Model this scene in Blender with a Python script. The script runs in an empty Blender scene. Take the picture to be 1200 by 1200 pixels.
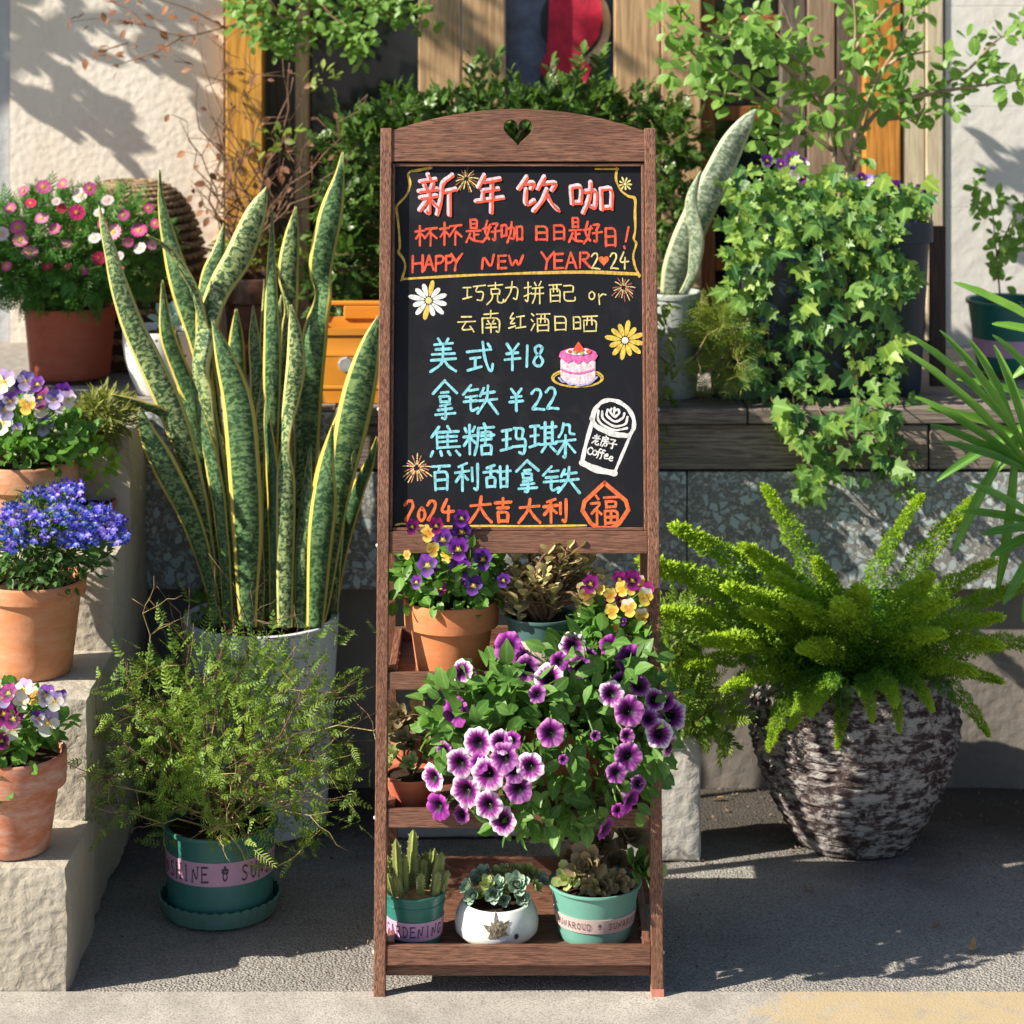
import bpy, math, random
import numpy as np
from mathutils import Vector, Matrix, noise
R = math.radians
rnd = random.Random(7)
nr = np.random.default_rng(11)
sc = bpy.context.scene
C = sc.collection

# ---------------------------------------------------------------- camera, sky, sun
F, HY, CH, CD = 2850.0, -70.0, 1.461, 3.353      # level shift-lens view, an 85 mm lens 3.4 m from the stand
cam = bpy.data.cameras.new('camera'); camo = bpy.data.objects.new('camera', cam); C.objects.link(camo)
camo.location = (0, -CD, CH); camo.rotation_euler = (R(90), 0, 0)
cam.sensor_width = 36; cam.lens = F/1200*36; cam.shift_y = -(600-HY)/1200
cam.clip_start = 0.05; cam.clip_end = 500
cam.dof.use_dof = True; cam.dof.focus_distance = 3.42; cam.dof.aperture_fstop = 6.3
sc.camera = camo

SUN = Vector((1, .36, -.74)).normalized()        # the way the light travels
elev = math.asin(-SUN.z)
w = bpy.data.worlds.new('World'); sc.world = w; w.use_nodes = True
nt = w.node_tree; nt.nodes.clear()
sky = nt.nodes.new('ShaderNodeTexSky'); sky.sky_type = 'NISHITA'; sky.sun_disc = False
sky.sun_elevation = elev; sky.sun_rotation = math.atan2(-SUN.x, -SUN.y)
bg = nt.nodes.new('ShaderNodeBackground'); bg.inputs[1].default_value = .068
wo = nt.nodes.new('ShaderNodeOutputWorld')
nt.links.new(sky.outputs[0], bg.inputs[0]); nt.links.new(bg.outputs[0], wo.inputs[0])
sun = bpy.data.lights.new('sun', 'SUN'); sun.energy = 5.0; sun.angle = R(.5); sun.color = (1, .91, .77)
suno = bpy.data.objects.new('sun', sun); C.objects.link(suno)
suno.rotation_euler = SUN.to_track_quat('-Z', 'Y').to_euler(); suno.location = (-3, -3, 4)
sc.view_settings.view_transform = 'Standard'; sc.view_settings.look = 'None'
sc.view_settings.exposure = 1.0; sc.view_settings.gamma = 1
sc.render.engine = 'CYCLES'; sc.cycles.max_bounces = 8; sc.cycles.transparent_max_bounces = 4

def S(y): return F/(y+CD)
def W(px, py, y): s = S(y); return Vector(((px-600)/s, y, CH-(py-HY)/s))
def on(z, py): return (CH-z)*F/(py-HY)-CD         # depth at which a point of height z shows at row py

# ---------------------------------------------------------------- helpers
def srgb(r, g, b):
    f = lambda c: (c/255/12.92) if c <= 10 else ((c/255+.055)/1.055)**2.4
    return (f(r), f(g), f(b))

class MB:
    """collects shapes; build() links them as one mesh object"""
    def __init__(s): s.v = []; s.f = []; s.uv = {}; s.c = {}
    def add(s, vs, fs, uvs=None, cols=None):
        n = len(s.v); s.v += [tuple(v) for v in vs]; s.f += [tuple(i+n for i in f) for f in fs]
        if uvs is not None:
            for i, u in enumerate(uvs): s.uv[n+i] = u
        if cols is not None:
            for i, c in enumerate(cols): s.c[n+i] = c
    def box(s, x0, x1, y0, y1, z0, z1, f=None):
        vs = [(x, y, z) for x in (x0, x1) for y in (y0, y1) for z in (z0, z1)]
        if f: vs = [f(*v) for v in vs]
        s.add(vs, [(0,1,3,2),(4,6,7,5),(0,4,5,1),(2,3,7,6),(0,2,6,4),(1,5,7,3)])
    def tube(s, pts, rad, sides=6, cap=True):
        pts = [Vector(p) for p in pts]; n = len(pts)
        if not hasattr(rad, '__len__'): rad = [rad]*n
        vs = []; up = Vector((.13, .22, 1)).normalized()
        for i, p in enumerate(pts):
            d = (pts[min(i+1, n-1)]-pts[max(i-1, 0)])
            d = d.normalized() if d.length > 1e-9 else Vector((0,0,1))
            a = d.cross(up)
            if a.length < .05: a = d.cross(Vector((1, 0, 0)))
            a.normalize(); b = d.cross(a)
            for k in range(sides):
                t = 2*math.pi*k/sides; vs.append(p+(a*math.cos(t)+b*math.sin(t))*rad[i])
        fs = [(i*sides+k, i*sides+(k+1) % sides, (i+1)*sides+(k+1) % sides, (i+1)*sides+k) for i in range(n-1) for k in range(sides)]
        if cap: fs += [tuple(range(sides))[::-1], tuple((n-1)*sides+k for k in range(sides))]
        s.add(vs, fs)
    def lathe(s, prof, cx, cy, seg=48, mod=None):
        vs = []
        for j, (r, z) in enumerate(prof):
            for k in range(seg):
                t = 2*math.pi*k/seg; rr = r; zz = z
                if mod: rr, zz = mod(r, z, t, j)
                vs.append((cx+rr*math.cos(t), cy+rr*math.sin(t), zz))
        n = len(prof)
        fs = [(j*seg+k, j*seg+(k+1) % seg, (j+1)*seg+(k+1) % seg, (j+1)*seg+k) for j in range(n-1) for k in range(seg)]
        s.add(vs, fs)
    def build(s, name, mat, parent=None, smooth=False, bevel=0, angle=None):
        me = bpy.data.meshes.new(name)
        L = wl(parent)
        me.from_pydata([(x-L[0], y-L[1], z-L[2]) for x, y, z in s.v], [], s.f)
        if s.uv:
            uvl = me.uv_layers.new(name='UVMap'); li = np.zeros(len(me.loops), dtype=np.int32); me.loops.foreach_get('vertex_index', li)
            U = np.zeros((len(s.v), 2), dtype=np.float32)
            for k, u in s.uv.items(): U[k] = u
            uvl.data.foreach_set('uv', U[li].ravel())
        if s.c:
            ca = me.color_attributes.new('Col', 'FLOAT_COLOR', 'POINT'); K = np.ones((len(s.v), 4), dtype=np.float32)
            for k, c in s.c.items(): K[k, :3] = c
            ca.data.foreach_set('color', K.ravel())
        if mat: me.materials.append(mat)
        if smooth: me.polygons.foreach_set('use_smooth', [True]*len(me.polygons))
        me.update()
        o = bpy.data.objects.new(name, me); C.objects.link(o)
        if parent: o.parent = parent
        if smooth and angle:
            me.set_sharp_from_angle(angle=R(angle))
        if bevel:
            m = o.modifiers.new('b', 'BEVEL'); m.width = bevel; m.segments = 2; m.limit_method = 'ANGLE'
        return o

def wl(p):
    v = Vector((0, 0, 0))
    while p is not None: v = v+p.location; p = p.parent
    return v
def thing(name, label, cat, loc, group=None):
    o = bpy.data.objects.new(name, None); C.objects.link(o); o.location = loc; o.empty_display_size = .05
    tag(o, label, cat, group); return o
def tag(o, label=None, cat=None, group=None, kind=None):
    if label: o['label'] = label
    if cat: o['category'] = cat
    if group: o['group'] = group
    if kind: o['kind'] = kind
    return o

# ---------------------------------------------------------------- materials
def newmat(name):
    m = bpy.data.materials.new(name); m.use_nodes = True; t = m.node_tree; t.nodes.clear()
    out = t.nodes.new('ShaderNodeOutputMaterial'); return m, t, out
def nd(t, typ, ins=None, **kw):
    n = t.nodes.new(typ)
    for k, v in kw.items(): setattr(n, k, v)
    for k, v in (ins or {}).items():
        if hasattr(v, 'is_output') or isinstance(v, bpy.types.NodeSocket): t.links.new(v, n.inputs[k])
        else:
            if isinstance(v, tuple) and len(v) == 3 and n.inputs[k].type == 'RGBA': v = (*v, 1)
            n.inputs[k].default_value = v
    return n
def mix(t, fac, a, b, mode='MIX'):
    n = t.nodes.new('ShaderNodeMix'); n.data_type = 'RGBA'; n.blend_type = mode
    for i, v in ((0, fac), (6, a), (7, b)):
        if isinstance(v, bpy.types.NodeSocket): t.links.new(v, n.inputs[i])
        else: n.inputs[i].default_value = (*v, 1) if isinstance(v, tuple) and len(v) == 3 else v
    return n.outputs[2]
def ramp(t, fac, stops):
    n = t.nodes.new('ShaderNodeValToRGB'); t.links.new(fac, n.inputs[0])
    while len(n.color_ramp.elements) < len(stops): n.color_ramp.elements.new(.5)
    for e, (p, c) in zip(n.color_ramp.elements, stops):
        e.position = p; e.color = (*c, 1) if isinstance(c, tuple) else (c, c, c, 1)
    return n.outputs[0]
def coords(t, scale=(1, 1, 1), kind='Object'):
    tc = nd(t, 'ShaderNodeTexCoord'); mp = nd(t, 'ShaderNodeMapping', {0: tc.outputs[kind]}); mp.inputs['Scale'].default_value = scale
    return mp.outputs[0]
def math_(t, op, a, b=0.0):
    n = t.nodes.new('ShaderNodeMath'); n.operation = op
    for i, v in ((0, a), (1, b)):
        if isinstance(v, bpy.types.NodeSocket): t.links.new(v, n.inputs[i])
        else: n.inputs[i].default_value = v
    return n.outputs[0]
def surf(t, out, col, rough=.6, bump=None, bstr=.3, bdist=.002, spec=.5, sss=0):
    b = nd(t, 'ShaderNodeBsdfPrincipled')
    for k, v in (('Base Color', col), ('Roughness', rough), ('Specular IOR Level', spec)):
        if isinstance(v, bpy.types.NodeSocket): t.links.new(v, b.inputs[k])
        else: b.inputs[k].default_value = (*v, 1) if isinstance(v, tuple) else v
    if bump is not None:
        bp = nd(t, 'ShaderNodeBump', {'Height': bump, 'Strength': bstr, 'Distance': bdist}); t.links.new(bp.outputs[0], b.inputs['Normal'])
    if sss: b.inputs['Subsurface Weight'].default_value = sss; b.inputs['Subsurface Radius'].default_value = (.01, .006, .003); b.inputs['Subsurface Scale'].default_value = .3
    t.links.new(b.outputs[0], out.inputs[0]); return b
def noise_(t, vec, scale, detail=4, rough=.5, dist=0):
    n = nd(t, 'ShaderNodeTexNoise', {'Scale': scale, 'Detail': detail, 'Roughness': rough, 'Distortion': dist}); t.links.new(vec, n.inputs['Vector']); return n.outputs[0]

def m_plain(name, c, rough=.5, var=.15, scale=30, bump=.15, spec=.5):
    m, t, o = newmat(name); v = coords(t)
    n = noise_(t, v, scale, 5, .6); d = tuple(x*(1-var) for x in c); l = tuple(min(1, x*(1+var)) for x in c)
    n2 = noise_(t, v, scale*9, 3)
    surf(t, o, mix(t, ramp(t, n, [(.3, 0.), (.7, 1.)]), d, l), rough, n2, bump, .001, spec); return m
def m_wood(name, c1, c2, axis='z', scale=1, rough=.6, bump=.4, dark=None):
    m, t, o = newmat(name)
    k = {'x': (3, 60, 60), 'z': (60, 60, 3), 'y': (60, 3, 60)}[axis]
    inf = nd(t, 'ShaderNodeObjectInfo'); 
    tc = nd(t, 'ShaderNodeTexCoord'); ad = nd(t, 'ShaderNodeVectorMath', {0: tc.outputs['Object']}); ad.operation = 'ADD'
    t.links.new(inf.outputs['Random'], ad.inputs[1])
    mp = nd(t, 'ShaderNodeMapping', {0: ad.outputs[0]}); mp.inputs['Scale'].default_value = tuple(a*scale for a in k)
    v = mp.outputs[0]
    n1 = noise_(t, v, 2.2, 6, .65, .6); n2 = noise_(t, v, 9, 4, .6)
    v2 = coords(t); n3 = noise_(t, v2, 7, 3)
    col = mix(t, ramp(t, n1, [(.3, 0.), (.68, 1.)]), c1, c2)
    col = mix(t, ramp(t, n2, [(.38, 0.), (.56, 1.)]), dark or tuple(x*.55 for x in c1), col)
    col = mix(t, ramp(t, n3, [(.35, 0.), (.7, .45)]), col, tuple(x*.6 for x in c1))
    col = mix(t, math_(t, 'MULTIPLY', inf.outputs['Random'], .35), col, c1)
    surf(t, o, col, rough, math_(t, 'ADD', n1, n2), bump, .0015, .35); return m
def m_leaf(name, cd, cl, rough=.42, trans=.32, scale=38, rib=.25, edge=None, tcol=None, spec=.32):
    m, t, o = newmat(name)
    g = nd(t, 'ShaderNodeNewGeometry'); inf = nd(t, 'ShaderNodeObjectInfo')
    n = noise_(t, g.outputs['Position'], scale, 2)
    f = math_(t, 'ADD', math_(t, 'MULTIPLY', inf.outputs['Random'], .55), math_(t, 'MULTIPLY', ramp(t, n, [(.35, 0.), (.65, 1.)]), .6))
    col = mix(t, f, cd, cl)
    uv = nd(t, 'ShaderNodeUVMap'); sp = nd(t, 'ShaderNodeSeparateXYZ', {0: uv.outputs[0]})
    a = math_(t, 'ABSOLUTE', math_(t, 'SUBTRACT', sp.outputs[0], .5))
    r = ramp(t, a, [(.0, 1.), (.09, 0.)])
    col = mix(t, math_(t, 'MULTIPLY', r, rib), col, tuple(min(1, x*2.2+.04) for x in cl))
    if edge:
        e = ramp(t, a, [(.3, 0.), (.46, 1.)]); col = mix(t, e, col, edge)
    b = surf(t, o, col, rough, noise_(t, g.outputs['Position'], 400, 2), .25, .001, spec)
    tr = nd(t, 'ShaderNodeBsdfTranslucent', {'Color': mix(t, .6, col, tcol or (min(1, cl[0]*1.7), min(1, cl[1]*1.9), cl[2]*1.1))})
    mx = nd(t, 'ShaderNodeMixShader', {0: trans, 1: b.outputs[0], 2: tr.outputs[0]}); t.links.new(mx.outputs[0], o.inputs[0]); return m
def m_petal(name='petal', trans=.3, rough=.55):
    m, t, o = newmat(name); a = nd(t, 'ShaderNodeVertexColor', layer_name='Col')
    g = nd(t, 'ShaderNodeNewGeometry'); n = noise_(t, g.outputs['Position'], 300, 3)
    inf = nd(t, 'ShaderNodeObjectInfo')
    hs = nd(t, 'ShaderNodeHueSaturation', {'Color': a.outputs[0]})
    t.links.new(math_(t, 'ADD', .485, math_(t, 'MULTIPLY', inf.outputs['Random'], .03)), hs.inputs['Hue'])
    t.links.new(math_(t, 'ADD', .8, math_(t, 'MULTIPLY', inf.outputs['Random'], .35)), hs.inputs['Value'])
    b = surf(t, o, hs.outputs[0], rough, n, .2, .001, .3)
    tr = nd(t, 'ShaderNodeBsdfTranslucent', {'Color': hs.outputs[0]})
    mx = nd(t, 'ShaderNodeMixShader', {0: trans, 1: b.outputs[0], 2: tr.outputs[0]}); t.links.new(mx.outputs[0], o.inputs[0]); return m
PETAL = m_petal()
def m_terra(name, c=(.48, .145, .055), pale=(.62, .4, .3), amt=.5, rough=.85):
    m, t, o = newmat(name); v = coords(t); vs = coords(t, (1, 1, 3))
    n = noise_(t, vs, 17, 8, .72, .15); n2 = noise_(t, v, 90, 4); n3 = noise_(t, v, 26, 3)
    col = mix(t, ramp(t, n, [(.42, 0.), (.72, 1.)]), c, mix(t, amt, c, pale))
    col = mix(t, ramp(t, n3, [(.55, 0.), (.85, .6)]), col, tuple(x*.55 for x in c))
    surf(t, o, col, rough, math_(t, 'ADD', n2, n), .25, .002, .25); return m
TERRA = m_terra('terracotta'); TERRA2 = m_terra('terracotta_chalky', (.46, .16, .08), (.66, .5, .42), .7); TERRA4 = m_terra('terracotta_orange', (.5, .165, .06), (.58, .3, .18), .45)
TERRA3 = m_terra('terracotta_red', (.42, .11, .06), (.5, .2, .13), .4, .6)
m_, t_, o_ = newmat('soil'); v_ = coords(t_)
n_ = noise_(t_, v_, 160, 5, .7); surf(t_, o_, ramp(t_, n_, [(.3, (.012, .008, .005)), (.7, (.07, .045, .03))]), .95, n_, .9, .004, .1); SOIL = m_
TWIG = m_plain('twig', (.16, .09, .05), .8, .4, 60)
TWIGG = m_plain('green_stem', (.1, .17, .035), .6, .3, 60)
TWIGP = m_plain('pale_twig', (.36, .27, .12), .75, .35, 60)

# ---------------------------------------------------------------- leaf shapes (tris, +Y from the stalk, normal +Z)
def leaf_shape(prof, ln=1.0, fold=.18, curl=.15, wave=0, colf=None):
    """prof: (t, halfwidth) pairs"""
    V = []; U = []; Fc = []
    for t, hw in prof:
        y = t*ln; z = -curl*t*t*ln
        wv = wave*math.sin(t*14)
        V += [(-hw, y, z+fold*hw+wv), (0, y, z), (hw, y, z+fold*hw-wv)]; U += [(.5-hw*1.0, t), (.5, t), (.5+hw*1.0, t)]
    mw = max(hw for t, hw in prof)
    U = [((u-.5)/(2*mw)+.5, t) for u, t in U]
    for i in range(len(prof)-1):
        a = i*3
        for q in ((a, a+1, a+4, a+3), (a+1, a+2, a+5, a+4)): Fc += [(q[0], q[1], q[2]), (q[0], q[2], q[3])]
    return np.array(V, float), np.array(Fc, int), np.array(U, float)
OVATE = leaf_shape([(0, .02), (.2, .2), (.45, .3), (.7, .24), (.88, .12), (1, .0)])
OVATE2 = leaf_shape([(0, .02), (.2, .17), (.5, .25), (.75, .19), (1, .0)], fold=.35, curl=.3)
ROUND = leaf_shape([(0, .04), (.18, .24), (.45, .38), (.72, .36), (.9, .2), (1, .03)], fold=.15, curl=.12)
OBOV = leaf_shape([(0, .07), (.3, .14), (.62, .32), (.85, .28), (1, .06)], fold=.3, curl=-.25)
LANCE = leaf_shape([(0, .02), (.25, .09), (.55, .11), (.8, .07), (1, 0)], fold=.3, curl=.25)
BLADE = leaf_shape([(0, .02), (.3, .035), (.7, .03), (1, 0)], fold=.3, curl=.35)
SUCC = leaf_shape([(0, .12), (.3, .2), (.6, .29), (.85, .2), (1, .02)], fold=.45, curl=-.35)
def ivy_shape():
    out = [(-.04, .02), (-.22, -.04), (-.5, .12), (-.3, .28), (-.46, .58), (-.2, .55), (0, 1.0), (.2, .55), (.46, .58), (.3, .28), (.5, .12), (.22, -.04), (.04, .02)]
    V = [(0, .32, -.03)]+[(x, y, .12*abs(x)-.1*y*y) for x, y in out]
    Fc = [(0, i+1, i) for i in range(1, len(out))]+[(0, 1, len(out))]
    U = [(.5, .3)]+[(x+.5, y) for x, y in out]
    return np.array(V, float), np.array([f[::-1] for f in Fc], int), np.array(U, float)
IVY = ivy_shape()
def combine(base, mats):
    """one shape out of a leaf shape repeated by 4x4 matrices (a sprig)"""
    V = []; Fc = []; U = []; n = 0
    for b, M in mats:
        v = (np.c_[b[0], np.ones(len(b[0]))] @ M.T)[:, :3]; V.append(v); Fc.append(b[1]+n); U.append(b[2]); n += len(v)
    return np.concatenate(V), np.concatenate(Fc), np.concatenate(U)
def omat(pos, d, nrm, s):
    """vectorised orientation: +Y along d, +Z near nrm"""
    pos = np.atleast_2d(pos).astype(float); d = np.atleast_2d(d).astype(float); nrm = np.atleast_2d(nrm).astype(float)
    n = len(pos); s = np.broadcast_to(np.asarray(s, float), (n,))
    d = d/np.maximum(np.linalg.norm(d, axis=1, keepdims=True), 1e-9)
    x = np.cross(d, nrm); bad = np.linalg.norm(x, axis=1) < 1e-3; x[bad] = np.cross(d[bad], np.array([.3, .5, .81]))
    x /= np.maximum(np.linalg.norm(x, axis=1, keepdims=True), 1e-9); z = np.cross(x, d)
    M = np.zeros((n, 4, 4)); M[:, :3, 0] = x*s[:, None]; M[:, :3, 1] = d*s[:, None]; M[:, :3, 2] = z*s[:, None]; M[:, :3, 3] = pos; M[:, 3, 3] = 1
    return M
def sprig(base, pairs, ln, size, ang=55, taper=.4, tip=True, tilt=.3):
    L = []
    for i in range(pairs):
        t = (i+.6)/(pairs+.3); s = size*(1-taper*t)
        for sd in (-1, 1):
            a = R(ang-15*t); d = (sd*math.sin(a), math.cos(a), tilt*(rnd.random()-.3)); L.append((base, omat((0, t*ln, 0), d, (rnd.uniform(-.4, .4), rnd.uniform(-.4, .4), 1), s*rnd.uniform(.8, 1.15))[0]))
    if tip: L.append((base, omat((0, ln*.97, 0), (0, 1, .1), (0, 0, 1), size*(1-taper))[0]))
    st = (np.array([(-.012*ln, 0, 0), (.012*ln, 0, 0), (0, ln, 0)], float), np.array([(0, 1, 2)]), np.array([(.5, 0), (.5, 0), (.5, 1)], float))
    L.append((st, np.eye(4)))
    return combine(base, L)
def np_mesh(name, V, Fc, U, mat):
    me = bpy.data.meshes.new(name); n = len(V); k = len(Fc)
    me.vertices.add(n); me.vertices.foreach_set('co', np.asarray(V, np.float32).ravel())
    me.loops.add(k*3); me.loops.foreach_set('vertex_index', np.asarray(Fc, np.int32).ravel())
    me.polygons.add(k); me.polygons.foreach_set('loop_start', np.arange(0, 3*k, 3, dtype=np.int32)); 
    uvl = me.uv_layers.new(name='UVMap'); uvl.data.foreach_set('uv', np.asarray(U, np.float32)[np.asarray(Fc).ravel()].ravel())
    me.polygons.foreach_set('use_smooth', np.ones(k, dtype=bool))
    me.materials.append(mat); me.update(calc_edges=True); me.validate(); return me
MC = {}
def mesh_of(name, base, mat):
    key = (id(base), mat.name, name)
    if key not in MC: MC[key] = np_mesh(name, base[0], base[1], base[2], mat)
    return MC[key]
def mass(root, name, bases, M, mat, indiv=300, stuff=None, key=None):
    """pieces: those that show largest (nearest, outermost) become objects, the rest one 'stuff' part"""
    L = wl(root); n = len(M)
    if n == 0: return
    sc_ = key if key is not None else M[:, 1, 3]-.25*M[:, 2, 3]
    order = np.argsort(sc_); which = nr.integers(0, len(bases), n)
    for i in order[:indiv]:
        o = bpy.data.objects.new(name, mesh_of(name, bases[which[i]], mat)); C.objects.link(o); o.parent = root
        m = M[i].copy(); m[:3, 3] -= L; o.matrix_basis = Matrix(m.tolist())
    rest = order[indiv:]
    if len(rest):
        Vs = []; Fs = []; Us = []; off = 0
        for b in range(len(bases)):
            r = [i for i in rest if which[i] == b]
            if not r: continue
            V, Fc, U = bases[b]; mm = M[r]; v = np.einsum('nij,kj->nki', mm[:, :3, :3], V)+mm[:, None, :3, 3]-np.array(L)
            k = len(V); Vs.append(v.reshape(-1, 3)); Fs.append((Fc[None]+(np.arange(len(r))*k)[:, None, None]).reshape(-1, 3)+off); Us.append(np.tile(U, (len(r), 1))); off += k*len(r)
        nm = stuff or (name+'_mass')
        me = np_mesh(nm, np.concatenate(Vs), np.concatenate(Fs), np.concatenate(Us), mat)
        o = bpy.data.objects.new(nm, me); C.objects.link(o); o.parent = root; tag(o, kind='stuff')
def rdir(n): v = nr.normal(size=(n, 3)); return v/np.linalg.norm(v, axis=1, keepdims=True)
def mound(c, rad, n, size, inner=.35, up=.5, low=-1.0, spread=.6, lump=.18, front=0):
    """matrices filling an uneven ellipsoid"""
    c = np.array(c); rad = np.array(rad)
    d = rdir(int(n*4)); d = d[d[:, 2] > low]
    if front: d = d[(d[:, 1] < front)]
    d = d[:n]; n = len(d)
    r = (inner**2+(1-inner**2)*nr.random(n))**.5
    lm = np.array([1+lump*2*(noise.noise(Vector((a*2.1+c[0]*9, b*2.1, e*2.1+5))) ) for a, b, e in d])
    pos = c+d*rad*(r*lm)[:, None]
    dr = d+nr.normal(size=(n, 3))*spread+np.array([0, 0, up*.6]); nm = d*.5+nr.normal(size=(n, 3))*.45+np.array([0, -.25, up+.35])
    return omat(pos, dr, nm, nr.uniform(size[0], size[1], n))
def shell(px, py, c, rad, out=.0):
    """front point of the ellipsoid seen at a pixel"""
    y = c[1]-rad[1]*.5
    for _ in range(4):
        p = W(px, py, y); q = 1-((p.x-c[0])/rad[0])**2-((p.z-c[2])/rad[2])**2
        y = c[1]-rad[1]*math.sqrt(max(q, .0))-out
    return W(px, py, y)
def stems(root, name, base, tips, r0, r1, mat, bend=.25, sides=5, seg=5):
    mb = MB()
    for a, b in zip(base, tips):
        a = Vector(a); b = Vector(b); j = Vector([rnd.uniform(-1, 1) for _ in range(3)])*(b-a).length*bend
        mb.tube([a.lerp(b, t)+j*math.sin(math.pi*t)*.5+Vector((0, 0, 1))*(b-a).length*.12*math.sin(math.pi*t) for t in [i/seg for i in range(seg+1)]], [r0+(r1-r0)*i/seg for i in range(seg+1)], sides)
    return mb.build(name, mat, root, smooth=True)

# ---------------------------------------------------------------- pots
def pot(root, cx, cy, z0, h, r0, r1, mat, rim='band', seg=56, soil=.12, bandh=.26, mod=None, squash=None, soilmat=None, bulge=0):
    p = [(0.0001, z0), (r0*.96, z0), (r0, z0+.003)]
    th = max(.004, r1*.06)
    if rim == 'band':
        zb = z0+h*(1-bandh); rb = r0+(r1*.93-r0)*(1-bandh)
        for k in range(1, 8): f = k/7; p.append((r0+(rb-r0)*f+bulge*math.sin(math.pi*f), z0+.003+(zb-z0-.003)*f))
        p += [(rb+r1*.055, zb+.002), (r1*.985, zb+h*.03), (r1, z0+h*.97), (r1*.99, z0+h-.001), (r1*.97, z0+h)]
    elif rim == 'lip':
        for k in range(1, 10): f = k/9; p.append((r0+(r1*.94-r0)*f+bulge*math.sin(math.pi*f), z0+.003+(h*.94-.003)*f))
        p += [(r1*.99, z0+h*.945), (r1, z0+h*.97), (r1*.99, z0+h*.995), (r1*.965, z0+h)]
    else:
        for k in range(1, 12): f = k/11; p.append((r0+(r1-r0)*f+bulge*math.sin(math.pi*f), z0+.003+(h-.004)*f))
        p += [(r1*.985, z0+h)]
    ri = r1-th*1.6; p += [(ri, z0+h-.002), (ri*.97, z0+h*(1-soil)-.004), (ri*.9, z0+h*.5)]
    mb = MB(); mb.lathe(p, cx, cy, seg, mod)
    o = mb.build('pot', mat, root, smooth=True, angle=50)
    ms = MB(); zs = z0+h*(1-soil); rr = ri*.985
    ms.lathe([(rr*f, zs) for f in (.0001, .25, .5, .75, 1)], cx, cy, 28, lambda r, z, t, j: (r, z+.35*rr*.15*noise.noise(Vector((r*90*math.cos(t), r*90*math.sin(t), 3)))+.004*(1-r/rr)))
    ms.build('soil', soilmat or SOIL, root, smooth=True)
    return o
def band(potobj, root, cx, cy, zb0, zb1, rf, mat, off=.0012, seg=56):
    mb = MB(); mb.lathe([(rf(zb0), zb0), (rf(zb0)+off, zb0), (rf(zb1)+off, zb1), (rf(zb1), zb1)], cx, cy, seg)
    return mb.build('label_band', mat, root, smooth=True, angle=40)
# ================================================================ THE SETTING
# ---- ground
m, t, o = newmat('asphalt'); v = coords(t)
n1 = noise_(t, v, 3.5, 5, .6); n2 = noise_(t, v, 260, 3, .7); vo = nd(t, 'ShaderNodeTexVoronoi', {'Scale': 240., 'Randomness': 1.}); t.links.new(v, vo.inputs['Vector'])
col = mix(t, ramp(t, n2, [(.35, 0.), (.65, 1.)]), (.15, .145, .14), (.38, .355, .32))
col = mix(t, ramp(t, vo.outputs['Distance'], [(.1, .45), (.35, 0.)]), col, (.5, .47, .42))
col = mix(t, ramp(t, n1, [(.45, 0.), (.7, .35)]), col, (.09, .085, .08))
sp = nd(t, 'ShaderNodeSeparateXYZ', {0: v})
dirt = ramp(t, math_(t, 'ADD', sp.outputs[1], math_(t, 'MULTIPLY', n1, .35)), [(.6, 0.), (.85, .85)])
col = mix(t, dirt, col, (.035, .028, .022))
surf(t, o, col, .85, math_(t, 'ADD', math_(t, 'MULTIPLY', vo.outputs['Distance'], -1.2), math_(t, 'MULTIPLY', n2, .6)), .6, .004, .3); ASPH = m
def sheet(name, x0, x1, y0, y1, z, mat, label=None, nx=1, ny=1, f=None):
    mb = MB(); vs = []
    for j in range(ny+1):
        for i in range(nx+1):
            x = x0+(x1-x0)*i/nx; y = y0+(y1-y0)*j/ny; vs.append((x, y, z+(f(x, y) if f else 0)))
    mb.add(vs, [(j*(nx+1)+i, j*(nx+1)+i+1, (j+1)*(nx+1)+i+1, (j+1)*(nx+1)+i) for j in range(ny) for i in range(nx)])
    return tag(mb.build(name, mat), kind='structure')
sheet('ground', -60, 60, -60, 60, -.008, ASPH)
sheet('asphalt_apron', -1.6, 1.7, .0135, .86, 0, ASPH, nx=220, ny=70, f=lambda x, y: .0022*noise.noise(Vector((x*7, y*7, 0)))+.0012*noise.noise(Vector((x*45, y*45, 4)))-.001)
m, t, o = newmat('kerb_concrete'); v = coords(t)
n1 = noise_(t, v, 9, 6, .65); n2 = noise_(t, v, 330, 3, .6); sp = nd(t, 'ShaderNodeSeparateXYZ', {0: v})
col = mix(t, ramp(t, n1, [(.35, 0.), (.65, 1.)]), (.3, .28, .25), (.48, .455, .41))
col = mix(t, ramp(t, n2, [(.36, .7), (.52, 0.)]), col, (.17, .155, .14))
col = mix(t, ramp(t, noise_(t, v, 2.2, 6, .7), [(.5, 0.), (.72, .5)]), col, (.2, .18, .155))
ye = ramp(t, math_(t, 'ADD', sp.outputs[0], math_(t, 'MULTIPLY', math_(t, 'SUBTRACT', n1, .5), .28)), [(.345, 0.), (.385, .8)])
ye = math_(t, 'MULTIPLY', ye, ramp(t, noise_(t, v, 26, 5, .7), [(.3, .35), (.5, 1.)]))
col = mix(t, ye, col, (.44, .34, .19))
surf(t, o, col, .85, n2, .5, .002, .3); KERB = m
mb = MB(); 
for i in range(66):
    x0 = -1.65+i*.05; e = lambda x: .0175+.0022*noise.noise(Vector((x*9, 0, 1)))
    mb.add([(x0, -.5, .003), (x0+.05, -.5, .003), (x0+.05, e(x0+.05), .004), (x0, e(x0), .004), (x0, e(x0)+.004, -.012), (x0+.05, e(x0+.05)+.004, -.012)], [(0, 1, 2, 3), (3, 2, 5, 4)])
tag(mb.build('kerb', KERB), kind='structure')
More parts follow.
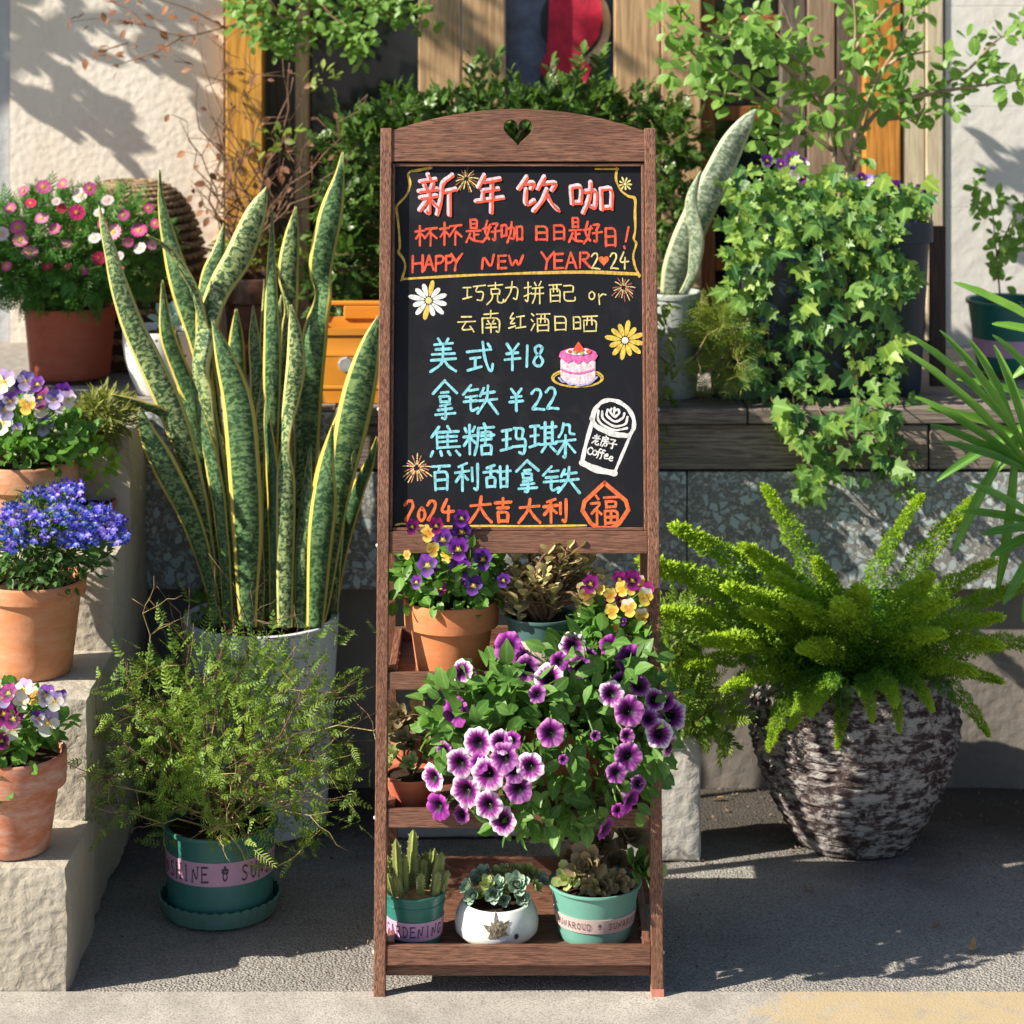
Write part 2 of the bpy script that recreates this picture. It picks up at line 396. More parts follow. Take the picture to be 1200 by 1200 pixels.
# loose grit and leaf litter by the wall
mb = MB()
for i in range(2600):
    y = rnd.uniform(.5, .845)**1 if rnd.random() < .8 else rnd.uniform(.05, .6); x = rnd.uniform(-.62, 1.2); s = rnd.uniform(.0012, .0042)
    if y < .03: continue
    p = [Vector((x+rnd.uniform(-s, s), y+rnd.uniform(-s, s), .0005+rnd.uniform(0, s*1.5))) for _ in range(4)]
    mb.add(p, [(0, 1, 2), (0, 3, 1), (1, 3, 2), (0, 2, 3)])
for i in range(260):
    x = rnd.uniform(-.6, .9); y = rnd.uniform(.025, .5); s = rnd.uniform(.0015, .0045)
    a = rnd.uniform(0, 6.28); c_, s_ = math.cos(a)*s, math.sin(a)*s; mb.add([(x-c_, y-s_, .003), (x+s_*.4, y-c_*.4, .0045), (x+c_, y+s_, .0035), (x-s_*.4, y+c_*.4, .0028)], [(0, 1, 2, 3)])
tag(mb.build('gravel_litter', m_plain('grit', (.17, .12, .08), .9, .6, 40)), 'small grit and crumbs of soil lying along the foot of the terrace wall', 'litter', kind='stuff')
DRY = m_leaf('dry_leaf', (.26, .15, .06), (.5, .34, .16), .8, .15, rib=.1)
for px, py, z_, lab in ((402, 1031, .5, 'curled tan fallen leaf on shaded asphalt left of the stand'), (410, 961, .3, 'brown fallen leaf on dark ground beside the tall white pot'), (848, 937, .2, 'small pale fallen leaf on the dirt between block and big urn'), (942, 1039, .6, 'pale dry leaf scrap on asphalt just in front of the big urn'), (1104, 1085, .1, 'small yellow-brown leaf on shaded asphalt right of the urn'), (1136, 1115, .9, 'yellow leaf fragment at the shadow edge in the lower right'), (392, 905, .4, 'dry leaf on the dark soil behind the stand foot')):
    y = on(.004, py); p = W(px, py, y); b = leaf_shape([(0, .03), (.2, .2), (.5, .26), (.8, .15), (1, 0)], fold=.5, curl=.5)
    o = bpy.data.objects.new('fallen_leaf', np_mesh('fallen_leaf', b[0], b[1], b[2], DRY)); C.objects.link(o)
    o.location = (p.x, y, .007); o.scale = (.022,)*3; o.rotation_euler = (R(rnd.uniform(-12, 12)), R(170 if z_ > .4 else 10), R(360*z_)); tag(o, lab, 'leaf', 'fallen leaves on the asphalt')

# ---- plaster walls
def m_plaster(name, c, sc1=90, bs=.22, dirt=(.5, .42, .32), courses=False):
    m, t, o = newmat(name); v = coords(t); n = noise_(t, v, sc1, 5, .55, .4); n2 = noise_(t, v, 2.6, 5, .6); n3 = noise_(t, coords(t, (3, 3, .6)), 5, 5, .6)
    vo = nd(t, 'ShaderNodeTexVoronoi', {'Scale': sc1*.8}); vo.feature = 'SMOOTH_F1'; t.links.new(v, vo.inputs['Vector'])
    col = mix(t, ramp(t, n2, [(.4, 0.), (.75, .35)]), c, tuple(a*b*1.3 for a, b in zip(c, dirt)))
    col = mix(t, ramp(t, n3, [(.52, 0.), (.75, .25)]), col, dirt)
    surf(t, o, col, .9, math_(t, 'ADD', n, vo.outputs['Distance']), bs, .006, .2); return m
PLAST = m_plaster('cream_plaster', (.74, .69, .61)); PLASTW = m_plaster('white_plaster', (.66, .65, .62), 55, .2)
YW = 1.55
def zx(px, y=YW): return (px-600)/S(y)
t1 = thing('plaster_wall', 'cream roughcast wall with leaf shadows, left of the orange door post', 'wall', (zx(140), YW, .66))
mb = MB(); mb.box(zx(14), zx(263), YW-.02, YW+.2, .55, 2.6); mb.build('wall', PLAST, t1)
t1 = thing('plaster_pillar', 'shaded grey plaster pillar standing at the far left edge', 'pillar', (zx(-40), YW-.04, .66))
mb = MB(); mb.box(zx(-260), zx(14)-.001, YW-.008, YW+.2, .55, 2.6); mb.build('wall', m_plaster('grey_plaster', (.42, .45, .48), 60, .3), t1, bevel=.004)
t1 = thing('plaster_wall', 'white painted block wall at the right with faint courses', 'wall', (zx(1180), YW, .66))
for z0, z1, nm in ((.55, .93, 0), (.9305, 1.13, 1), (1.1305, 1.33, 2), (1.3305, 1.53, 3), (1.5305, 2.6, 4)):
    mb = MB(); mb.box(zx(1101), zx(1500), YW-.065, YW+.2, z0, z1); mb.build('block_course', PLASTW, t1, bevel=.0008)

# ---- the wooden shop front
shop = thing('wooden_shopfront', 'shop front of pale and orange boards with dark window panes behind the plants', 'shop front', (0, YW, .66))
PALE = m_wood('pale_board', (.46, .29, .15), (.68, .47, .27), 'z', .35, .65, .3)
OCHRE = m_wood('ochre_post', (.62, .30, .045), (.78, .42, .08), 'z', .4, .5, .25, dark=(.34, .15, .03))
GREYW = m_wood('grey_board', (.11, .085, .07), (.2, .16, .13), 'z', .5, .8, .5)
REDW = m_wood('red_brown_frame', (.25, .085, .03), (.38, .15, .055), 'z', .5, .5, .3)
m, t, o = newmat('dark_glass'); b = surf(t, o, (.012, .016, .022), .08, noise_(t, coords(t), 3, 2), .05, .01, .6); GLASS = m
m_cream = m_wood('cream_door_frame', (.55, .46, .32), (.72, .65, .5), 'z', .5, .7, .5, dark=(.4, .32, .22))
def board(name, px0, px1, z0, z1, mat, y0=YW-.03, d=.05):
    mb = MB(); mb.box(zx(px0, y0)+.0007, zx(px1, y0)-.0007, y0, y0+d, z0, z1); return mb.build(name, mat, shop, bevel=.0025)
Z0, Z1 = .665, 1.95
board('post', 264, 308, Z0, Z1, OCHRE, YW-.07, .09)
board('board', 309, 345, Z0, Z1, GREYW, YW-.0)
board('frame', 346, 361, Z0, Z1, PALE, YW-.035)
board('window_pane', 360, 492, Z0, Z1, GLASS, YW+.02, .01)
board('board', 490, 541, Z0, Z1, PALE, YW-.045); board('board', 542, 592, Z0, Z1, PALE, YW-.047)
board('window_pane', 592, 722, Z0, Z1, GLASS, YW+.03, .01)
board('board', 720, 774, Z0, Z1, PALE, YW-.045); board('board', 775, 822, Z0, Z1, PALE, YW-.048)
board('window_pane', 822, 1015, Z0, Z1, GLASS, YW+.02, .01)
board('frame', 822, 838, Z0, Z1, REDW, YW-.02)
zb = lambda py, y=YW-.03: CH-(py-HY)/S(y)
for a, b_, py0, py1 in ((838, 925, 125, 142), (838, 925, 300, 318), (838, 925, 18, 34)): board('rail', a, b_, zb(py1), zb(py0), REDW, YW-.018)
board('board', 915, 945, Z0, Z1, GREYW, YW-.03); board('board', 946, 979, Z0, Z1, m_wood('dun_board', (.27, .19, .13), (.42, .31, .22), 'z', .5, .7, .3), YW-.032); board('board', 980, 1011, Z0, Z1, GREYW, YW-.03)
board('post', 1013, 1056, Z0, Z1, m_wood('orange_post', (.55, .22, .04), (.7, .32, .07), 'z', .4, .5, .25), YW-.07, .09)
board('door_frame', 1058, 1084, Z0, Z1, m_cream, YW-.066, .08); board('door_frame', 1085, 1106, Z0, Z1, m_cream, YW-.072, .1)
# cloth picture hanging in the middle window: red rounded shape, cream border curve, grey folds
def flat(name, poly, y, mat, parent, zoff=0):
    """solid px-outline plate at depth y"""
    mb = MB(); P = [W(a, b, y) for a, b in poly]; n = len(P); Q = [p+Vector((0, .004, 0)) for p in P]
    mb.add(P+Q, [tuple(range(n))[::-1], tuple(range(n, 2*n))]+[(i, (i+1) % n, n+(i+1) % n, n+i) for i in range(n)]); return mb.build(name, mat, parent)
pic = thing('window_picture', 'red, cream and grey cloth picture hung in the window above the stand', 'picture', (zx(656), YW, 1.4))
cl = lambda n, c: m_plain(n, c, .8, .45, 22, .4)
flat('backing', [(594, -40), (720, -40), (720, 112), (594, 112)], YW+.024, cl('teal_cloth', (.02, .07, .08)), pic)
flat('grey_cloth', [(594, -40), (650, -40), (648, 0), (646, 30), (640, 60), (634, 90), (620, 112), (594, 112)], YW+.018, cl('grey_cloth', (.13, .15, .21)), pic)
def ell(cx, cy, rx, ry, a0=0, a1=360, n=28): return [(cx+rx*math.cos(R(a0+(a1-a0)*i/n)), cy+ry*math.sin(R(a0+(a1-a0)*i/n))) for i in range(n+1)]
flat('cream_curve', ell(676, 28, 40, 50)[:-1], YW+.013, cl('cream_cloth', (.5, .42, .3)), pic)
flat('dark_curve', ell(670, 26, 37, 44)[:-1], YW+.009, cl('dark_cloth', (.02, .03, .035)), pic)
flat('red_cloth', [(644, -30), (684, -30), (702, -8), (707, 20), (702, 42), (690, 58), (679, 64), (693, 80), (686, 100), (640, 98), (632, 80), (641, 60), (643, 20)], YW+.003, cl('red_cloth', (.5, .015, .05)), pic)

# ---- the terrace the shop stands on
TZ = .665
CONC = m_plaster('terrace_concrete', (.27, .25, .23), 60, .4)
mb = MB(); mb.box(-3, 3, .84, 3, -.05, TZ-.012); tag(mb.build('terrace_floor', CONC), kind='structure')
tw = thing('terrace_wall', 'low terrace wall faced with terrazzo slabs above shaded concrete', 'wall', (0, .85, 0))
mb = MB(); mb.box(-2, 2, .8395, .88, -.03, .352); mb.build('base_wall', m_plaster('base_plaster', (.2, .185, .17), 60, .3), tw)
m, t, o = newmat('terrazzo'); v = coords(t); vw = nd(t, 'ShaderNodeVectorMath', {0: v}); vw.operation = 'ADD'
nn = nd(t, 'ShaderNodeTexNoise', {'Scale': 26., 'Detail': 2.}); t.links.new(v, nn.inputs['Vector'])
sub = nd(t, 'ShaderNodeVectorMath', {0: nn.outputs['Color']}); sub.operation = 'SCALE'; sub.inputs['Scale'].default_value = .028; t.links.new(sub.outputs[0], vw.inputs[1])
def chips(scale, lo, hi, seed):
    mp = nd(t, 'ShaderNodeMapping', {0: vw.outputs[0]}); mp.inputs['Location'].default_value = (seed, seed, seed)
    a = nd(t, 'ShaderNodeTexVoronoi', {'Scale': scale, 'Randomness': 1.}); a.feature = 'F1'; t.links.new(mp.outputs[0], a.inputs['Vector'])
    e = nd(t, 'ShaderNodeTexVoronoi', {'Scale': scale, 'Randomness': 1.}); e.feature = 'DISTANCE_TO_EDGE'; t.links.new(mp.outputs[0], e.inputs['Vector'])
    spp = nd(t, 'ShaderNodeSeparateColor', {0: a.outputs['Color']})
    keep = ramp(t, spp.outputs[0], [(.45, 0.), (.46, 1.)]); inner = ramp(t, e.outputs['Distance'], [(lo, 0.), (hi, 1.)])
    return math_(t, 'MULTIPLY', keep, inner), spp.outputs[1]
k1, r1_ = chips(60, .12, .15, 0); k2, r2_ = chips(110, .12, .16, 3.3); k3, r3_ = chips(230, .13, .19, 6.1)
base = mix(t, ramp(t, noise_(t, v, 40, 5, .7), [(.3, 0.), (.7, 1.)]), (.15, .155, .155), (.23, .23, .22))
col = mix(t, k3, base, mix(t, r3_, (.2, .19, .18), (.5, .5, .47)))
col = mix(t, k2, col, mix(t, r2_, (.22, .22, .2), (.55, .56, .54)))
col = mix(t, k1, col, mix(t, r1_, (.3, .37, .40), (.52, .6, .62)))
surf(t, o, col, .6, math_(t, 'ADD', noise_(t, v, 200, 3), k1), .2, .001, .4); TZM = m
for x0, x1, zt in ((-2, -.302, .655), (-.3, .298, .553), (.3, 1.05, .553), (1.052, 2, .553)):
    mb = MB(); mb.box(x0, x1, .80, .8395, .352, zt); mb.build('terrazzo_slab', TZM, tw, bevel=.002)
OLDW = m_wood('weathered_plank', (.2, .165, .14), (.38, .32, .27), 'x', .8, .85, .8, dark=(.06, .05, .045))
mb = MB(); mb.box(-.3, .71, .797, .839, .558, .634); mb.build('plank', OLDW, tw, bevel=.003)
mb = MB(); mb.box(.713, 2, .796, .839, .558, .634); mb.build('plank', OLDW, tw, bevel=.003)
for x0, x1, dy in ((-.3, .4, 0), (.402, 1.1, .004), (1.102, 2, .001)):
    mb = MB(); mb.box(x0, x1, .785+dy, .94, .637, .6635); mb.build('top_plank', OLDW, tw, bevel=.003)
mb = MB(); mb.box(-2, -.302, .80, 1.0, .657, .664); mb.build('top_slab', CONC, tw, bevel=.002)

# ---- concrete steps at the left
STEP = m_plaster('step_concrete', (.46, .42, .35), 85, .5, (.26, .22, .17))
st = thing('concrete_steps', 'rough sunlit concrete steps carrying terracotta pots at the left edge', 'steps', (-.8, .3, 0))
def rough_block(name, x0, x1, y0, y1, z0, z1, mat, parent, amp=.004, n=14):
    bm_v = []; mb = MB()
    def g(u, v_, w_):
        x = x0+(x1-x0)*u; y = y0+(y1-y0)*v_; z = z0+(z1-z0)*w_
        e = Vector((x*11, y*11, z*11)); d = amp*Vector((noise.noise(e), noise.noise(e+Vector((9, 0, 0))), noise.noise(e+Vector((0, 9, 0)))))
        # round the edges a little
        c = Vector(((x0+x1)/2, (y0+y1)/2, (z0+z1)/2)); k = sum(1 for q in (u, v_, w_) if q in (0, 1))
        p = Vector((x, y, z))
        if k >= 2:
            q = (c-p); q = Vector((math.copysign(min(abs(q.x), .005), q.x) if u in (0, 1) else 0, math.copysign(min(abs(q.y), .005), q.y) if v_ in (0, 1) else 0, math.copysign(min(abs(q.z), .005), q.z) if w_ in (0, 1) else 0))
            p = p+q*(.6+.6*noise.noise(e*4))
        return p+d
    for ax in range(3):
        for sd in (0, 1):
            vs = []
            for i in range(n+1):
                for j in range(n+1):
                    a = [0, 0, 0]; a[ax] = sd; a[(ax+1) % 3] = i/n; a[(ax+2) % 3] = j/n; vs.append(g(*a))
            fs = [(i*(n+1)+j, (i+1)*(n+1)+j, (i+1)*(n+1)+j+1, i*(n+1)+j+1) for i in range(n) for j in range(n)]
            if not sd: fs = [f[::-1] for f in fs]
            mb.add(vs, fs)
    return mb.build(name, mat, parent, smooth=True, angle=60)
SX = -.617
rough_block('step', -1.3, SX, .022, .26, -.03, .176, STEP, st)
rough_block('step', -1.3, SX-.004, .2, .5, .0, .354, STEP, st)
rough_block('step', -1.3, SX-.002, .44, .7, .0, .5, STEP, st)
rough_block('step', -1.3, SX-.006, .62, .798, .0, .655, STEP, st)
wp = thing('wooden_post', 'short weathered grey wooden post against the side of the steps', 'post', (W(141, 700, .62).x, .62, 0))
mb = MB(); mb.lathe([(.0001, 0), (.019, 0), (.0195, .2), (.018, .4), (.0185, .495), (.016, .502), (.0001, .503)], W(141, 700, .62).x, .60, 18, lambda r, z, t, j: (r*(1+.06*math.sin(5*t)), z))
mb.build('post', m_wood('grey_driftwood', (.2, .17, .14), (.36, .32, .28), 'z', .8, .85, .7), wp, smooth=True, angle=50)

# ---- white concrete block and the low slab behind the stand
x0, x1 = W(700, 930, .53).x, W(820, 930, .53).x
cb = thing('concrete_block', 'upright pale concrete block behind the right leg of the stand', 'block', ((x0+x1)/2, .53, 0))
rough_block('block', x0, x1, .5, .58, 0, W(0, 862, .5).z, m_plaster('pale_concrete', (.5, .49, .46), 70, .4), cb, .0015)
x0, x1 = W(455, 990, .6).x, W(690, 990, .6).x
cb = thing('stone_slab', 'low grey stone slab lying on the ground seen through the stand', 'slab', ((x0+x1)/2, .6, 0))
rough_block('slab', x0, x1, .6, .72, 0, .055, m_plaster('slab_stone', (.33, .33, .34), 40, .6), cb, .003)
# ================================================================ THE STAND
AL = .154; SA, CA = math.sin(AL), math.cos(AL); XC = .0082
stand = thing('chalkboard_stand', 'tall brown wooden chalkboard menu stand with three plant shelves', 'menu stand', (XC, .15, 0))
WZ = m_wood('stand_wood_upright', (.17, .075, .046), (.38, .185, .115), 'z', 1.6, .5, .6, dark=(.06, .027, .018))
WX = m_wood('stand_wood_cross', (.15, .066, .042), (.34, .165, .105), 'x', 1.6, .5, .6, dark=(.055, .025, .017))
WY = m_wood('stand_wood_side', (.18, .074, .046), (.36, .17, .11), 'y', 1.0, .5, .4, dark=(.08, .028, .017))
def lean(x, v, w): return (x, v*SA-w*CA, v*CA+w*SA)            # x across, v up the leaning frame, w out towards the viewer
def bv(py): k = (py-HY)/F; return (CH-CD*k)/(CA+k*SA)
def bx(px, py): v = bv(py); return (px-600)*(v*SA+CD)/F
def bd(px, py, w=0): v = bv(py); return lean(bx(px, py)*(1), v, w)
VT = bv(150)
XL, XR = bx(446, 150), bx(768.5, 150)
hw = (XR-XL)/2; XC0 = (XL+XR)/2; PW = .0165; PD = .024
fr = lambda x, v, w: lean(x, v, w)
for sx in (-1, 1):
    mb = MB(); xo = XC0+sx*hw; xi = XC0+sx*(hw-PW)
    mb.box(min(xo, xi), max(xo, xi), 0, VT, -PD, 0, f=lambda x, y, z: lean(x, y, z)); mb.build('post', WZ, stand, bevel=.0012)
# the box() argument order is (x, v, w) here
xi0, xi1 = XC0-hw+PW+.0003, XC0+hw-PW-.0003
vr0, vr1 = bv(188.5), bv(153.5); va = bv(128)
# top rail: arched outline with a heart cut through it
def heart(cx, cy, w_, h, n=44):
    P = []
    for i in range(n):
        a = 2*math.pi*i/n; x = 16*math.sin(a)**3; y = 13*math.cos(a)-5*math.cos(2*a)-2*math.cos(3*a)-math.cos(4*a)
        P.append((cx+x/32*w_, cy+(y+2.5)/29*h))
    return P
def plate_hole(outer, inner, w0, w1, mat, name, parent):
    cu = bpy.data.curves.new(name, 'CURVE'); cu.dimensions = '2D'; cu.fill_mode = 'BOTH'; cu.extrude = (w1-w0)/2; cu.bevel_depth = .0006
    for P in (outer, inner):
        if not P: continue
        s = cu.splines.new('POLY'); s.points.add(len(P)-1); s.use_cyclic_u = True
        for q, (x, y) in zip(s.points, P): q.co = (x, y, 0, 1)
    tmp = bpy.data.objects.new('tmp', cu); C.objects.link(tmp); dg = bpy.context.evaluated_depsgraph_get(); me = tmp.evaluated_get(dg).to_mesh()
    mb = MB(); wm = (w0+w1)/2; mb.add([lean(v.co.x, v.co.y, v.co.z+wm) for v in me.vertices], [tuple(p.vertices) for p in me.polygons])
    bpy.data.objects.remove(tmp); return mb.build(name, mat, parent)
arch = [(xi0, vr0), (xi1, vr0)]
for i in range(41):
    u = 1-i/40; x = xi0+(xi1-xi0)*u; arch.append((x, vr1+(va-vr1)*(1-(2*u-1)**2)))
hc = bv(156)
plate_hole(arch, heart(XC0, hc, .043, .041), -.020, -.003, WX, 'top_rail', stand)
# board
vb0, vb1 = bv(622.5), bv(191)
mb = MB(); mb.box(xi0, xi1, vb0-.01, vb1+.01, -.015, -.0125, f=lean)
m, t, o = newmat('chalkboard_black'); v = coords(t); n1 = noise_(t, coords(t, (1, 1, .6)), 9, 5, .7, 1.5); n2 = noise_(t, v, 120, 3)
col = mix(t, ramp(t, n1, [(.5, 0.), (.8, .25)]), (.0075, .0085, .0125), (.07, .07, .075)); surf(t, o, col, .6, n2, .08, .0005, .2)
board_o = mb.build('chalkboard', m, stand)
# moulding round the board
mw = .0045
for a in (((xi0, xi0+mw), (vb0, vb1)), ((xi1-mw, xi1), (vb0, vb1))):
    mb = MB(); mb.box(a[0][0], a[0][1], a[1][0], a[1][1], -.0124, -.006, f=lean); mb.build('moulding', WZ, stand, bevel=.001)
for z in ((vb0, vb0+mw), (vb1-mw, vb1)):
    mb = MB(); mb.box(xi0+mw+.0003, xi1-mw-.0003, z[0], z[1], -.0124, -.0058, f=lean); mb.build('moulding', WX, stand, bevel=.001)
mb = MB(); mb.box(xi0, xi1, bv(649), vb0-.0004, -.020, -.003, f=lean); mb.build('middle_rail', WX, stand, bevel=.0012)
# rear legs
def rear(z): return .335-.11*z
for sx in (-1, 1):
    mb = MB(); xo = XC0+sx*(hw-.0005); xi = XC0+sx*(hw-.0175); zt = 1.03
    a, b = sorted((xo, xi))
    mb.add([(x, rear(z)+d, z) for z in (0, zt) for x in (a, b) for d in (0, .02)], [(0, 1, 3, 2), (4, 6, 7, 5), (0, 4, 5, 1), (2, 3, 7, 6), (0, 2, 6, 4), (1, 5, 7, 3)]); mb.build('rear_leg', WZ, stand, bevel=.001)
# trays
def fy(z): return z*SA/CA
TR = []
for py0, py1 in ((788, 809), (948, 970.5), (1108.5, 1132)):
    v0, v1 = bv(py1), bv(py0); z1 = v1*CA; z0 = v0*CA; TR.append(z0+.006)
    mb = MB(); mb.box(xi0-.0162, xi1+.0162, v0, v1, .0004, .011, f=lean) if False else mb.box(xi0, xi1, v0, v1, -.0135, -.002, f=lean)
    mb.build('shelf_front', WX, stand, bevel=.0012)
    yb = rear(z1)
    mb = MB(); mb.box(xi0, xi1, yb-.001, yb+.009, z0, z1+.002); mb.build('shelf_back', WX, stand, bevel=.001)
    for sx in (-1, 1):
        xo = XC0+sx*(hw-PW-.0004); x2 = XC0+sx*(hw-PW-.0105); a, b = sorted((xo, x2))
        mb = MB(); mb.box(a, b, fy(z0)+.0175, yb-.0015, z0, z1+.001); mb.build('shelf_side', WY, stand, bevel=.001)
        for q in range(3):
            yy = fy(z0)+.06+q*.035
            mb = MB(); mb.tube([(x2-sx*.0, yy, z0+.014), (x2-sx*.0012, yy, z0+.014)], [.0022, .0016], 8); mb.build('screw', m_plain('screw_steel', (.6, .6, .6), .35, .1, 60, 0), stand)
    ya = fy(z0)+.0165; n = 5; wd = (yb-.002-ya)/n
    for i in range(n):
        mb = MB(); mb.box(xi0+.0108, xi1-.0108, ya+wd*i+.0006, ya+wd*(i+1)-.0006, z0+.0005, z0+.006); mb.build('shelf_board', WX, stand, bevel=.0006)
mb = MB(); v0, v1 = bv(1147), bv(1133.5); mb.box(xi0, xi1, v0, v1, -.026, -.016, f=lean); mb.build('crossbar', WX, stand, bevel=.001)
mb = MB(); xx = XC0+hw-PW; mb.box(xx-.0004, XC0+hw+.0004, -.0, .014, -PD-.0004, .0006, f=lean); mb.build('foot_end', m_plain('raw_end', (.45, .17, .12), .6, .2, 80), stand)
for sx in (-1, 1):
    for py in (480, 640, 960, 1118):
        mb = MB(); x = XC0+sx*(hw+.0004); p = lean(x, bv(py), -.01); mb.tube([p, (p[0]+sx*.0018, p[1], p[2])], [.0028, .002], 8); mb.build('screw', bpy.data.materials['screw_steel'], stand)

# ================================================================ WRITING
def parse(s): return [[tuple(float(c) for c in p.split(',')) for p in st.split()] for st in s.split(';')]
def chaikin(P, it=2):
    if len(P) < 3: return P
    for _ in range(it):
        Q = [P[0]]
        for a, b in zip(P[:-1], P[1:]):
            Q += [(a[0]*.8+b[0]*.2, a[1]*.8+b[1]*.2), (a[0]*.2+b[0]*.8, a[1]*.2+b[1]*.8)]
        Q.append(P[-1]); P = Q
    return P
def ribbon(P, wd, vary=.22, cap=4):
    """outline strip + round ends for a pen stroke in px space: returns verts, faces"""
    Q = [P[0]]
    for p in P[1:]:
        if math.hypot(p[0]-Q[-1][0], p[1]-Q[-1][1]) > .15: Q.append(p)
    P = Q
    if len(P) < 2: P = [P[0], (P[0][0]+.3, P[0][1]+.3)]
    V = []; Fc = []; n = len(P); ph = rnd.random()*6
    for i, p in enumerate(P):
        a = P[max(i-1, 0)]; b = P[min(i+1, n-1)]; dx, dy = b[0]-a[0], b[1]-a[1]; L = math.hypot(dx, dy) or 1
        nx, ny = -dy/L, dx/L; h = wd/2*(1+vary*math.sin(ph+i*1.1)*.6+vary*(.5-rnd.random())*.5)
        V += [(p[0]+nx*h, p[1]+ny*h), (p[0]-nx*h, p[1]-ny*h)]
    Fc = [(2*i, 2*i+1, 2*i+3, 2*i+2) for i in range(n-1)]
    for e, i in ((0, 0), (1, n-1)):
        a = P[1] if e == 0 else P[n-2]; p = P[i]; an = math.atan2(p[1]-a[1], p[0]-a[0]); c = len(V); V.append(p)
        h = wd/2; k0 = len(V)
        for q in range(7): t = an-math.pi/2+math.pi*q/6; V.append((p[0]+math.cos(t)*h, p[1]+math.sin(t)*h))
        Fc += [(c, k0+q, k0+q+1) for q in range(6)]
    return V, Fc
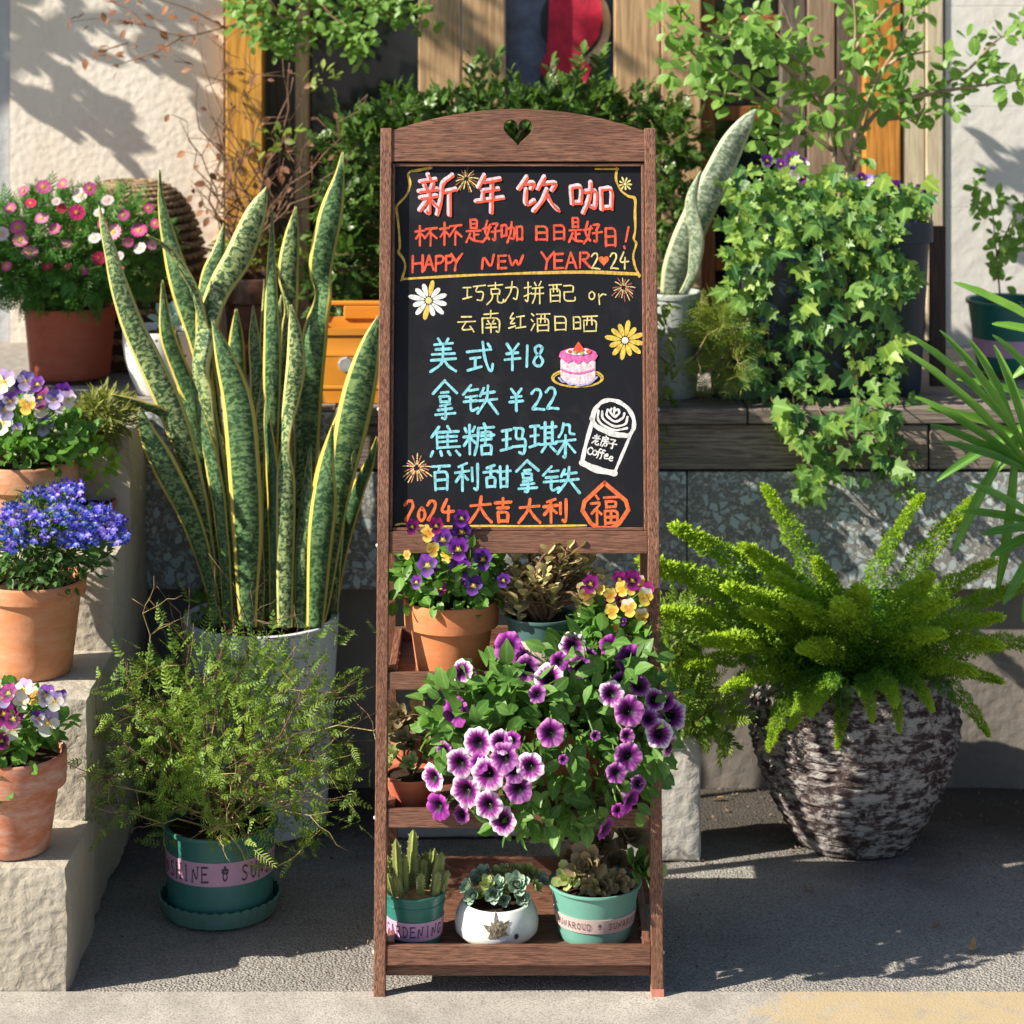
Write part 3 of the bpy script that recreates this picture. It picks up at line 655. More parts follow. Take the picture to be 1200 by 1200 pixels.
G = dict(
新="28,0 32,12;8,18 48,12;18,24 24,36;42,20 36,34;4,42 52,36;8,58 50,52;30,40 32,98 22,90;28,60 6,88;34,62 50,78;92,2 64,22 62,60 52,98;64,44 100,36;84,42 84,100",
年="30,0 8,32;26,18 88,10;24,42 82,36;26,42 24,66;0,70 100,60;58,14 56,100",
饮="24,0 4,34;18,20 44,16 34,34;22,36 20,84 42,68;66,0 50,34;60,20 96,14 84,38;72,36 64,64 40,98;72,50 84,78 100,96",
咖="2,22 4,70;2,22 26,18 24,68;4,68 25,66;32,36 62,28 58,84 46,76;48,8 46,50 30,96;72,28 74,86;72,28 98,24 96,84;74,82 96,80",
杯="2,30 42,24;22,2 22,98;22,36 4,64;24,38 40,54;48,18 98,12;76,16 44,62;72,36 70,98;78,44 98,62",
是="30,0 32,38;30,0 70,0 68,38;32,18 68,18;32,36 68,36;10,50 90,48;52,50 52,86;54,66 78,64;30,62 8,98;22,76 50,92 100,96",
好="24,2 8,50 36,84;40,20 26,70 2,96;0,38 46,30;54,16 88,12 70,36;70,36 72,92 58,84;50,52 100,46",
日="14,4 16,96;14,6 86,4 84,96;16,48 84,46;16,92 84,90",
巧="2,22 36,20;20,22 20,74;0,80 38,68;46,16 98,10;66,14 54,44 92,40 84,88 64,84",
克="10,14 90,10;50,0 50,28;26,30 28,54;26,30 74,28 72,52;28,52 72,50;36,56 30,78 4,98;62,54 62,88 92,92 96,76",
力="8,30 86,24 76,90 56,80;48,0 42,50 4,98",
拼="4,28 36,22;22,2 22,92 8,82;2,66 38,50;54,4 62,18;88,0 78,18;44,30 98,26;40,56 100,52;60,30 58,70 44,98;80,28 82,100",
配="2,12 46,10;6,32 8,96;6,32 42,30 42,94;18,14 18,46;30,14 32,44;10,64 40,62;10,92 42,90;56,16 92,14 90,44;58,46 90,44;58,46 58,90 98,90 98,72",
云="22,12 78,10;2,42 98,38;46,42 18,90 84,84;70,66 92,98",
南="16,16 86,12;50,0 50,28;8,34 10,98;8,34 94,30 92,96 78,90;36,42 42,52;66,40 60,52;30,58 74,56;26,74 78,72;50,58 50,96",
红="26,4 6,34 32,32;32,32 6,62 36,58;2,84 40,74;48,24 92,20;70,24 70,78;42,84 100,78",
酒="6,8 16,18;2,36 12,46;2,92 20,60;30,10 98,8;34,32 36,98;34,32 92,30 90,96;54,12 50,52;72,12 74,50;38,66 90,64;38,94 90,92",
晒="4,16 6,80;4,16 32,14 32,78;6,46 32,44;6,78 32,76;42,14 100,10;46,34 48,94;46,34 98,32 96,92;62,14 58,60;78,12 80,58;48,92 96,90",
美="32,0 40,12;68,0 60,12;18,18 84,14;24,32 78,30;10,48 92,44;50,16 50,58;6,66 96,60;50,62 40,80 4,100;54,66 70,84 98,98",
式="4,32 92,24;16,54 52,50;34,52 34,84;6,92 56,80;62,0 68,50 82,88 96,96 98,72;80,6 88,16",
拿="50,0 4,34;50,2 98,32;36,32 64,30;30,42 34,56;30,42 70,40 68,54;34,55 68,54;70,60 32,66;24,76 78,72;14,88 90,84;52,64 54,100 40,96",
铁="24,2 2,34;20,20 44,16;10,42 42,38;4,58 42,54;24,40 24,92 46,78;62,12 52,38;56,30 94,24;48,54 100,48;74,4 72,50 44,96;76,54 104,98",
焦="30,2 6,36;22,22 24,72;56,0 62,12;24,20 90,16;24,36 84,32;24,52 84,48;24,70 94,66;56,18 56,68;10,82 4,98;34,82 38,96;58,82 64,94;82,80 94,94",
糖="4,14 10,26;36,10 30,24;0,42 42,36;20,4 20,94;18,44 2,68;24,46 40,60;66,0 72,8;48,14 98,10;48,14 46,60 36,96;56,28 90,24 90,48;50,38 100,34;56,50 90,46;72,18 72,62;58,68 60,96;58,68 92,64 90,94;60,94 90,92",
玛="4,18 38,14;6,48 36,44;0,82 42,72;22,18 22,78;50,10 86,8 80,44;58,12 56,46 96,42 88,96 70,88;44,70 84,66",
琪="2,18 34,14;4,48 32,44;0,82 36,72;19,18 19,78;42,22 100,18;58,4 58,72;86,2 86,70;58,38 86,36;58,54 86,52;40,74 100,70;60,80 46,98;80,80 98,96",
朵="40,0 34,24 20,38;40,4 70,2 68,28 88,30;6,52 94,46;50,34 50,100 40,94;48,54 14,86;54,54 92,82",
百="6,8 94,4;46,8 36,28;18,30 22,96;18,30 84,26 82,94;24,60 82,56;24,92 82,90",
利="48,2 16,14;2,34 56,28;30,12 30,96;28,36 4,66;32,40 52,58;68,18 70,62;92,4 92,96 78,88",
甜="40,2 10,14;0,32 50,26;26,10 26,52;10,54 12,92;10,54 44,50 42,90;12,90 42,88;52,30 100,26;62,8 64,92;88,6 88,90;64,58 88,56;64,90 88,88",
大="10,34 92,28;52,0 46,44 4,98;52,44 70,72 96,96",
吉="6,18 94,14;50,0 50,36;20,38 80,36;22,56 26,96;22,56 78,54 76,94;26,92 76,90",
福="20,2 28,12;4,28 40,24 6,62;24,48 24,98;28,54 40,64;50,8 98,6;56,22 58,42;56,22 92,20 90,40;58,40 90,38;52,54 54,98;52,54 98,52 96,96;54,74 96,72;54,94 96,92;74,54 74,94",
老="20,16 76,12;46,0 46,34;4,38 96,32;84,8 8,84;74,54 44,68;46,52 46,88 86,90 88,76",
房="50,0 56,8;16,16 86,12 84,32;16,16 18,32 84,30;18,30 2,96;56,38 60,46;26,52 96,48;52,52 46,74 24,98;50,66 82,64 74,94 58,90",
子="14,10 80,6 52,32;52,32 54,94 36,84;2,50 98,44")
G['¥'] = "18,0 48,30;84,0 50,32;18,38 82,34;8,60 92,55;50,32 50,100"
G.update({'1': "52,0 44,100", '8': "78,14 52,2 26,14 34,38 62,52 82,74 66,96 36,98 18,80 34,56 62,42 78,14", '2': "12,22 34,2 66,4 74,28 46,64 12,94 40,90 92,94", '0': "50,20 20,40 16,76 44,98 76,80 80,44 50,20",
 '4': "52,0 14,62 92,56;64,34 60,100", '!': "62,0 42,64;30,88 34,96", 'H': "10,4 6,98;88,0 84,96;8,50 88,44", 'A': "48,0 8,98;50,2 90,94;24,62 78,58", 'P': "14,4 10,98;12,6 66,2 86,22 66,44 14,52",
 'Y': "4,2 44,46;96,0 44,46 36,98", 'N': "10,98 18,4 72,94 92,2", 'E': "16,4 14,96;16,4 84,2;16,46 76,44;14,96 88,92", 'W': "2,4 24,96 50,30 70,94 98,0", 'R': "14,4 12,98;14,6 68,2 86,22 64,46 16,50;40,50 94,96",
 'o': "52,30 18,46 16,78 46,96 78,80 80,46 52,30", 'r': "18,34 24,98;24,54 52,34 84,38", 'C': "86,20 50,2 14,28 10,70 44,98 90,84", 'f': "84,10 60,4 46,30 40,112 22,118;20,48 72,44", 'e': "18,66 78,58 70,36 36,36 16,62 32,94 84,84",
 'S': "84,16 52,2 20,18 30,42 72,56 84,78 52,98 14,86", 'I': "50,2 50,98", 'G': "86,18 50,2 14,28 12,70 46,98 84,86 86,58 60,58", 'D': "16,4 16,96;16,4 60,6 88,34 86,68 58,94 16,96", 'U': "12,2 14,70 48,98 84,72 88,2", 'Z': "12,4 88,4 12,96 90,96", 'O': "50,2 14,28 12,70 50,98 88,70 86,28 50,2"})
def m_ink(name, c, streak=.6):
    m, t, o = newmat(name); v = coords(t); n = noise_(t, coords(t, (1, 1, .5)), 260, 4, .7)
    surf(t, o, mix(t, ramp(t, n, [(.38, streak), (.6, 0.)]), c, tuple(x*.3 for x in c)), .75, n, .1, .0004, .2); return m
RED = m_ink('red_marker', (.78, .11, .06)); PINKW = m_ink('pink_white_marker', (.85, .62, .68)); ORNG = m_ink('orange_marker', (.8, .17, .055)); YEL = m_ink('pale_yellow_marker', (.75, .66, .27))
GOLD = m_ink('gold_marker', (.68, .45, .08)); BLUE = m_ink('sky_blue_marker', (.26, .64, .74)); WHITE = m_ink('white_marker', (.82, .82, .82)); PINK = m_ink('pink_marker', (.75, .16, .45)); BLK = m_ink('dark_marker', (.02, .02, .028))
YOR = m_ink('yellow_petal_marker', (.78, .55, .1)); LILAC = m_ink('lilac_marker', (.45, .45, .75)); GRN = m_ink('green_marker', (.35, .5, .15))
class Ink:
    def __init__(s): s.mb = MB(); s.k = 0; s.chars = []
    def stroke(s, P, wd, base=0., smooth=2):
        V, Fc = ribbon(chaikin(P, smooth), wd); w = -.0123+base+.00004*(s.k % 14); s.k += 1
        s.mb.add([bd(x, y, w) for x, y in V], Fc)
    def poly(s, P, base=0.):
        w = -.0123+base+.00004*(s.k % 14); s.k += 1; n = len(P); cx = sum(p[0] for p in P)/n; cy = sum(p[1] for p in P)/n
        s.mb.add([bd(x, y, w) for x, y in [(cx, cy)]+list(P)], [(0, i+1, (i+1) % n+1) for i in range(n)])
    def char(s, ch, x0, y0, x1, y1, wd, base=0., off=(0, 0), rot=0, jit=1.0):
        cx, cy = (x0+x1)/2, (y0+y1)/2; a = R(rot)
        r2 = random.Random(hash((round(x0), round(y0))) & 0xffff)
        keep = s.mb; s.mb = MB()
        for st in parse(G[ch]):
            P = []
            for u, v in st:
                x = x0+(x1-x0)*u/100+off[0]+r2.uniform(-.4, .4)*jit*.6; y = y0+(y1-y0)*v/100+off[1]+r2.uniform(-.4, .4)*jit*.6
                dx, dy = x-cx, y-cy; P.append((cx+dx*math.cos(a)-dy*math.sin(a), cy+dx*math.sin(a)+dy*math.cos(a)))
            s.stroke(P, wd, base)
        s.chars.append(s.mb); s.mb = keep
    def build(s, name, mat, label=None):
        for c_ in s.chars: c_.build('outline_character' if 'outline' in name else 'character', mat, board_o)
        if s.mb.v:
            o = s.mb.build(name, mat, board_o)
# heading
boxes = [('新', 489, 204, 534, 252), ('年', 558, 205, 590, 249), ('饮', 606, 207, 655, 248), ('咖', 669, 210, 719, 251)]
a = Ink(); b = Ink()
for ch, *q in boxes: a.char(ch, *q, 4.8, 0., (-.9, -1.0), jit=.5)
a.build('heading_outline', PINKW, 'pink white shadow outline of the heading')
for ch, *q in boxes: b.char(ch, *q, 2.9, .0007, (.9, 1.0), jit=.5)
b.build('heading', RED, 'red heading characters')
a = Ink()
for ch, *q in (('杯', 486, 264, 512, 288), ('杯', 515, 260, 541, 287), ('是', 545, 257, 565, 284), ('好', 566, 258, 586, 284), ('咖', 587, 258, 613, 285), ('日', 626, 264, 644, 282), ('日', 647, 263, 664, 281), ('是', 666, 255, 683, 284), ('好', 684, 259, 706, 286), ('日', 708, 266, 724, 289), ('!', 727, 266, 743, 292)): a.char(ch, *q, 2.7)
a.build('slogan_line', RED)
a = Ink()
for ch, *q in (('H', 482, 299, 497, 319), ('A', 496, 299, 509, 317), ('P', 509, 299, 522, 318), ('P', 521, 299, 533, 317), ('Y', 528, 297, 542, 317), ('N', 563, 298, 580, 315), ('E', 582, 299, 595, 315), ('W', 596, 299, 613, 313), ('Y', 634, 295, 650, 316), ('E', 648, 297, 662, 315), ('A', 662, 296, 677, 315), ('R', 678, 295, 693, 314)): a.char(ch, *q, 2.8)
a.build('greeting_line', RED)
a = Ink()
for ch, *q in (('2', 692, 296, 704, 316), ('2', 714, 296, 726, 316), ('4', 724, 295, 738, 315)): a.char(ch, *q, 1.9)
a.build('year_digits', YEL)
a = Ink(); a.poly(heart(708, -307, 11, 12)[::1] and [(x, -y) for x, y in heart(708, -306, 12, 12)], .0003); a.build('drawn_heart', ORNG)
a = Ink()
L = lambda P, wd=2.0, n=2: [a.stroke([(x+rnd.uniform(-.8, .8)*k, y+rnd.uniform(-.8, .8)*k) for x, y in P], wd) for k in range(n)]
L([(505, 196.5), (490, 199), (477, 201), (480, 214), (477, 228), (466, 238), (464, 243), (467, 262), (468, 290), (466, 294), (473, 303), (475, 314), (471, 327)], 2.0, 3)
L([(471, 327), (530, 323), (620, 320.5), (690, 319.5), (749, 322)], 1.8, 4); L([(698, 197.5), (725, 197.5)], 2.0, 1)
L([(724, 197), (722, 210), (727, 222), (736, 230), (745, 232), (744, 250), (745, 270), (743, 281), (747, 285), (742, 300), (744, 312), (750, 323)], 2.0, 3)
a.build('drawn_border', GOLD, 'gold hand drawn border')
def daisy(cx, cy, n, r0, r1, wd, mats, rot=0):
    for j, mt in enumerate(mats):
        a = Ink()
        for k in range(n):
            if (k in (3, 9)) == (j == 1) if len(mats) > 1 else True:
                t = R(rot+360*k/n); rr = r1*(1+.12*math.sin(k*2.3)); c, s = math.cos(t), math.sin(t)
                P = []
                for q in range(10):
                    ph = 2*math.pi*q/10; u = (r0+rr)/2+(rr-r0)/2*math.cos(ph); w_ = wd*math.sin(ph)*(1+.3*math.cos(ph)); P.append((cx+c*u-s*w_, cy+s*u+c*w_))
                a.poly(P)
        a.build('drawn_petals', mt)
    a = Ink(); a.poly([(cx+r0*.9*math.cos(k*.6), cy+r0*.9*math.sin(k*.6)) for k in range(10)], .0003)
    for k in range(6): a.poly([(cx+r0*.5*math.cos(k)+.8*math.cos(q), cy+r0*.5*math.sin(k)+.8*math.sin(q)) for q in range(6)], .0005) if False else None
    a.build('drawn_flower_centre', YEL if len(mats) > 1 or mats[0] is not YOR else WHITE)
daisy(502, 352, 12, 4.5, 22, 3.0, (WHITE, YOR), 12); daisy(733, 399, 12, 4.5, 22, 3.0, (YOR,), 10); daisy(733, 215, 9, 2, 8.5, 1.1, (YEL,), 5)
def firework(cx, cy, r, mats, n=16, wd=1.3, curve=1, r_in=.25):
    for j, mt in enumerate(mats):
        a = Ink()
        for k in range(n):
            if k % len(mats) != j: continue
            t = R(360*k/n+rnd.uniform(-6, 6)); t2 = t; rr = r*rnd.uniform(.7, 1.05)
            for f0, f1 in ((r_in, .5), (.6, 1.0)):
                P = [(cx+rr*f*math.cos(t2), cy+rr*f*math.sin(t2)+curve*(rr*f)**2/r*.25*(.3+abs(math.cos(t2)))) for f in (f0, (f0+f1)/2, f1)]
                a.stroke(P, wd)
        a.build('drawn_firework', mt)
firework(546, 209, 15, (m_ink('rust_marker', (.35, .12, .06)), YEL), 18, 1.2); firework(731, 337, 15, (m_ink('dusky_red_marker', (.5, .12, .12)), YEL), 18, 1.1); firework(488, 549, 18, (m_ink('salmon_marker', (.6, .22, .15)), YEL), 20, 1.3, .9)
a = Ink()
for ch, *q in (('巧', 542, 332, 569, 355), ('克', 570, 331, 591, 357), ('力', 591, 330, 610, 354), ('拼', 614, 330, 637, 356), ('配', 643, 331, 675, 355), ('o', 689, 337, 699, 352), ('r', 700, 338, 712, 357), ('云', 536, 369, 557, 389), ('南', 563, 364, 587, 391), ('红', 596, 366, 616, 388), ('酒', 622, 366, 645, 389), ('日', 648, 370, 666, 388), ('晒', 671, 368, 700, 390)): a.char(ch, *q, 1.7)
a.build('blend_lines', YEL)
a = Ink()
for ch, *q in (('美', 503, 397, 535, 436), ('式', 546, 401, 578, 437), ('¥', 590, 403, 611, 434), ('1', 614, 405, 622, 430), ('8', 622, 404, 640, 430), ('拿', 506, 446, 536, 492), ('铁', 542, 451, 582, 486), ('¥', 596, 456, 614, 482), ('2', 621, 456, 639, 482), ('2', 638, 454, 656, 481),
                 ('焦', 503, 500, 541, 536), ('糖', 543, 497, 579, 535), ('玛', 587, 499, 618, 535), ('琪', 621, 494, 652, 531), ('朵', 650, 497, 676, 538), ('百', 505, 545, 528, 576), ('利', 533, 543, 562, 577), ('甜', 567, 545, 598, 574), ('拿', 604, 540, 632, 578), ('铁', 636, 547, 678, 579)): a.char(ch, *q, 3.2)
a.build('menu_lines', BLUE)
a = Ink()
for ch, *q in (('2', 472, 587, 488, 613), ('0', 488, 592, 500, 612), ('2', 499, 587, 514, 612), ('4', 513, 586, 533, 611), ('大', 549, 583, 577, 614), ('吉', 579, 585, 600, 614), ('大', 607, 586, 634, 614), ('利', 637, 585, 666, 614)): a.char(ch, *q, 3.6)
a.char('福', 692, 581, 725, 616, 3.2)
for k in range(2): a.stroke([(709, 566+k), (679+k, 594), (696, 620-k), (722, 620-k), (741-k, 593), (709, 566+k)], 4.2, smooth=1)
a.build('blessing_line', ORNG)
a = Ink(); a.stroke([(463, 616), (472, 614), (500, 618), (560, 617), (620, 617.5), (687, 616.5)], 2.2); a.build('underline', YOR)
# cake on its plate
a = Ink(); a.stroke(ell(677, 443, 30, 10.5), 2.2); a.stroke(ell(677, 444, 28, 9), 1.2); a.build('drawn_plate', GOLD)
a = Ink(); a.poly([(657, 422), (657, 443), (664, 449), (678, 451), (692, 449), (698, 442), (698, 420), (690, 412), (664, 412)], .0006); a.build('drawn_cake', m_ink('cake_white_marker', (.8, .66, .72)))
a = Ink(); a.poly([(655, 418), (657, 412), (668, 408), (688, 408), (698, 412), (701, 417), (697, 423), (692, 422), (688, 426), (683, 423), (677, 427), (671, 423), (665, 426), (660, 422)], .0012); a.stroke([(658, 433), (668, 437), (680, 438), (697, 433)], 2, .0012); a.build('drawn_icing', PINK)
a = Ink(); a.poly(ell(678, 412, 15, 4)[:-1], .0018); a.build('drawn_cream', WHITE)
a = Ink(); a.poly([(678, 400), (671, 411), (676, 414), (686, 411)], .0022); a.poly(ell(690, 412, 3, 2.4, n=8)[:-1], .0022); a.poly(ell(668, 412, 2.6, 2, n=8)[:-1], .0022); a.build('drawn_strawberries', RED)
a = Ink(); a.poly(ell(682, 414, 2.4, 1.8, n=8)[:-1], .0025); a.poly(ell(674, 413, 2, 1.5, n=8)[:-1], .0025); a.build('drawn_kiwi', GRN)
a = Ink(); a.stroke([(655, 443), (659, 448), (663, 447), (668, 451), (673, 450), (679, 452.5), (685, 450.5), (691, 450), (696, 446), (700, 442)], 2, .0012); a.build('drawn_lace', LILAC)
# paper cup
z7 = lambda x, y: (640+x/4.617, 370+y/4.617)
a = Ink(); rim_ = [z7(*p) for p in ((246, 560), (262, 510), (300, 468), (345, 455), (400, 468), (450, 505), (478, 560), (478, 610), (455, 650), (420, 655), (340, 640), (280, 610), (246, 560))]
a.stroke(rim_, 4.6, smooth=2); a.stroke([z7(300, 470), z7(265, 520), z7(258, 570)], 3); a.stroke([z7(470, 620), z7(420, 740), z7(372, 852)], 3.6); a.stroke([z7(250, 580), z7(215, 700), z7(196, 795)], 4.6); a.stroke([z7(196, 798), z7(270, 835), z7(372, 855)], 7.5)
a.stroke([z7(255, 590), z7(330, 630), z7(440, 652)], 5)
for P in (((372, 500), (368, 540), (376, 550)), ((355, 505), (345, 520), (372, 552), (400, 530), (392, 505), (374, 515)), ((335, 510), (325, 540), (375, 580), (420, 555), (425, 530)), ((305, 520), (305, 560), (370, 605), (435, 590), (442, 550)), ((285, 515), (280, 560), (300, 590), (370, 625), (440, 610))): a.stroke([z7(*p) for p in P], 2.7)
for ch, x, y in (('老', 250, 645), ('房', 298, 652), ('子', 340, 668)): p = z7(x, y); a.char(ch, p[0], p[1], p[0]+9.6, p[1]+13, 1.5, rot=12)
for ch, x, y in (('C', 224, 712), ('o', 250, 716), ('f', 272, 720), ('f', 290, 726), ('e', 312, 736), ('e', 338, 748)): p = z7(x, y); a.char(ch, p[0], p[1], p[0]+7, p[1]+9.5, 1.5, rot=10)
a.build('drawn_cup', WHITE)

def band_text(parent, cx, cy, rf, zc, hgt, text, mat, ang0=None, adv=.82, off=.0019, wd=.12, serif=True):
    """capital letters bent round a pot, centred on angle ang0 (−90° faces the viewer)"""
    mb = MB(); r = rf(zc); cw = hgt*adv; tot = len(text)*cw; a0 = R(-90 if ang0 is None else ang0); k = 0
    for i, ch in enumerate(text):
        if ch == ' ': continue
        mb = MB()
        if ch == '*':
            sts = [ell(50, 60, 26, 24, n=10), ell(22, 26, 9, 12, n=7), ell(50, 10, 9, 12, n=7), ell(78, 26, 9, 12, n=7)]
        else: sts = parse(G[ch])
        for st_ in sts:
            Ps = [st_]
            if serif and ch in 'HANIRDEUZ':
                for e in (st_[0], st_[-1]):
                    if e[1] < 10 or e[1] > 88: Ps.append([(e[0]-14, e[1]), (e[0]+14, e[1])])
            for n_, P in enumerate(Ps):
                V, Fc = ribbon(chaikin(P, 1), 100*wd*(1 if n_ == 0 else .5), 0)
                o2 = off+.00003*(k % 9); k += 1; vs = []
                for u, v in V:
                    s = -tot/2+(i+u*.0078*1.0)*cw; z = zc+hgt/2-hgt*v/100; th = a0+s/r; rr = rf(z)+o2; vs.append((cx+rr*math.cos(th), cy+rr*math.sin(th), z))
                mb.add(vs, Fc)
        mb.build('flower_mark' if ch == '*' else 'letter', mat, parent)
# ================================================================ FLOWERS
def petal_mesh(mb, ang, ln, wd, z0, colf, cup=.1, nt=4, na=4, base=.0, ripple=0, tip=.55, tiltz=0):
    vs = []; cs = []; c, s = math.cos(ang), math.sin(ang)
    for i in range(nt+1):
        t = i/nt; w_ = wd*(math.sin(math.pi*min(t, .999)*.62+.12)**.8)*(1-max(0, t-.75)*4*(1-tip)*.9)
        for j in range(na+1):
            u = 2*j/na-1; r = base+ln*(t-(.12*abs(u)**2*t)); y = u*w_/2
            vs.append((c*r-s*y, s*r+c*y, z0+cup*ln*t*t-tiltz*t*ln+ripple*math.sin(j*2.4+i)*t+.04*ln*u*u)); cs.append(colf(t, u))
    fs = [(i*(na+1)+j, i*(na+1)+j+1, (i+1)*(na+1)+j+1, (i+1)*(na+1)+j) for i in range(nt) for j in range(na)]
    mb.add(vs, fs, cols=cs)
def lerp3(a, b, t): t = max(0, min(1, t)); return tuple(x+(y-x)*t for x, y in zip(a, b))
FM = {}
def flower_mesh(key, fn):
    if key not in FM:
        mb = MB(); fn(mb); me = bpy.data.meshes.new(key); me.from_pydata(mb.v, [], mb.f)
        ca = me.color_attributes.new('Col', 'FLOAT_COLOR', 'POINT'); K = np.ones((len(mb.v), 4), np.float32)
        for k, c in mb.c.items(): K[k, :3] = c
        ca.data.foreach_set('color', K.ravel()); me.materials.append(PETAL); me.polygons.foreach_set('use_smooth', [True]*len(me.polygons)); me.update(); FM[key] = me
    return FM[key]
def petunia(edge=(.8, .55, .8), mid=(.26, .015, .26), amt=1.0, seed=0):
    def f(mb):
        n = 60; m_ = 9; vs = []; cs = []; rr_ = random.Random(seed)
        for i in range(m_+1):
            t = i/m_
            for j in range(n):
                th = 2*math.pi*j/n; lob = .5+.5*math.cos(5*th)
                R_ = (.10+.90*t)*(1-.10*(1-lob)*t*t)*(1+.03*math.sin(11*th+seed)*t*t)
                z = -.5*(1-t)**2.3+.07*math.sin(7*th+seed)*t**2+.05*math.sin(12*th+seed*2)*t**3-.12*t**3
                vs.append((R_*.5*math.cos(th), R_*.5*math.sin(th), z*.5))
                ve = max(0, 1-abs((((th*5/math.pi/2)+.0) % 1)-.5)*2*3.2)*.8      # dark vein at each lobe centre
                ve2 = .35*math.sin(th*17+seed)+.2*math.sin(th*29+seed*3)
                k = (t-.58)/.33+ve2*.6-.2*ve
                c = lerp3(mid, edge, k*amt)
                c = lerp3((.008, .002, .012), c, (t-.2)/.36-ve*.35)
                cs.append(c)
        fs = [(i*n+j, i*n+(j+1) % n, (i+1)*n+(j+1) % n, (i+1)*n+j) for i in range(m_) for j in range(n)]
        mb.add(vs, fs, cols=cs); mb.add([(0, 0, -.27)], [], cols=[(.01, .005, .02)])
        k = len(mb.v)-1; mb.f += [(k, (j+1) % n, j) for j in range(n)]
        k0 = len(mb.v)                                                            # tube behind the throat
        q = 8; mb.add([(r*math.cos(2*math.pi*j/q), r*math.sin(2*math.pi*j/q), z) for r, z in ((.075, -.24), (.05, -.42), (.02, -.5)) for j in range(q)], [(i*q+j, (i+1)*q+j, (i+1)*q+(j+1) % q, i*q+(j+1) % q) for i in range(2) for j in range(q)], cols=[(.2, .12, .2)]*q*3)
        mb.add([(.015, 0, -.2), (-.015, .01, -.2), (0, -.01, -.12)], [(0, 1, 2)], cols=[(.6, .6, .4)]*3)
    return f
def pansy(up, low, eye=(.85, .6, .05), face=(.02, .0, .03), rim=None):
    rim = rim or low
    def f(mb):
        cu = lambda t, u: lerp3(lerp3(up, (up[0]*.5, up[1]*.5, up[2]*.6), .5), up, t*1.4)
        def clw(t, u): return lerp3(eye, face, t*6) if t < .2 else lerp3(face, lerp3(low, rim, (t-.6)*3), (t-.3)*4-.8*(1-abs(u)))
        petal_mesh(mb, R(62), .52, .50, -.03, cu, .05, ripple=.01); petal_mesh(mb, R(118), .52, .50, -.045, cu, .05, ripple=.01)
        petal_mesh(mb, R(10), .46, .42, 0, clw, .08, ripple=.008); petal_mesh(mb, R(170), .46, .42, .008, clw, .08, ripple=.008)
        petal_mesh(mb, R(-90), .52, .60, .02, clw, .1, ripple=.012)
        mb.add([(.05*math.cos(k), .05*math.sin(k), .05) for k in range(6)], [(0, 1, 2, 3, 4, 5)], cols=[eye]*6)
    return f
def daisyf(c1, c2, cen=(.7, .42, .03), n=15):
    def f(mb):
        for k in range(n): petal_mesh(mb, 2*math.pi*k/n+(k % 2)*.05, .40, .19, .01*(k % 2), lambda t, u: lerp3(c1, c2, t*1.4-.2), .06, 3, 2, .1, tip=.7)
        q = 10; mb.add([(0, 0, .09)]+[(.13*math.cos(2*math.pi*j/q), .13*math.sin(2*math.pi*j/q), .03) for j in range(q)], [(0, j+1, (j+1) % q+1) for j in range(q)], cols=[cen]*(q+1))
    return f
def lobelia(c):
    def f(mb):
        w_ = lambda t, u: lerp3((.75, .75, .85), c, t*5-.5)
        for a in (-140, -90, -40): petal_mesh(mb, R(a), .55, .34, 0, w_, .05, 2, 2)
        for a in (70, 110): petal_mesh(mb, R(a), .4, .16, .05, lambda t, u: c, .5, 2, 2)
    return f
def place_flower(root, me, p, face, size, roll=0, name='flower'):
    """a flower whose open side looks along `face`"""
    f = Vector(face).normalized(); q = f.to_track_quat('Z', 'Y'); o = bpy.data.objects.new(name, me); C.objects.link(o); o.parent = root
    M = Matrix.Translation(Vector(p)-wl(root)) @ q.to_matrix().to_4x4() @ Matrix.Rotation(roll, 4, 'Z') @ Matrix.Scale(size, 4); o.matrix_basis = M; return o
def upright(f):
    """roll that keeps +Y of the flower pointing up"""
    return 0
PV = dict(purple=((.13, .015, .28), (.09, .01, .24), (.8, .6, .1), (.01, 0, .02), (.2, .04, .4)), mag=((.28, .01, .18), (.3, .02, .2)), yel=((.82, .64, .14), (.85, .68, .16), (.85, .4, .02), (.7, .36, .05)),
          white=((.55, .4, .7), (.8, .8, .75), (.85, .6, .05), (.75, .7, .5)), vw=((.18, .05, .35), (.75, .72, .78), (.85, .6, .05), (.3, .2, .3)), wy=((.75, .72, .6), (.8, .62, .08), (.8, .5, .03), (.5, .3, .05)), lil=((.22, .16, .5), (.5, .45, .75), (.85, .6, .05), (.4, .3, .5)),
          maryel=((.22, .01, .13), (.8, .68, .25), (.85, .55, .04), (.6, .3, .1)))
def pans(kind): return flower_mesh('pansy_flower_'+kind, pansy(*PV[kind]))

# ---- leaf materials
L_PET = m_leaf('petunia_leaf', (.045, .12, .022), (.13, .27, .055), .45, .3)
L_PAN = m_leaf('pansy_leaf', (.05, .13, .02), (.14, .3, .05), .42, .3)
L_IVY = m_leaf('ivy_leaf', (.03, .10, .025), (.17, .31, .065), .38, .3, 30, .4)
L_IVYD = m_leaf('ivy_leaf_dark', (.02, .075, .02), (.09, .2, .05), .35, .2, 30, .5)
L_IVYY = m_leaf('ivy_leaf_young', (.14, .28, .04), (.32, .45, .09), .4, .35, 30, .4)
L_ROSE = m_leaf('rose_leaf', (.06, .16, .03), (.2, .35, .07), .4, .4)
L_HEDGE = m_leaf('hedge_leaf', (.024, .068, .013), (.11, .2, .04), .3, .25)
L_OLIVE = m_leaf('olive_leaf', (.07, .12, .02), (.22, .28, .045), .5, .3)
L_RUST = m_leaf('rust_leaf', (.13, .045, .03), (.28, .13, .06), .55, .3)
L_LOB = m_leaf('lobelia_leaf', (.025, .07, .015), (.07, .16, .03), .5, .2)
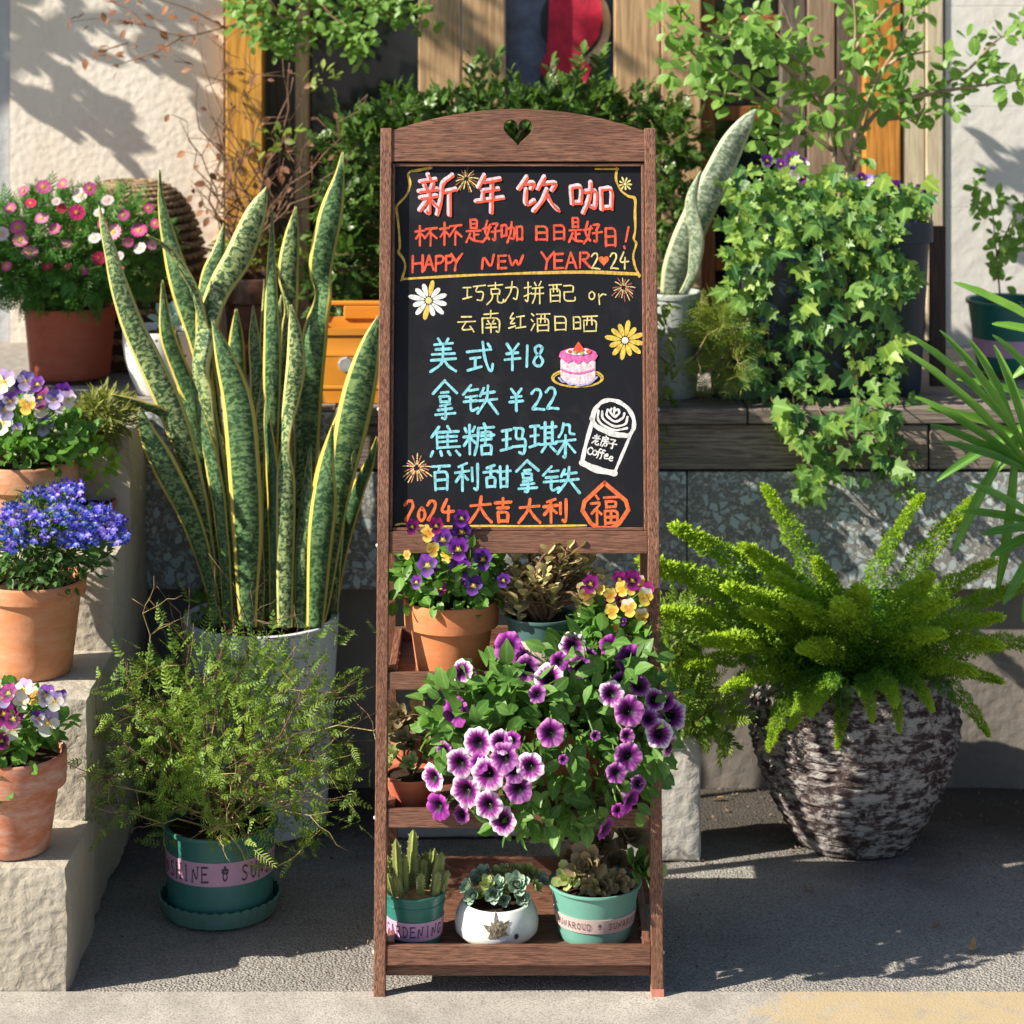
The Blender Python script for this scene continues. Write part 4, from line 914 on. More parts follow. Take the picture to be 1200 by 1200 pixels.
L_JADE = m_leaf('jade_leaf', (.2, .26, .09), (.56, .45, .22), .3, .1, 45, .0, edge=(.62, .26, .2))
L_ECH = m_leaf('echeveria_leaf', (.2, .34, .27), (.42, .55, .43), .5, .08, 40, .05, edge=(.45, .45, .38))
L_SED = m_leaf('sedum_leaf', (.2, .3, .09), (.42, .5, .2), .45, .1, 40, .05, edge=(.4, .22, .14))
L_DKR = m_leaf('dark_rosette_leaf', (.14, .13, .07), (.34, .25, .15), .4, .08, 40, .05)
L_FERN = m_leaf('fern_needle', (.04, .15, .012), (.13, .33, .022), .5, .4, 16, .0)
_t = L_FERN.node_tree; _uv = nd(_t, 'ShaderNodeUVMap'); _s = nd(_t, 'ShaderNodeSeparateXYZ', {0: _uv.outputs[0]}); _pb = [n for n in _t.nodes if n.type == 'BSDF_PRINCIPLED'][0]; _tb = [n for n in _t.nodes if n.type == 'BSDF_TRANSLUCENT'][0]
_old = _pb.inputs['Base Color'].links[0].from_socket; _new = mix(_t, ramp(_t, _s.outputs[1], [(.35, 0.), (1., .95)]), _old, (.42, .6, .035)); _t.links.new(_new, _pb.inputs['Base Color']); _t.links.new(_new, _tb.inputs['Color'])
L_SHR = m_leaf('shrub_leaflet', (.045, .125, .016), (.26, .37, .05), .45, .3, 30, .1)
L_PALM = m_leaf('palm_leaflet', (.05, .17, .03), (.2, .4, .06), .35, .3, 14, .2)
L_DAIS = m_leaf('daisy_leaf', (.03, .1, .015), (.09, .24, .035), .45, .3)
L_MOSS = m_leaf('moss_needle', (.1, .12, .03), (.28, .3, .07), .6, .3, rib=0)

def xy(px, y): return (px-600)/S(y)
def zz(py, y): return CH-(py-HY)/S(y)
TEAL = m_plain('teal_plastic', (.02, .16, .13), .35, .12, 12, .05); TEALD = m_plain('grey_green_plastic', (.06, .13, .12), .45, .15, 14, .1); MINT = m_plain('mint_plastic', (.13, .33, .27), .45, .12, 12, .08)
GREENP = m_plain('sea_green_plastic', (.035, .16, .14), .42, .2, 10, .1)
PINKB = m_plain('pink_label', (.62, .34, .52), .6, .08, 40, .05); CREAMB = m_plain('cream_label', (.62, .5, .42), .6, .1, 40, .05); INKD = m_plain('dark_print', (.05, .04, .05), .6, .05, 40, 0)

T1, T2, T3 = TR           # heights of the three shelf boards
# ---------------------------------------------------------------- top shelf
# terracotta pot of pansies
cy = .135; cx = xy(529, cy); s = S(cy); r1 = 56/s; zt = zz(700, cy)
pt = thing('pansy_pot', 'weathered terracotta pot of dark purple and yellow pansies, top shelf left', 'potted plant', (cx, cy, T1))
pot(pt, cx, cy, T1, zt-T1, .05, r1, TERRA4, bandh=.38)
c = (cx-.002, cy-.005, zt+.035); rad = (.085, .07, .06)
mass(pt, 'leaf', [OVATE, ROUND, OVATE2], mound(c, rad, 420, (.016, .027), .45, .4, -.75), L_PAN, 300)
mass(pt, 'leaf', [OVATE, ROUND], mound((cx+.008, cy-.02, zt+.004), (.07, .05, .02), 60, (.015, .022), .5, .3), L_PAN, 60)
tips = []
for px, py, k, sz in ((541, 607, 'purple', 19), (541, 623, 'purple', 25), (519, 632, 'purple', 24), (537, 643, 'purple', 25), (590, 632, 'purple', 23), (501, 662, 'purple', 26), (539, 665, 'purple', 27), (566, 655, 'purple', 24), (555, 686, 'purple', 22), (488, 682, 'purple', 15), (517, 690, 'mag', 15), (483, 617, 'mag', 17), (511, 616, 'mag', 18), (477, 628, 'yel', 19), (502, 625, 'yel', 19), (507, 644, 'yel', 16), (524, 651, 'yel', 17), (590, 680, 'purple', 16), (512, 672, 'purple', 12), (477, 650, 'yel', 10)):
    y = cy-.075+rnd.uniform(-.01, .02)+(.03 if py < 640 else 0); p = W(px, py, y); place_flower(pt, pans(k), p, (rnd.uniform(-.5, .3), -1, rnd.uniform(.05, .5)), sz/S(y)*1.1, rnd.uniform(-.3, .3)); tips.append((p.x, p.y+.006, p.z-.003))
stems(pt, 'flower_stems', [(cx+rnd.uniform(-.03, .03), cy, zt-.01) for _ in tips], tips, .0012, .0009, TWIGG, .1)
# jade plant
cy = .125; cx = xy(635, cy); s = S(cy); r1 = 44/s; zt = zz(718, cy)
jp = thing('jade_plant', 'bronze green jade plant in a grey green pot in the middle of the top shelf', 'potted plant', (cx, cy, T1))
po = pot(jp, cx, cy, T1, zt-T1, .042, r1, TEALD, 'lip'); rf = lambda z, a=T1, b=zt, r0=.042, r=r1: r0+(r*.94-r0)*min(1, (z-a)/((b-a)*.94))
bo = band(po, jp, cx, cy, T1+.02, zt-.03, rf, CREAMB); band_text(bo, cx, cy, rf, (T1+zt-.01)/2+.004, .0135, 'GARDEN ZHUN', INKD, ang0=-112, adv=.75)
L = []; tips = []
for i in range(62):
    a = rnd.uniform(0, 2*math.pi); rr = rnd.uniform(.0, 1)**.6; h = rnd.uniform(.25, 1)
    tip = Vector((cx+.008+.072*rr*math.cos(a)+.016*h, cy-.01+.05*rr*math.sin(a), zt+.0+.118*h*(1-.3*rr*rr))); tips.append(tip)
    for k in range(rnd.choice((6, 7, 8))):
        lv = -k*.004; b = 2*math.pi*k*.37+a; d = Vector((math.cos(b), math.sin(b), .75-.1*k)); L.append(omat(tip+Vector((0, 0, lv)), d, (-math.cos(b)*.6, -math.sin(b)*.6, 1), rnd.uniform(.015, .024))[0])
mass(jp, 'leaf', [OBOV, leaf_shape([(0, .08), (.3, .17), (.62, .36), (.85, .31), (1, .06)], fold=.22, curl=-.2)], np.array(L), L_JADE, 300)
stems(jp, 'stem', [(cx+rnd.uniform(-.012, .012), cy+rnd.uniform(-.012, .012), zt-.012) for _ in tips], tips, .0035, .0018, TWIG, .2)
# violas at the right of the top shelf
cy = .125; cx = xy(722, cy); zt = zz(755, cy)
vp = thing('viola_pot', 'yellow, white and maroon violas at the right of the top shelf', 'potted plant', (cx, cy, T1))
pot(vp, cx, cy, T1, zt-T1, .034, .042, TEALD, 'lip')
mass(vp, 'leaf', [OVATE, ROUND], mound((cx+.004, cy-.01, zt+.012), (.062, .055, .06), 330, (.013, .023), .4, .4, -.8), L_PAN, 300)
mass(vp, 'leaf', [OVATE, ROUND], mound((xy(697, .08), .08, zz(735, .08)), (.026, .03, .036), 90, (.012, .02), .4, .4, -1), L_PAN, 90)
tips = []
for px, py, k, sz in ((688, 697, 'maryel', 22), (692, 684, 'mag', 20), (715, 697, 'yel', 16), (717, 716, 'yel', 17), (729, 690, 'yel', 17), (739, 688, 'yel', 17), (737, 712, 'wy', 20), (756, 699, 'wy', 20), (752, 722, 'wy', 17), (741, 680, 'mag', 22), (757, 692, 'mag', 20), (728, 704, 'mag', 18), (704, 691, 'yel', 11), (714, 706, 'mag', 14), (721, 735, 'yel', 11), (750, 680, 'wy', 12), (730, 728, 'purple', 9), (726, 679, 'mag', 18)):
    y = cy-.06+rnd.uniform(-.015, .015); p = W(px, py, y); place_flower(vp, pans(k), p, (rnd.uniform(-.4, .4), -1, rnd.uniform(.0, .4)), sz/S(y)*1.1, rnd.uniform(-.3, .3)); tips.append((p.x, p.y+.006, p.z-.003))
stems(vp, 'flower_stems', [(cx+rnd.uniform(-.02, .02), cy, zt-.01) for _ in tips], tips, .0011, .0008, TWIGG, .1)
# ---------------------------------------------------------------- middle shelf: the big petunia
cy = .13; cx = xy(660, cy); zt = T2+.115
pp = thing('petunia_pot', 'large petunia with purple white-edged blooms spilling over the middle shelf', 'potted plant', (cx, cy, T2))
pot(pp, cx, cy, T2, .115, .05, .066, TERRA3)
c = (xy(655, .06), .065, zz(868, .06)); rad = (.165, .13, .128)
A_ = [mound(c, (.158, .115, .122), 800, (.02, .036), .5, .25, -.95, .7), mound((xy(700, .06), .05, zz(775, .06)), (.085, .08, .05), 130, (.022, .04), .4, .3), mound((xy(532, .03), .03, zz(825, .03)), (.045, .04, .05), 70, (.022, .036), .3, .6), mound((xy(540, .03), .03, zz(868, .03)), (.055, .04, .04), 60, (.02, .034), .3, .4), mound((xy(625, .0), .0, zz(960, .0)), (.07, .04, .025), 50, (.02, .032), .3, .0), mound((xy(740, .03), .03, zz(850, .03)), (.05, .06, .09), 100, (.02, .034), .3, .2), mound((xy(600, .03), .03, zz(800, .03)), (.08, .06, .04), 70, (.024, .038), .3, .4)]
PETL = [leaf_shape([(0, .03), (.15, .16), (.4, .29), (.65, .27), (.85, .15), (1, .01)], fold=.3, curl=.25), leaf_shape([(0, .03), (.18, .2), (.45, .32), (.7, .26), (1, .01)], fold=.15, curl=.45), OVATE]
mass(pp, 'leaf', PETL, np.concatenate(A_), L_PET, 300, key=np.concatenate(A_)[:, 1, 3])
PM = [flower_mesh('petunia_flower_%s' % k, petunia(*a_)) for k, a_ in (('a', ((.85, .66, .82), (.24, .008, .25), .95, 0)), ('b', ((.6, .25, .55), (.16, .006, .19), .75, 1.3)), ('c', ((.5, .10, .45), (.20, .006, .24), .65, 2.1)), ('d', ((.88, .74, .85), (.28, .015, .30), 1.1, 4.)))]
tips = []
for px, py, sz, k in ((595, 758, 38, 2), (541, 787, 30, 3), (671, 757, 32, 3), (617, 783, 34, 1), (643, 795, 38, 3), (629, 813, 24, 1), (679, 780, 30, 1), (716, 757, 30, 2), (740, 773, 40, 2), (716, 813, 33, 3), (737, 833, 38, 1), (532, 834, 38, 2), (645, 859, 35, 1), (559, 871, 40, 0), (586, 870, 30, 0), (538, 895, 38, 0), (590, 888, 38, 1), (571, 908, 42, 0), (545, 928, 44, 0), (621, 899, 37, 3), (607, 925, 36, 1), (506, 912, 36, 3), (572, 944, 35, 0), (512, 946, 34, 2), (588, 962, 38, 0), (749, 802, 28, 1), (767, 820, 28, 0), (786, 838, 40, 0), (773, 860, 37, 3), (786, 876, 30, 0), (736, 887, 36, 1), (722, 906, 26, 1), (741, 938, 36, 2), (711, 972, 30, 2), (735, 862, 18, 1), (602, 905, 28, 1), (560, 895, 26, 2), (520, 880, 22, 1), (600, 868, 24, 2), (540, 955, 22, 1), (760, 842, 24, 1), (728, 800, 24, 2), (690, 770, 22, 1), (655, 775, 22, 2), (612, 770, 20, 1), (780, 822, 24, 2), (748, 918, 20, 1), (725, 950, 18, 2), (698, 862, 13, 1), (660, 890, 12, 2)):
    p = shell(px, py, c, rad, .026) ; dx = (p.x-c[0])/rad[0]; dz = (p.z-c[2])/rad[2]
    y = min(p.y, .03); p = W(px, py, y)
    f = Vector((dx*.55+rnd.uniform(-.22, .12)-.1, -1, dz*.25+.12+rnd.uniform(-.12, .15)))
    if (px, py) in ((711, 972), (741, 938), (786, 876)): f = Vector((.8, -.6, -.35))
    if (px, py) == (749, 802): f = Vector((.3, -.8, .6))
    place_flower(pp, PM[k], p, f, sz/S(y)*rnd.uniform(.95, 1.06), rnd.uniform(0, 6)); tips.append((p.x-f.x*.012, p.y+.015, p.z-.003))
stems(pp, 'flower_stems', [(cx+(t_[0]-cx)*.4, cy, zt+(t_[2]-zt)*.3) for t_ in tips], tips, .002, .0014, TWIGG, .15)
# small terracotta pot, middle shelf left, and the one behind it
cy = .105; cx = xy(482, cy); s = S(cy); zt = zz(905, cy)
sp_ = thing('succulent_pot', 'small orange pot with dull green succulent at the left of the middle shelf', 'potted plant', (cx, cy, T2))
pot(sp_, cx, cy, T2, zt-T2, .026, 36/s*.95, TERRA3, 'lip')
def rosette(root, ctr, rad_, n, mat, base=SUCC, face=(0, -.4, 1), size=1.0, flat_=.5, name='leaf'):
    f = Vector(face).normalized(); q = f.to_track_quat('Z', 'Y').to_matrix(); L = []
    for k in range(n):
        a = k*2.39996; t = (k+.5)/n; el = R(80-78*t**.8)*flat_*1.6 if flat_ else 0
        el = R(84-70*t**.7); d = Vector((math.cos(a)*math.cos(el), math.sin(a)*math.cos(el), math.sin(el))); nm = Vector((-math.cos(a)*math.sin(el), -math.sin(a)*math.sin(el), math.cos(el)))
        L.append(omat(Vector(ctr)+q @ Vector((math.cos(a)*rad_*.06, math.sin(a)*rad_*.06, 0)), q @ d, q @ nm, rad_*(.42+.6*t)*size)[0])
    mass(root, name, [base], np.array(L), mat, 300)
for dx, dz, rd in ((-.022, .028, .022), (.0, .04, .026), (.024, .03, .022), (-.01, .055, .02), (.014, .058, .022), (-.03, .015, .018), (.03, .05, .018), (.0, .02, .02)):
    rosette(sp_, (cx+dx, cy-.02+rnd.uniform(-.01, .02), zt+dz), rd, 13, rnd.choice((L_SED, L_DKR, L_SED)), face=(dx*18, -.7, .8))
stems(sp_, 'stem', [(cx, cy, zt-.006)]*6, [(cx+a, cy-.01, zt+b) for a, b in ((-.022, .026), (0, .04), (.024, .03), (-.01, .05), (.014, .055), (.03, .045))], .002, .0016, TWIG)
cy = .2; cx = xy(480, cy); zt = zz(860, cy)
sp2 = thing('succulent_pot', 'dark rosette succulent in a shaded pot at the back of the middle shelf', 'potted plant', (cx, cy, T2))
pot(sp2, cx, cy, T2, zt-T2, .024, .03, TERRA3, 'lip')
for dx, dz in ((-.012, .03), (.014, .035), (0, .015), (-.02, .01)): rosette(sp2, (cx+dx, cy-.012, zt+dz), .024, 16, L_DKR, face=(dx*10, -1, .6))
stems(sp2, 'stem', [(cx, cy, zt-.006)]*3, [(cx-.012, cy-.008, zt+.028), (cx+.014, cy-.008, zt+.033), (cx, cy-.008, zt+.014)], .003, .002, TWIG)
# ---------------------------------------------------------------- bottom shelf
cy = .085; cx = xy(486, cy); s = S(cy); zt = zz(1040, cy); r1 = 38/s; r0 = 31/s
cp = thing('cactus_pot', 'finger cactus clump in a teal pot with pink band, bottom shelf', 'potted plant', (cx, cy, T3))
po = pot(cp, cx, cy, T3, zt-T3, r0, r1, TEAL, 'lip', soil=.06, soilmat=m_plain('ochre_grit', (.42, .24, .09), .95, .5, 150, .9)); rf = lambda z, a=T3, b=zt, r0=r0, r=r1: r0+(r*.94-r0)*min(1, max(0, (z-a)/((b-a)*.94)))
zc = zz(1092, cy-r0); bo = band(po, cp, cx, cy, zc-.0135, zc+.0125, rf, PINKB); band_text(bo, cx, cy, rf, zc, .0155, 'GARDENING', INKD, ang0=-90, adv=.66)
mb = MB(); mb.lathe([(rf(zt-.016)+.0004, zt-.018), (rf(zt-.016)+.0016, zt-.0165), (rf(zt-.014)+.0004, zt-.015)], cx, cy, 48); mb.build('ridge', TEAL, po, smooth=True)
CACT = m_plain('cactus_skin', (.2, .24, .06), .55, .35, 60, .3); SPN = m_plain('spine', (.55, .5, .42), .6, .2, 50, 0)
mbs = MB()
def cactus(bx_, by_, bz, tip, r, name='stem'):
    a = Vector((bx_, by_, bz)); b = Vector(tip); n = 9; mb = MB(); ax = (b-a); L_ = ax.length; d = ax.normalized(); u = d.cross(Vector((0, 1, 0))).normalized(); v = d.cross(u); vs = []; sg = 12
    for i in range(n+1):
        t = i/n; rr = r*(.8+.25*math.sin(math.pi*t))*(1 if t < .85 else math.sqrt(max(.02, 1-((t-.85)/.15)**2)))
        for k in range(sg):
            th = 2*math.pi*k/sg; q = rr*(1+.2*(1 if k % 2 else -1)); p = a+ax*t+(u*math.cos(th)+v*math.sin(th))*q; vs.append(p)
            if k % 2 and i % 1 == 0 and t < .99:
                for e in (-1, 1): w_ = (u*math.cos(th)+v*math.sin(th)); mbs.add([p+d*.0004, p-d*.0004, p+w_*.0022+d*.0012*e], [(0, 1, 2)])
                mbs.add([p+u*.0005, p-u*.0005, p+v*.0008+d*.0006], [(0, 1, 2)])
    mb.add(vs, [(i*sg+k, i*sg+(k+1) % sg, (i+1)*sg+(k+1) % sg, (i+1)*sg+k) for i in range(n) for k in range(sg)]+[tuple(n*sg+k for k in range(sg))]); mb.build(name, CACT, cp, smooth=True, angle=35)
for px0, px1, py1, r in ((460, 447, 1004, .0062), (468, 464, 983, .0062), (480, 485, 971, .0068), (507, 518, 998, .0062), (474, 473, 1000, .0055)):
    y = cy+rnd.uniform(-.012, .012); cactus(xy(px0, y), y, zt-.012, W(px1, py1, y), r)
for i in range(52):
    a = rnd.uniform(0, 6.28); rr = r1*.8*rnd.random()**.5; x = cx+rr*math.cos(a); y = cy+rr*math.sin(a); h = rnd.uniform(.02, .055)*(1 if y > cy-.015 else .75)
    if y < cy-.02 and x < cx+.012 and rnd.random() < .75: continue
    cactus(x, y, zt-.012, (x+rnd.uniform(-.006, .006)+(x-cx)*.3, y+rnd.uniform(-.004, .004)-.004, zt-.004+h), rnd.uniform(.0032, .0048))
mbs.build('spines', SPN, cp)['kind'] = 'stuff'
# white pot with leaf ornament
cy = .095; cx = xy(582, cy); s = S(cy); zt = zz(1054, cy)
wpt = thing('echeveria_pot', 'squat white glazed pot with grey leaf emblem holding pale green rosettes on the bottom shelf', 'potted plant', (cx, cy, T3))
m, t, o = newmat('white_glaze'); v = coords(t); surf(t, o, mix(t, ramp(t, noise_(t, v, 300, 2), [(.66, 0.), (.7, .5)]), (.74, .77, .74), (.5, .5, .45)), .25, noise_(t, v, 30, 3), .08, .001); WGL = m
H = zt-T3; prof = [(.0001, 0), (.046, 0), (.052, .004), (.0585, H*.22), (.0595, H*.42), (.058, H*.66), (.0535, H*.86), (.0495, H*.96), (.0480, H), (.0455, H), (.044, H*.92), (.044, H*.5)]
mb = MB(); mb.lathe([(r, T3+z) for r, z in prof], cx, cy, 56); po = mb.build('pot', WGL, wpt, smooth=True, angle=60)
mb = MB(); mb.lathe([(.0435*f, T3+H*.92) for f in (.0001, .5, 1)], cx, cy, 24); mb.build('soil', SOIL, wpt)
def rfw(z):
    q = (z-T3)
    for (a, b), (c_, d_) in zip(prof[1:8], prof[2:9]):
        if b <= q <= d_: return a+(c_-a)*(q-b)/(d_-b+1e-9)
    return .046
def wrap(P, base_off, cx, cy, rf, zc, x0, fold=0):
    """flat outline (x, z in metres) laid on the belly of a pot"""
    return [(cx+(rf(zc+z)+base_off+(fold*(1-abs(x)/.02) if fold else 0))*math.cos(R(-90)+(x0+x)/rf(zc)), cy+(rf(zc+z)+base_off)*math.sin(R(-90)+(x0+x)/rf(zc)), zc+z) for x, z in P]
ML = [(0, -.021), (.004, -.013), (.014, -.017), (.011, -.010), (.021, -.004), (.013, -.001), (.015, .008), (.007, .006), (.006, .011), (.002, .018), (-.003, .012), (-.006, .007), (-.013, .010), (-.012, .002), (-.020, -.001), (-.012, -.008), (-.015, -.015), (-.005, -.013)]
ML = [(0, -.019), (.004, -.014), (.012, -.0165), (.0125, -.0105), (.019, -.0085), (.0165, -.0035), (.0215, .001), (.0155, .003), (.015, .0105), (.0095, .0075), (.0075, .0125), (.005, .011), (.001, .0205), (-.0035, .0115), (-.0065, .0125), (-.008, .0075), (-.014, .0095), (-.014, .003), (-.0205, -.0005), (-.015, -.0045), (-.0175, -.010), (-.0115, -.011), (-.011, -.017), (-.0035, -.014)]; ML = [(.0195*r_*math.cos(R(a_+8)), .0195*r_*math.sin(R(a_+8))-.001) for a_, r_ in ((-92, .6), (-78, .5), (-55, .62), (-34, .92), (-14, .55), (2, .72), (24, 1.12), (40, .52), (56, .74), (66, .5), (90, 1.2), (114, .5), (124, .74), (140, .52), (156, 1.12), (178, .72), (194, .55), (214, .92), (235, .62), (258, .5))]; zc = zz(1089, cy-.058); x0 = (583-582)/S(cy-.058)
mb = MB()
for sub_ in (0, 1):
    n = len(ML); ctr = wrap([(0, 0)], .0028, cx, cy, rfw, zc, x0)[0]; ring = wrap(ML, .0012, cx, cy, rfw, zc, x0)
mb.add([ctr]+ring, [(0, i+1, (i+1) % n+1) for i in range(n)]); m, t, o = newmat('leaf_emblem'); v = coords(t); n1 = noise_(t, v, 260, 4, .7)
surf(t, o, ramp(t, n1, [(.42, (.06, .045, .03)), (.62, (.22, .185, .13))]), .6, n1, .8, .002); mb.build('leaf_emblem', m, po)
mb = MB(); P = [(.0035*math.cos(a*.785), .0042*math.sin(a*.785)) for a in range(8)]; rg = wrap(P, .0012, cx, cy, rfw, zc-.012, x0+.0275); mb.add(rg, [tuple(range(8))]); mb.build('printed_seal', INKD, po)
for px, py, rd, f, mt in ((562, 1030, .026, (-.3, -.5, 1), L_ECH), (585, 1023, .022, (-.1, -.5, 1), L_SED), (605, 1034, .031, (.1, -.9, .8), L_ECH), (578, 1044, .025, (-.1, -1, .6), L_ECH), (618, 1022, .028, (.45, -.8, .9), L_SED), (566, 1045, .017, (-.5, -.7, .9), L_SED), (594, 1042, .018, (0, -.6, 1), L_SED), (550, 1037, .02, (-.7, -.4, .8), L_ECH), (592, 1018, .018, (0, -.2, 1), L_SED), (626, 1036, .018, (.7, -.5, .6), L_SED), (572, 1034, .022, (-.2, -.7, 1), L_SED), (590, 1050, .018, (0, -1, .5), L_ECH), (610, 1048, .022, (.3, -1, .5), L_ECH), (555, 1046, .022, (-.5, -.8, .5), L_ECH), (598, 1028, .02, (0, -.6, 1), L_ECH), (568, 1022, .022, (-.2, -.3, 1), L_ECH), (606, 1020, .022, (.2, -.3, 1), L_SED), (630, 1028, .022, (.7, -.5, .8), L_ECH), (584, 1034, .022, (0, -.7, 1), L_ECH)):
    y = cy-.02 if py > 1030 else cy+.005; rosette(wpt, W(px, py+4, y), rd*.72, 24 if mt is L_ECH else 16, mt, face=f, base=leaf_shape([(0, .14), (.3, .24), (.65, .34), (.88, .22), (1, .02)], fold=.5, curl=-.4))
# mint pot with mixed succulents
cy = .1; cx = xy(697, cy); s = S(cy); zt = zz(1031, cy); r1 = 55/s; r0 = 42/s
mp_ = thing('succulent_pot', 'mint green banded pot of bronze rosettes at the right of the bottom shelf', 'potted plant', (cx, cy, T3))
po = pot(mp_, cx, cy, T3, zt-T3, r0, r1, MINT, 'lip', soil=.1); rf = lambda z, a=T3, b=zt, r0=r0, r=r1: r0+(r*.94-r0)*min(1, max(0, (z-a)/((b-a)*.94)))
zc = zz(1087, cy-r1*.85); bo = band(po, mp_, cx, cy, zc-.010, zc+.010, rf, m_plain('faded_pink_label', (.5, .38, .36), .6, .08, 40, .05)); band_text(bo, cx, cy, rf, zc, .0095, 'SUNAROUD * SUNAROUD', INKD, ang0=-84, adv=.78)
for px, py, rd, f, mt in ((690, 1018, .038, (-.3, -.8, .7), L_DKR), (745, 1018, .036, (.7, -.7, .5), L_PET), (757, 1022, .034, (.9, -.6, .2), L_SED), (668, 1032, .028, (-.5, -.8, .7), L_SED), (705, 1040, .028, (0, -.9, .6), L_DKR), (720, 1012, .03, (.2, -.6, .9), L_DKR), (703, 990, .045, (-.2, -.7, .8), L_DKR), (735, 985, .045, (.3, -.6, .8), L_DKR), (675, 1005, .028, (-.5, -.6, .9), L_DKR), (694, 1045, .026, (-.2, -1, .3), L_JADE), (706, 1055, .022, (0, -1, -.3), L_SED), (725, 1035, .024, (.3, -.9, .5), L_DKR), (680, 1026, .02, (-.4, -.8, .6), L_SED)):
    y = cy-.03 if py > 1015 else cy+.01; rosette(mp_, W(px, py, y), rd, 15, mt, face=f, base=leaf_shape([(0, .08), (.3, .16), (.65, .3), (.88, .24), (1, .02)], fold=.35, curl=-.2))
stems(mp_, 'stem', [(cx, cy, zt-.012)]*6, [W(x, y, cy) for x, y in ((690, 1020), (745, 1020), (703, 994), (735, 990), (705, 1040), (675, 1010))], .003, .002, TWIG)
# ================================================================ FLOOR PLANTS
# ---- snake plant in the tall white pot
def m_snake(name, lights, dark, edges, amt=1.0):
    m, t, o = newmat(name); uv = nd(t, 'ShaderNodeUVMap'); sp = nd(t, 'ShaderNodeSeparateXYZ', {0: uv.outputs[0]}); inf = nd(t, 'ShaderNodeObjectInfo')
    u = math_(t, 'ABSOLUTE', sp.outputs[0]); g = nd(t, 'ShaderNodeNewGeometry'); rd = inf.outputs['Random']
    cv = nd(t, 'ShaderNodeCombineXYZ', {0: math_(t, 'MULTIPLY', sp.outputs[0], 2.4), 1: math_(t, 'MULTIPLY', math_(t, 'ADD', sp.outputs[1], math_(t, 'MULTIPLY', u, .004)), 175.), 2: math_(t, 'MULTIPLY', rd, 40.)})
    nb = noise_(t, cv.outputs[0], 1.0, 3, .6, .6)
    cv2 = nd(t, 'ShaderNodeCombineXYZ', {0: math_(t, 'MULTIPLY', sp.outputs[0], 3.), 1: math_(t, 'MULTIPLY', sp.outputs[1], 14.), 2: math_(t, 'MULTIPLY', rd, 9.)})
    n2 = noise_(t, cv2.outputs[0], 1.0, 3)
    light = ramp(t, rd, [(0., lights[0]), (.45, lights[1]), (1., lights[2])])
    colr = mix(t, math_(t, 'MULTIPLY', ramp(t, nb, [(.44, 0.), (.54, 1.)]), amt), light, dark)
    colr = mix(t, ramp(t, n2, [(.45, 0.), (.75, .6)]), colr, dark)
    edge = ramp(t, math_(t, 'ADD', u, math_(t, 'MULTIPLY', nb, .08)), [(.79, 0.), (.84, 1.)])
    colr = mix(t, edge, colr, mix(t, rd, edges[0], edges[1]))
    sc_ = ramp(t, noise_(t, g.outputs['Position'], 55, 5, .7), [(.68, 0.), (.74, .7)]); colr = mix(t, sc_, colr, (.3, .24, .12))
    b = surf(t, o, colr, .4, math_(t, 'ADD', nb, noise_(t, g.outputs['Position'], 180, 4)), .3, .002, .4)
    tr = nd(t, 'ShaderNodeBsdfTranslucent', {'Color': colr}); mx = nd(t, 'ShaderNodeMixShader', {0: .12, 1: b.outputs[0], 2: tr.outputs[0]}); t.links.new(mx.outputs[0], o.inputs[0]); return m
SNAKE = m_snake('snake_leaf', ((.085, .18, .07), (.17, .29, .11), (.42, .5, .21)), (.022, .07, .03), ((.68, .5, .06), (.58, .56, .2)), .95)
def catmull(P, n=6):
    P = [P[0]]+list(P)+[P[-1]]; out = []
    for i in range(1, len(P)-2):
        for k in range(n):
            t = k/n; out.append([.5*((2*P[i][c])+(-P[i-1][c]+P[i+1][c])*t+(2*P[i-1][c]-5*P[i][c]+4*P[i+1][c]-P[i+2][c])*t*t+(-P[i-1][c]+3*P[i][c]-3*P[i+1][c]+P[i+2][c])*t**3) for c in range(len(P[0]))])
    out.append(list(P[-2])); return out
def sword(root, pts, name='leaf', mat=None, cupk=.35):
    """pts: (px, py, depth y, width px, twist degrees) from foot to tip"""
    Q = catmull(pts, 7); mb = MB(); na = 6; vs = []; uvs = []; L = 0; prev = None
    P3 = [W(q[0], q[1], q[2]) for q in Q]
    for i, q in enumerate(Q):
        p = P3[i]; d = (P3[min(i+1, len(Q)-1)]-P3[max(i-1, 0)]).normalized()
        if prev is not None: L += (p-prev).length
        prev = p
        side = Vector((1, 0, 0)); side = (side-d*side.dot(d)).normalized(); nrm = side.cross(d)
        a = R(q[4]); sd = side*math.cos(a)+nrm*math.sin(a); nm = d.cross(sd)
        hw_ = max(q[3], .25)*.82/2/S(q[2])/max(.35, abs(math.cos(a)))
        for j in range(na+1):
            uu = 2*j/na-1; edge_w = .0012*math.sin(L*70+j)*abs(uu)
            vs.append(p+sd*hw_*uu-nm*hw_*cupk*(1-uu*uu)*-1*(-1)+nm*edge_w); uvs.append((uu, L))
    n = len(Q); fs = [(i*(na+1)+j, i*(na+1)+j+1, (i+1)*(na+1)+j+1, (i+1)*(na+1)+j) for i in range(n-1) for j in range(na)]
    mb.add(vs, fs, uvs); o = mb.build(name, mat or SNAKE, root, smooth=True)
    md = o.modifiers.new('t', 'SOLIDIFY'); md.thickness = .0012; return o
cy = .68; s = S(cy); cx = xy(306, cy); r1 = 91/s; zt = zz(721, cy)
snp = thing('snake_plant', 'tall yellow-edged snake plant in a ribbed white pot left of the chalkboard', 'potted plant', (cx, cy, 0))
m, t, o = newmat('white_pot'); v = coords(t); surf(t, o, mix(t, ramp(t, noise_(t, v, 6, 5), [(.4, 0.), (.8, .4)]), (.72, .75, .8), (.6, .62, .65)), .5, noise_(t, v, 60, 3), .1, .001); 
